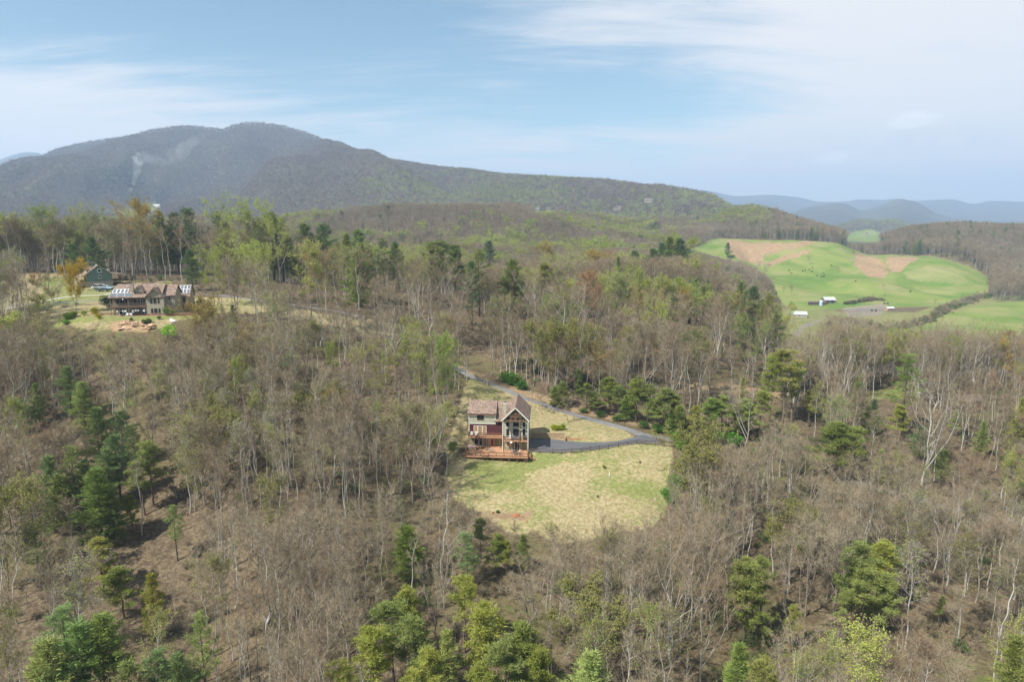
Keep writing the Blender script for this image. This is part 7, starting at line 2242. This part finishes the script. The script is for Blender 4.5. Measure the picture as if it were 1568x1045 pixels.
def visible(x, y, z, h):
    run = interp_grid(RUN, x, y - 6)
    px, py = project(x, y, z + h)
    px0, py0 = project(x, y, z)
    return ((z + h - CAMZ) / y > run + .0005) & (px > -60) & (px < 1630) & (py < 1060)


tk = np.array(taken)
xs, ys, zs = grid_pts(72, 335, 3.15, 5)
n = len(xs)
r = np.random.default_rng(11)
dens = fbm(xs, ys, 26, 91, 3)
hs = r.uniform(12.0, 19.0, n) + 4.0 * np.clip((ys - 185) / 35, 0, 1) * np.clip((300 - ys) / 60, 0, 1) - 2.0 * np.clip((ys - 240) / 30, 0, 1) * (xs > -100) + 6.5 * np.clip((-xs - 60) / 40, 0, 1) * np.clip((ys - 235) / 30, 0, 1)
keep = free(xs, ys, zs) & (r.uniform(0, 1, n) < np.clip(.38 + (dens - .38) * 2.0, .32, .85) + .18 * np.clip((ys - 190) / 30, 0, 1))
xs, ys, zs, hs = xs[keep], ys[keep], zs[keep], hs[keep]
d2 = np.min(np.hypot(xs[:, None] - tk[None, :, 0], ys[:, None] - tk[None, :, 1]) - tk[None, :, 2], 1)
m = d2 > 0
xs, ys, zs, hs = xs[m], ys[m], zs[m], hs[m]
for k in range(3):
    bl = blocked(xs, ys, zs, hs)
    hs = np.where(bl, hs * .62, hs)
cv = covers(xs, ys, zs, hs, .92, r)
xs, ys, zs, hs = xs[~cv], ys[~cv], zs[~cv], hs[~cv]
bl = blocked(xs, ys, zs, hs)
lucky = r.uniform(0, 1, len(xs)) < .04
m = (~bl | lucky) & (hs > 5.0)
xs, ys, zs, hs = xs[m], ys[m], zs[m], hs[m]
m = visible(xs, ys, zs, hs)
xs, ys, zs, hs = xs[m], ys[m], zs[m], hs[m]
n = len(xs)
px, py = project(xs, ys, zs)
zn = fbm(xs, ys, 35, 55, 3)
u = r.uniform(0, 1, n)
kinds = np.full(n, 'bare', dtype='<U12')
kinds[u < .09] = 'pale'
kinds[(u < .30) & (px > 1180) & (py < 660) & (py > 440)] = 'pale'
kinds[(u > .90) | (hs < 6.5)] = 'sapling'
kinds[(u > .28) & (u < .62)] = 'pole'
hs = np.where((kinds == 'sapling') & (hs > 7.5), np.clip(hs * .75, 5, 12), hs)
grn = (u > .62) & (u < .74) & (zn > .52)
grn |= (u > .64) & (u < .74) & (fbm(xs, ys, 12, 56, 2) > .60)
grn |= (u > .66) & (u < .74) & (ys > 205) & (px > 280) & (px < 1120)
kinds[grn & (kinds == 'bare') & (r.uniform(0, 1, n) < np.where(ys < 140, .15, np.where(ys > 205, .85, .6)))] = 'leafing'
kinds[(kinds == 'bare') & (fbm(xs, ys, 20, 57, 3) > .46) & (r.uniform(0, 1, n) < .34)] = 'thinleaf'
big = hs / ys * np.where(kinds == 'sapling', .5, 1)
# only what stands in the frame counts as an individual
vis = (px > 0) & (px < 1568) & (py < 1120)
order = np.argsort(-big * vis)
bare_idx = [i for i in order if kinds[i] in ('bare', 'pale', 'sapling', 'pole') and vis[i]][:255]
leaf_idx = [i for i in order if kinds[i] in ('leafing', 'thinleaf') and vis[i]][:150]
sel = set(bare_idx) | set(leaf_idx)
LAND = NAMED + [(765, 660, 'the wooden deck house'), (870, 700, 'the top of the clearing'), (760, 800, 'the red dirt patch'), (900, 830, 'the bottom of the clearing'),
                (1020, 740, 'the right side of the clearing'), (700, 745, 'the left side of the clearing'), (930, 665, 'the driveway loop'), (215, 500, 'the rock bank'),
                (225, 460, 'the solar roofed house'), (1420, 762, 'the woods track'), (500, 480, 'the yellow field'), (1440, 610, 'the small brown building'),
                (5, 1040, 'the bottom left corner'), (1560, 1035, 'the bottom right corner'), (5, 700, 'the left picture edge'), (1560, 850, 'the right picture edge'), (450, 1030, 'the left part of the bottom edge'), (1330, 1035, 'the right part of the bottom edge'), (5, 560, 'the upper left slope edge')]
LP = np.array([(a, b_) for a, b_, _ in LAND])
used_labels = {}


def rel_label(kind, x, y, z, h, i):
    pxx, pyy = [float(v) for v in project(x, y, z + h * .6)]
    d = np.hypot(LP[:, 0] - pxx, LP[:, 1] - pyy)
    sizes = 'tall' if h > 17 else ('medium' if h > 11.5 else 'short')
    noun = {'bare': 'grey-brown bare tree', 'pale': 'pale-barked bare tree', 'pole': 'slim pale-stemmed bare tree', 'sapling': 'thin bare sapling', 'leafing': 'tree in yellow-green leaf', 'thinleaf': 'slim tree with sparse green buds'}[kind]
    best = None
    for k in np.argsort(d)[:9]:
        ddx, ddy = pxx - LP[k, 0], pyy - LP[k, 1]
        a = math.degrees(math.atan2(-ddy, ddx)) % 360
        dirn = ['right of', 'above and right of', 'above', 'above and left of', 'left of', 'below and left of', 'below', 'below and right of'][int((a + 22.5) // 45) % 8]
        q_ = 'just ' if d[k] < 38 else ('' if d[k] < 95 else 'well ')
        lab = f'{sizes} {noun} {q_}{dirn} {LAND[k][2]}'
        if len(lab.split()) > 16:
            continue
        if lab not in used_labels:
            used_labels[lab] = 1
            return lab
        best = best or lab
    for w in ('slender', 'crooked', 'leaning', 'wide-crowned'):
        lab = f'{w} ' + best
        if lab not in used_labels and len(lab.split()) <= 16:
            pass
    return best or f'{sizes} {noun} on the wooded slope'


for i in list(bare_idx) + list(leaf_idx):
    k = str(kinds[i])
    col_ = None
    if k == 'thinleaf': col_ = LEAFT[['olive', 'pale', 'yg'][int(r.integers(3))]]
    if k == 'leafing':
        tt = ['olive', 'pale', 'tan', 'yg'][int(r.integers(4))] if ys[i] > 140 else 'olive'; col_ = LEAFT[tt]
    lab = rel_label(k, xs[i], ys[i], zs[i], hs[i], i)
    plant(k, 'leafing_tree' if k in ('leafing', 'thinleaf') else ('bare_sapling' if k == 'sapling' else 'bare_tree'), float(xs[i]), float(ys[i]), float(zs[i]), float(hs[i]), None, col_, float(r.uniform(.9, 1.25)), lab,
          {'leafing': 'tree', 'thinleaf': 'tree', 'sapling': 'sapling'}.get(k, 'bare tree'), {'leafing': 'thinly leafed trees in the near woods', 'thinleaf': 'thinly leafed trees in the near woods', 'sapling': 'bare saplings in the near woods'}.get(k, 'bare trees in the near woods'))


def hidden_sources(kind, sel_=None):
    out = []
    vs_ = LIB[kind] if sel_ is None else [LIB[kind][k] for k in sel_]
    for tm, cm, h0 in vs_:
        a = bpy.data.objects.new('trunk_shape', tm); b_ = bpy.data.objects.new('crown_shape', cm)
        out.append(((a, b_), h0))
    return out


def scatter_kinds(name, items, label, cat):
    """items: list of (kind, x, y, z, h, wide arrays)"""
    src, P_, S_, V_, W_ = [], [], [], [], []
    for kind, x, y, z, h, w in items:
        hsr = hidden_sources(kind); o0 = len(src)
        src += [s_[0] for s_ in hsr]
        h0 = np.array([s_[1] for s_ in hsr])
        v = r.integers(0, len(hsr), len(x))
        P_.append(np.stack([x, y, z], 1)); S_.append(h / h0[v]); V_.append(v + o0); W_.append(w * np.ones(len(x)))
    nn = sum(len(p) for p in P_)
    V = np.concatenate(V_)
    return scatter(name, np.concatenate(P_), np.concatenate(S_), r.uniform(0, 6.28, nn), V, src, label, cat, np.concatenate(W_))


rest = np.array([i for i in range(n) if i not in sel])
items = []
for k in ('bare', 'pale', 'sapling', 'pole'):
    ii = rest[kinds[rest] == k]
    items.append((k, xs[ii], ys[ii], zs[ii], hs[ii], r.uniform(.9, 1.3, len(ii))))
near_leaf = rest[kinds[rest] == 'leafing']
thin_leaf = rest[kinds[rest] == 'thinleaf']

# middle distance
mx, my, mz = grid_pts(336, 1420, 6.6, 6)
nm = len(mx)
mh = r.uniform(13, 19, nm) + 4 * (project(mx, my, mz)[0] > 1180)
m = free(mx, my, mz) & visible(mx, my, mz, mh)
mx, my, mz, mh = mx[m], my[m], mz[m], mh[m]
for k in range(2):
    bl = blocked(mx, my, mz, mh, 2.5); mh = np.where(bl, mh * .6, mh)
m = ~blocked(mx, my, mz, mh, 2.5)
mx, my, mz, mh = mx[m], my[m], mz[m], mh[m]
nm = len(mx)
pxm, pym = project(mx, my, mz)
um = r.uniform(0, 1, nm); zn = fbm(mx, my, 90, 61, 3)
valley = (pxm > 1150) & (my < 680)
okv = ~valley | (um < .35)
lf = (um > .87 + .9 * (.55 - zn)) & (pxm < 1180)
cf = (um < .022) | ((um < .09) & (pxm > 1100) & (my > 1040))
items.append(('bare', mx[okv & ~lf & ~cf], my[okv & ~lf & ~cf], mz[okv & ~lf & ~cf], mh[okv & ~lf & ~cf], 1.35))
scatter_kinds('bare_woods', items, 'dense bare spring woods covering the slopes and hills', 'woods')
ii = okv & lf & ~cf
scatter_kinds('leafing_woods', [('leafing', np.concatenate([mx[ii], xs[near_leaf]]), np.concatenate([my[ii], ys[near_leaf]]), np.concatenate([mz[ii], zs[near_leaf]]), np.concatenate([mh[ii], hs[near_leaf]]), 1.3), ('thinleaf', xs[thin_leaf], ys[thin_leaf], zs[thin_leaf], hs[thin_leaf], 1.1)],
              'yellow-green leafing trees mixed through the middle hill woods', 'woods')
scatter_kinds('distant_pines', [('white', mx[cf], my[cf], mz[cf], mh[cf] * 1.05, 1.25)], 'dark pines dotted over the middle hills', 'woods')

# far mountain
M['far_twig'] = tint_mat('far_twig', (.145, .122, .104), (.205, .178, .150), (.172, .138, .112), wscale=.004, wamp=.9)
M['far_leaf'] = tint_mat('far_leaf', (.175, .190, .085), (.235, .255, .110), wscale=.004)
LIB['far'] = []; LIB['far_leafing'] = []; LIB['far_pine'] = []
for s_ in range(5):
    for lst, mt_, con in (('far', 'far_twig', False), ('far_leafing', 'far_leaf', False), ('far_pine', 'blue_needle', True)):
        if con and s_ > 1: continue
        T_, C_, h_ = far_tree(200 + s_, con)
        LIB[lst].append((T_.mesh('far_trunk', [M['bark']]), C_.mesh('far_crown', [M[mt_]]), h_))
fx, fy, fz = grid_pts(1421, 3650, 11.5, 8)
nf = len(fx)
fh = r.uniform(15, 23, nf)
m = free(fx, fy, fz) & visible(fx, fy, fz, fh)
fx, fy, fz, fh = fx[m], fy[m], fz[m], fh[m]
m = ~blocked(fx, fy, fz, fh, 3)
fx, fy, fz, fh = fx[m], fy[m], fz[m], fh[m]
nf = len(fx); uf = r.uniform(0, 1, nf)
pxf, pyf = project(fx, fy, fz)
zn = fbm(fx, fy, 260, 63, 4)
pl = np.clip(.01 + .65 * np.clip((pxf - 430) / 250, 0, 1) * np.clip((pyf - 235) / 50, 0, 1), 0, .6) * np.clip((zn - .35) * 4.5, .05, 1.6)
lf = uf < pl
cf = (uf > .9975) | ((uf > .97) & (zn > .62) & (pyf > 262))
bf = ~lf & ~cf
scatter_kinds('mountain_woods', [('far', fx[bf], fy[bf], fz[bf], fh[bf], 1.5), ('far_leafing', fx[lf], fy[lf], fz[lf], fh[lf], 1.5), ('far_pine', fx[cf], fy[cf], fz[cf], fh[cf], 1.3)],
              'hazy grey-brown forest over the long wooded mountain', 'woods')

# hedges of the farm valley
hr = np.random.default_rng(77)
hp = []
for line, y0_, wd_ in (([(1296, 466), (1330, 461), (1352, 460)], 620, 4), ([(1295, 492), (1350, 506), (1395, 499), (1440, 482), (1475, 466), (1515, 452)], 480, 7), ([(1265, 502), (1290, 508), (1330, 514)], 450, 7), ([(1165, 425), (1182, 450), (1190, 466)], 600, 4)):
    c_ = resample(gp(line, y0_), 1.3)
    k_ = 3
    hp.append(np.repeat(c_, k_, 0) + hr.normal(size=(len(c_) * k_, 2)) * wd_ * .5)
hp = np.concatenate(hp); hz_ = H(hp[:, 0], hp[:, 1]); u_ = hr.uniform(0, 1, len(hp))
hh_ = hr.uniform(1.6, 4.4, len(hp)); a_ = u_ < .45; b2_ = (u_ >= .45) & (u_ < .80); c3_ = u_ >= .80
scatter_kinds('hedgerows', [('brush', hp[a_, 0], hp[a_, 1], hz_[a_], hh_[a_], 1.2), ('brushgreen', hp[b2_, 0], hp[b2_, 1], hz_[b2_], hh_[b2_] * .7, 1.3), ('sapling', hp[c3_, 0], hp[c3_, 1], hz_[c3_], hh_[c3_] * 1.6, 1.4)],
              'mixed bare and green hedges along the far farm fields', 'hedge')
# undergrowth
bx, by, bz = grid_pts(74, 300, 1.75, 9)
nb_ = len(bx)
m = free(bx, by, bz) & (r.uniform(0, 1, nb_) < np.clip(.13 + (fbm(bx, by, 14, 97, 3) - .46) * 2.6, .05, .55)) & visible(bx, by, bz, 3)
bx, by, bz = bx[m], by[m], bz[m]; nb_ = len(bx)
bh = r.uniform(.7, 2.6, nb_)
ub = r.uniform(0, 1, nb_)
gz = fbm(bx, by, 28, 98, 3)
bk = ~blocked(bx, by, bz, bh, 1.2)
gg = bk & (ub < np.clip((gz - .54) * 2.0 + .20 * (bx > 45), .03, .40)); bb = bk & ~gg
scatter_kinds('undergrowth', [('brush', bx[bb], by[bb], bz[bb], bh[bb], 1.1), ('brushgreen', bx[gg], by[gg], bz[gg], bh[gg] * .75, 1.1)],
              'low tangled brush and briars under the trees', 'undergrowth')
print('TREES near', n, 'mid', nm, 'far', nf, 'brush', nb_)

# ------------------------------------------------------------------ smoke on the mountain
def smoke(name, pts, Y_, label, dens, seed):
    """closed tapering tube of uneven smoke; pts = (px, py, radius in metres)"""
    m = bpy.data.materials.new(name + '_air'); m.use_nodes = True
    t = m.node_tree; t.nodes.clear()
    o = N(t, 'ShaderNodeOutputMaterial'); v = N(t, 'ShaderNodeVolumePrincipled')
    v.inputs['Color'].default_value = (.97, .98, 1.0, 1)
    v.inputs['Anisotropy'].default_value = .2
    g = N(t, 'ShaderNodeNewGeometry')
    nz = noise(t, g.outputs['Position'], .024, 4, .6, .8)
    L(t, mth(t, 'MULTIPLY', ramp(t, nz, .36, .74), dens), v.inputs['Density'])
    L(t, v.outputs[0], o.inputs['Volume'])
    P_ = []
    for (px, py, r_) in pts:
        x = (px - 784) / F * Y_ / float(dyt(Y_)); P_.append((x, Y_, q(Y_, py)))
    P_ = resample(np.array(P_)[:, [0, 2]], 14.0)
    rr = np.interp(np.linspace(0, 1, len(P_)), np.linspace(0, 1, len(pts)), [p[2] for p in pts])
    r0 = np.random.default_rng(seed)
    rr = rr * (1 + smooth(r0.normal(size=len(rr)) * .3, 7))
    T_ = TB()
    path = np.stack([P_[:, 0], np.full(len(P_), Y_), P_[:, 1]], 1)
    T_.tube(path, rr, 12)
    n_ = len(path)
    T_.add(path[0] + rdir(r0, 1) * .01, [], [], 0) if False else None
    me_v = T_.v[0]; k = 12
    T_.v.append(np.array([path[0], path[-1]])); a_, b_ = len(me_v), len(me_v) + 1
    T_.fn.append(np.full(24, 3)); T_.mi.append(np.zeros(24, int))
    lp = []
    for j in range(k):
        lp += [a_, (j + 1) % k, j]
        lp += [b_, (n_ - 1) * k + j, (n_ - 1) * k + (j + 1) % k]
    T_.lp.append(np.array(lp))
    ob = bpy.data.objects.new(name, T_.mesh(name, [m], True)); COL.objects.link(ob)
    tag(ob, label, 'smoke', kind='stuff')
    return ob


smoke('smoke_plume', [(197, 299, 3), (204, 288, 6), (210, 275, 9), (215, 262, 12), (218, 250, 15), (216, 240, 12), (222, 235, 6)], 2030, 'thin white smoke column rising from the foot of the wooded mountain', .026, 3)
smoke('smoke_drift', [(214, 243, 9), (228, 240, 15), (246, 243, 17), (264, 241, 19), (280, 236, 21), (292, 226, 20), (306, 216, 15), (322, 206, 8)], 2030, 'faint smoke drifting right from the top of the column', .0075, 6)
smoke('smoke_wisp', [(68, 294, 4), (63, 286, 9), (68, 291, 10), (76, 285, 11), (84, 279, 10), (92, 274, 5)], 2050, 'small white smoke wisp low on the mountain\'s left side', .030, 4)

# ------------------------------------------------------------------ haze
hm = bpy.data.materials.new('haze_air'); hm.use_nodes = True
t = hm.node_tree; t.nodes.clear()
o = N(t, 'ShaderNodeOutputMaterial')
v = N(t, 'ShaderNodeVolumePrincipled')
v.inputs['Color'].default_value = (.51, .69, .95, 1)
v.inputs['Density'].default_value = 0.00014
v.inputs['Anisotropy'].default_value = 0.15
L(t, v.outputs[0], o.inputs['Volume'])
x0, x1, y0, y1, z0, z1 = -26000, 26000, -400, 11900, float(ZG.min()) - 1.0, float(ZG.max()) + 32
vs = [(x, y, z) for z in (z0, z1) for y in (y0, y1) for x in (x0, x1)]
me = bpy.data.meshes.new('haze')
me.from_pydata(vs, [], [(0, 2, 3, 1), (4, 5, 7, 6), (0, 1, 5, 4), (2, 6, 7, 3), (0, 4, 6, 2), (1, 3, 7, 5)])
me.materials.append(hm)
hz = bpy.data.objects.new('haze', me); COL.objects.link(hz)
tag(hz, 'thin pale blue haze over the hills', 'haze', kind='stuff')
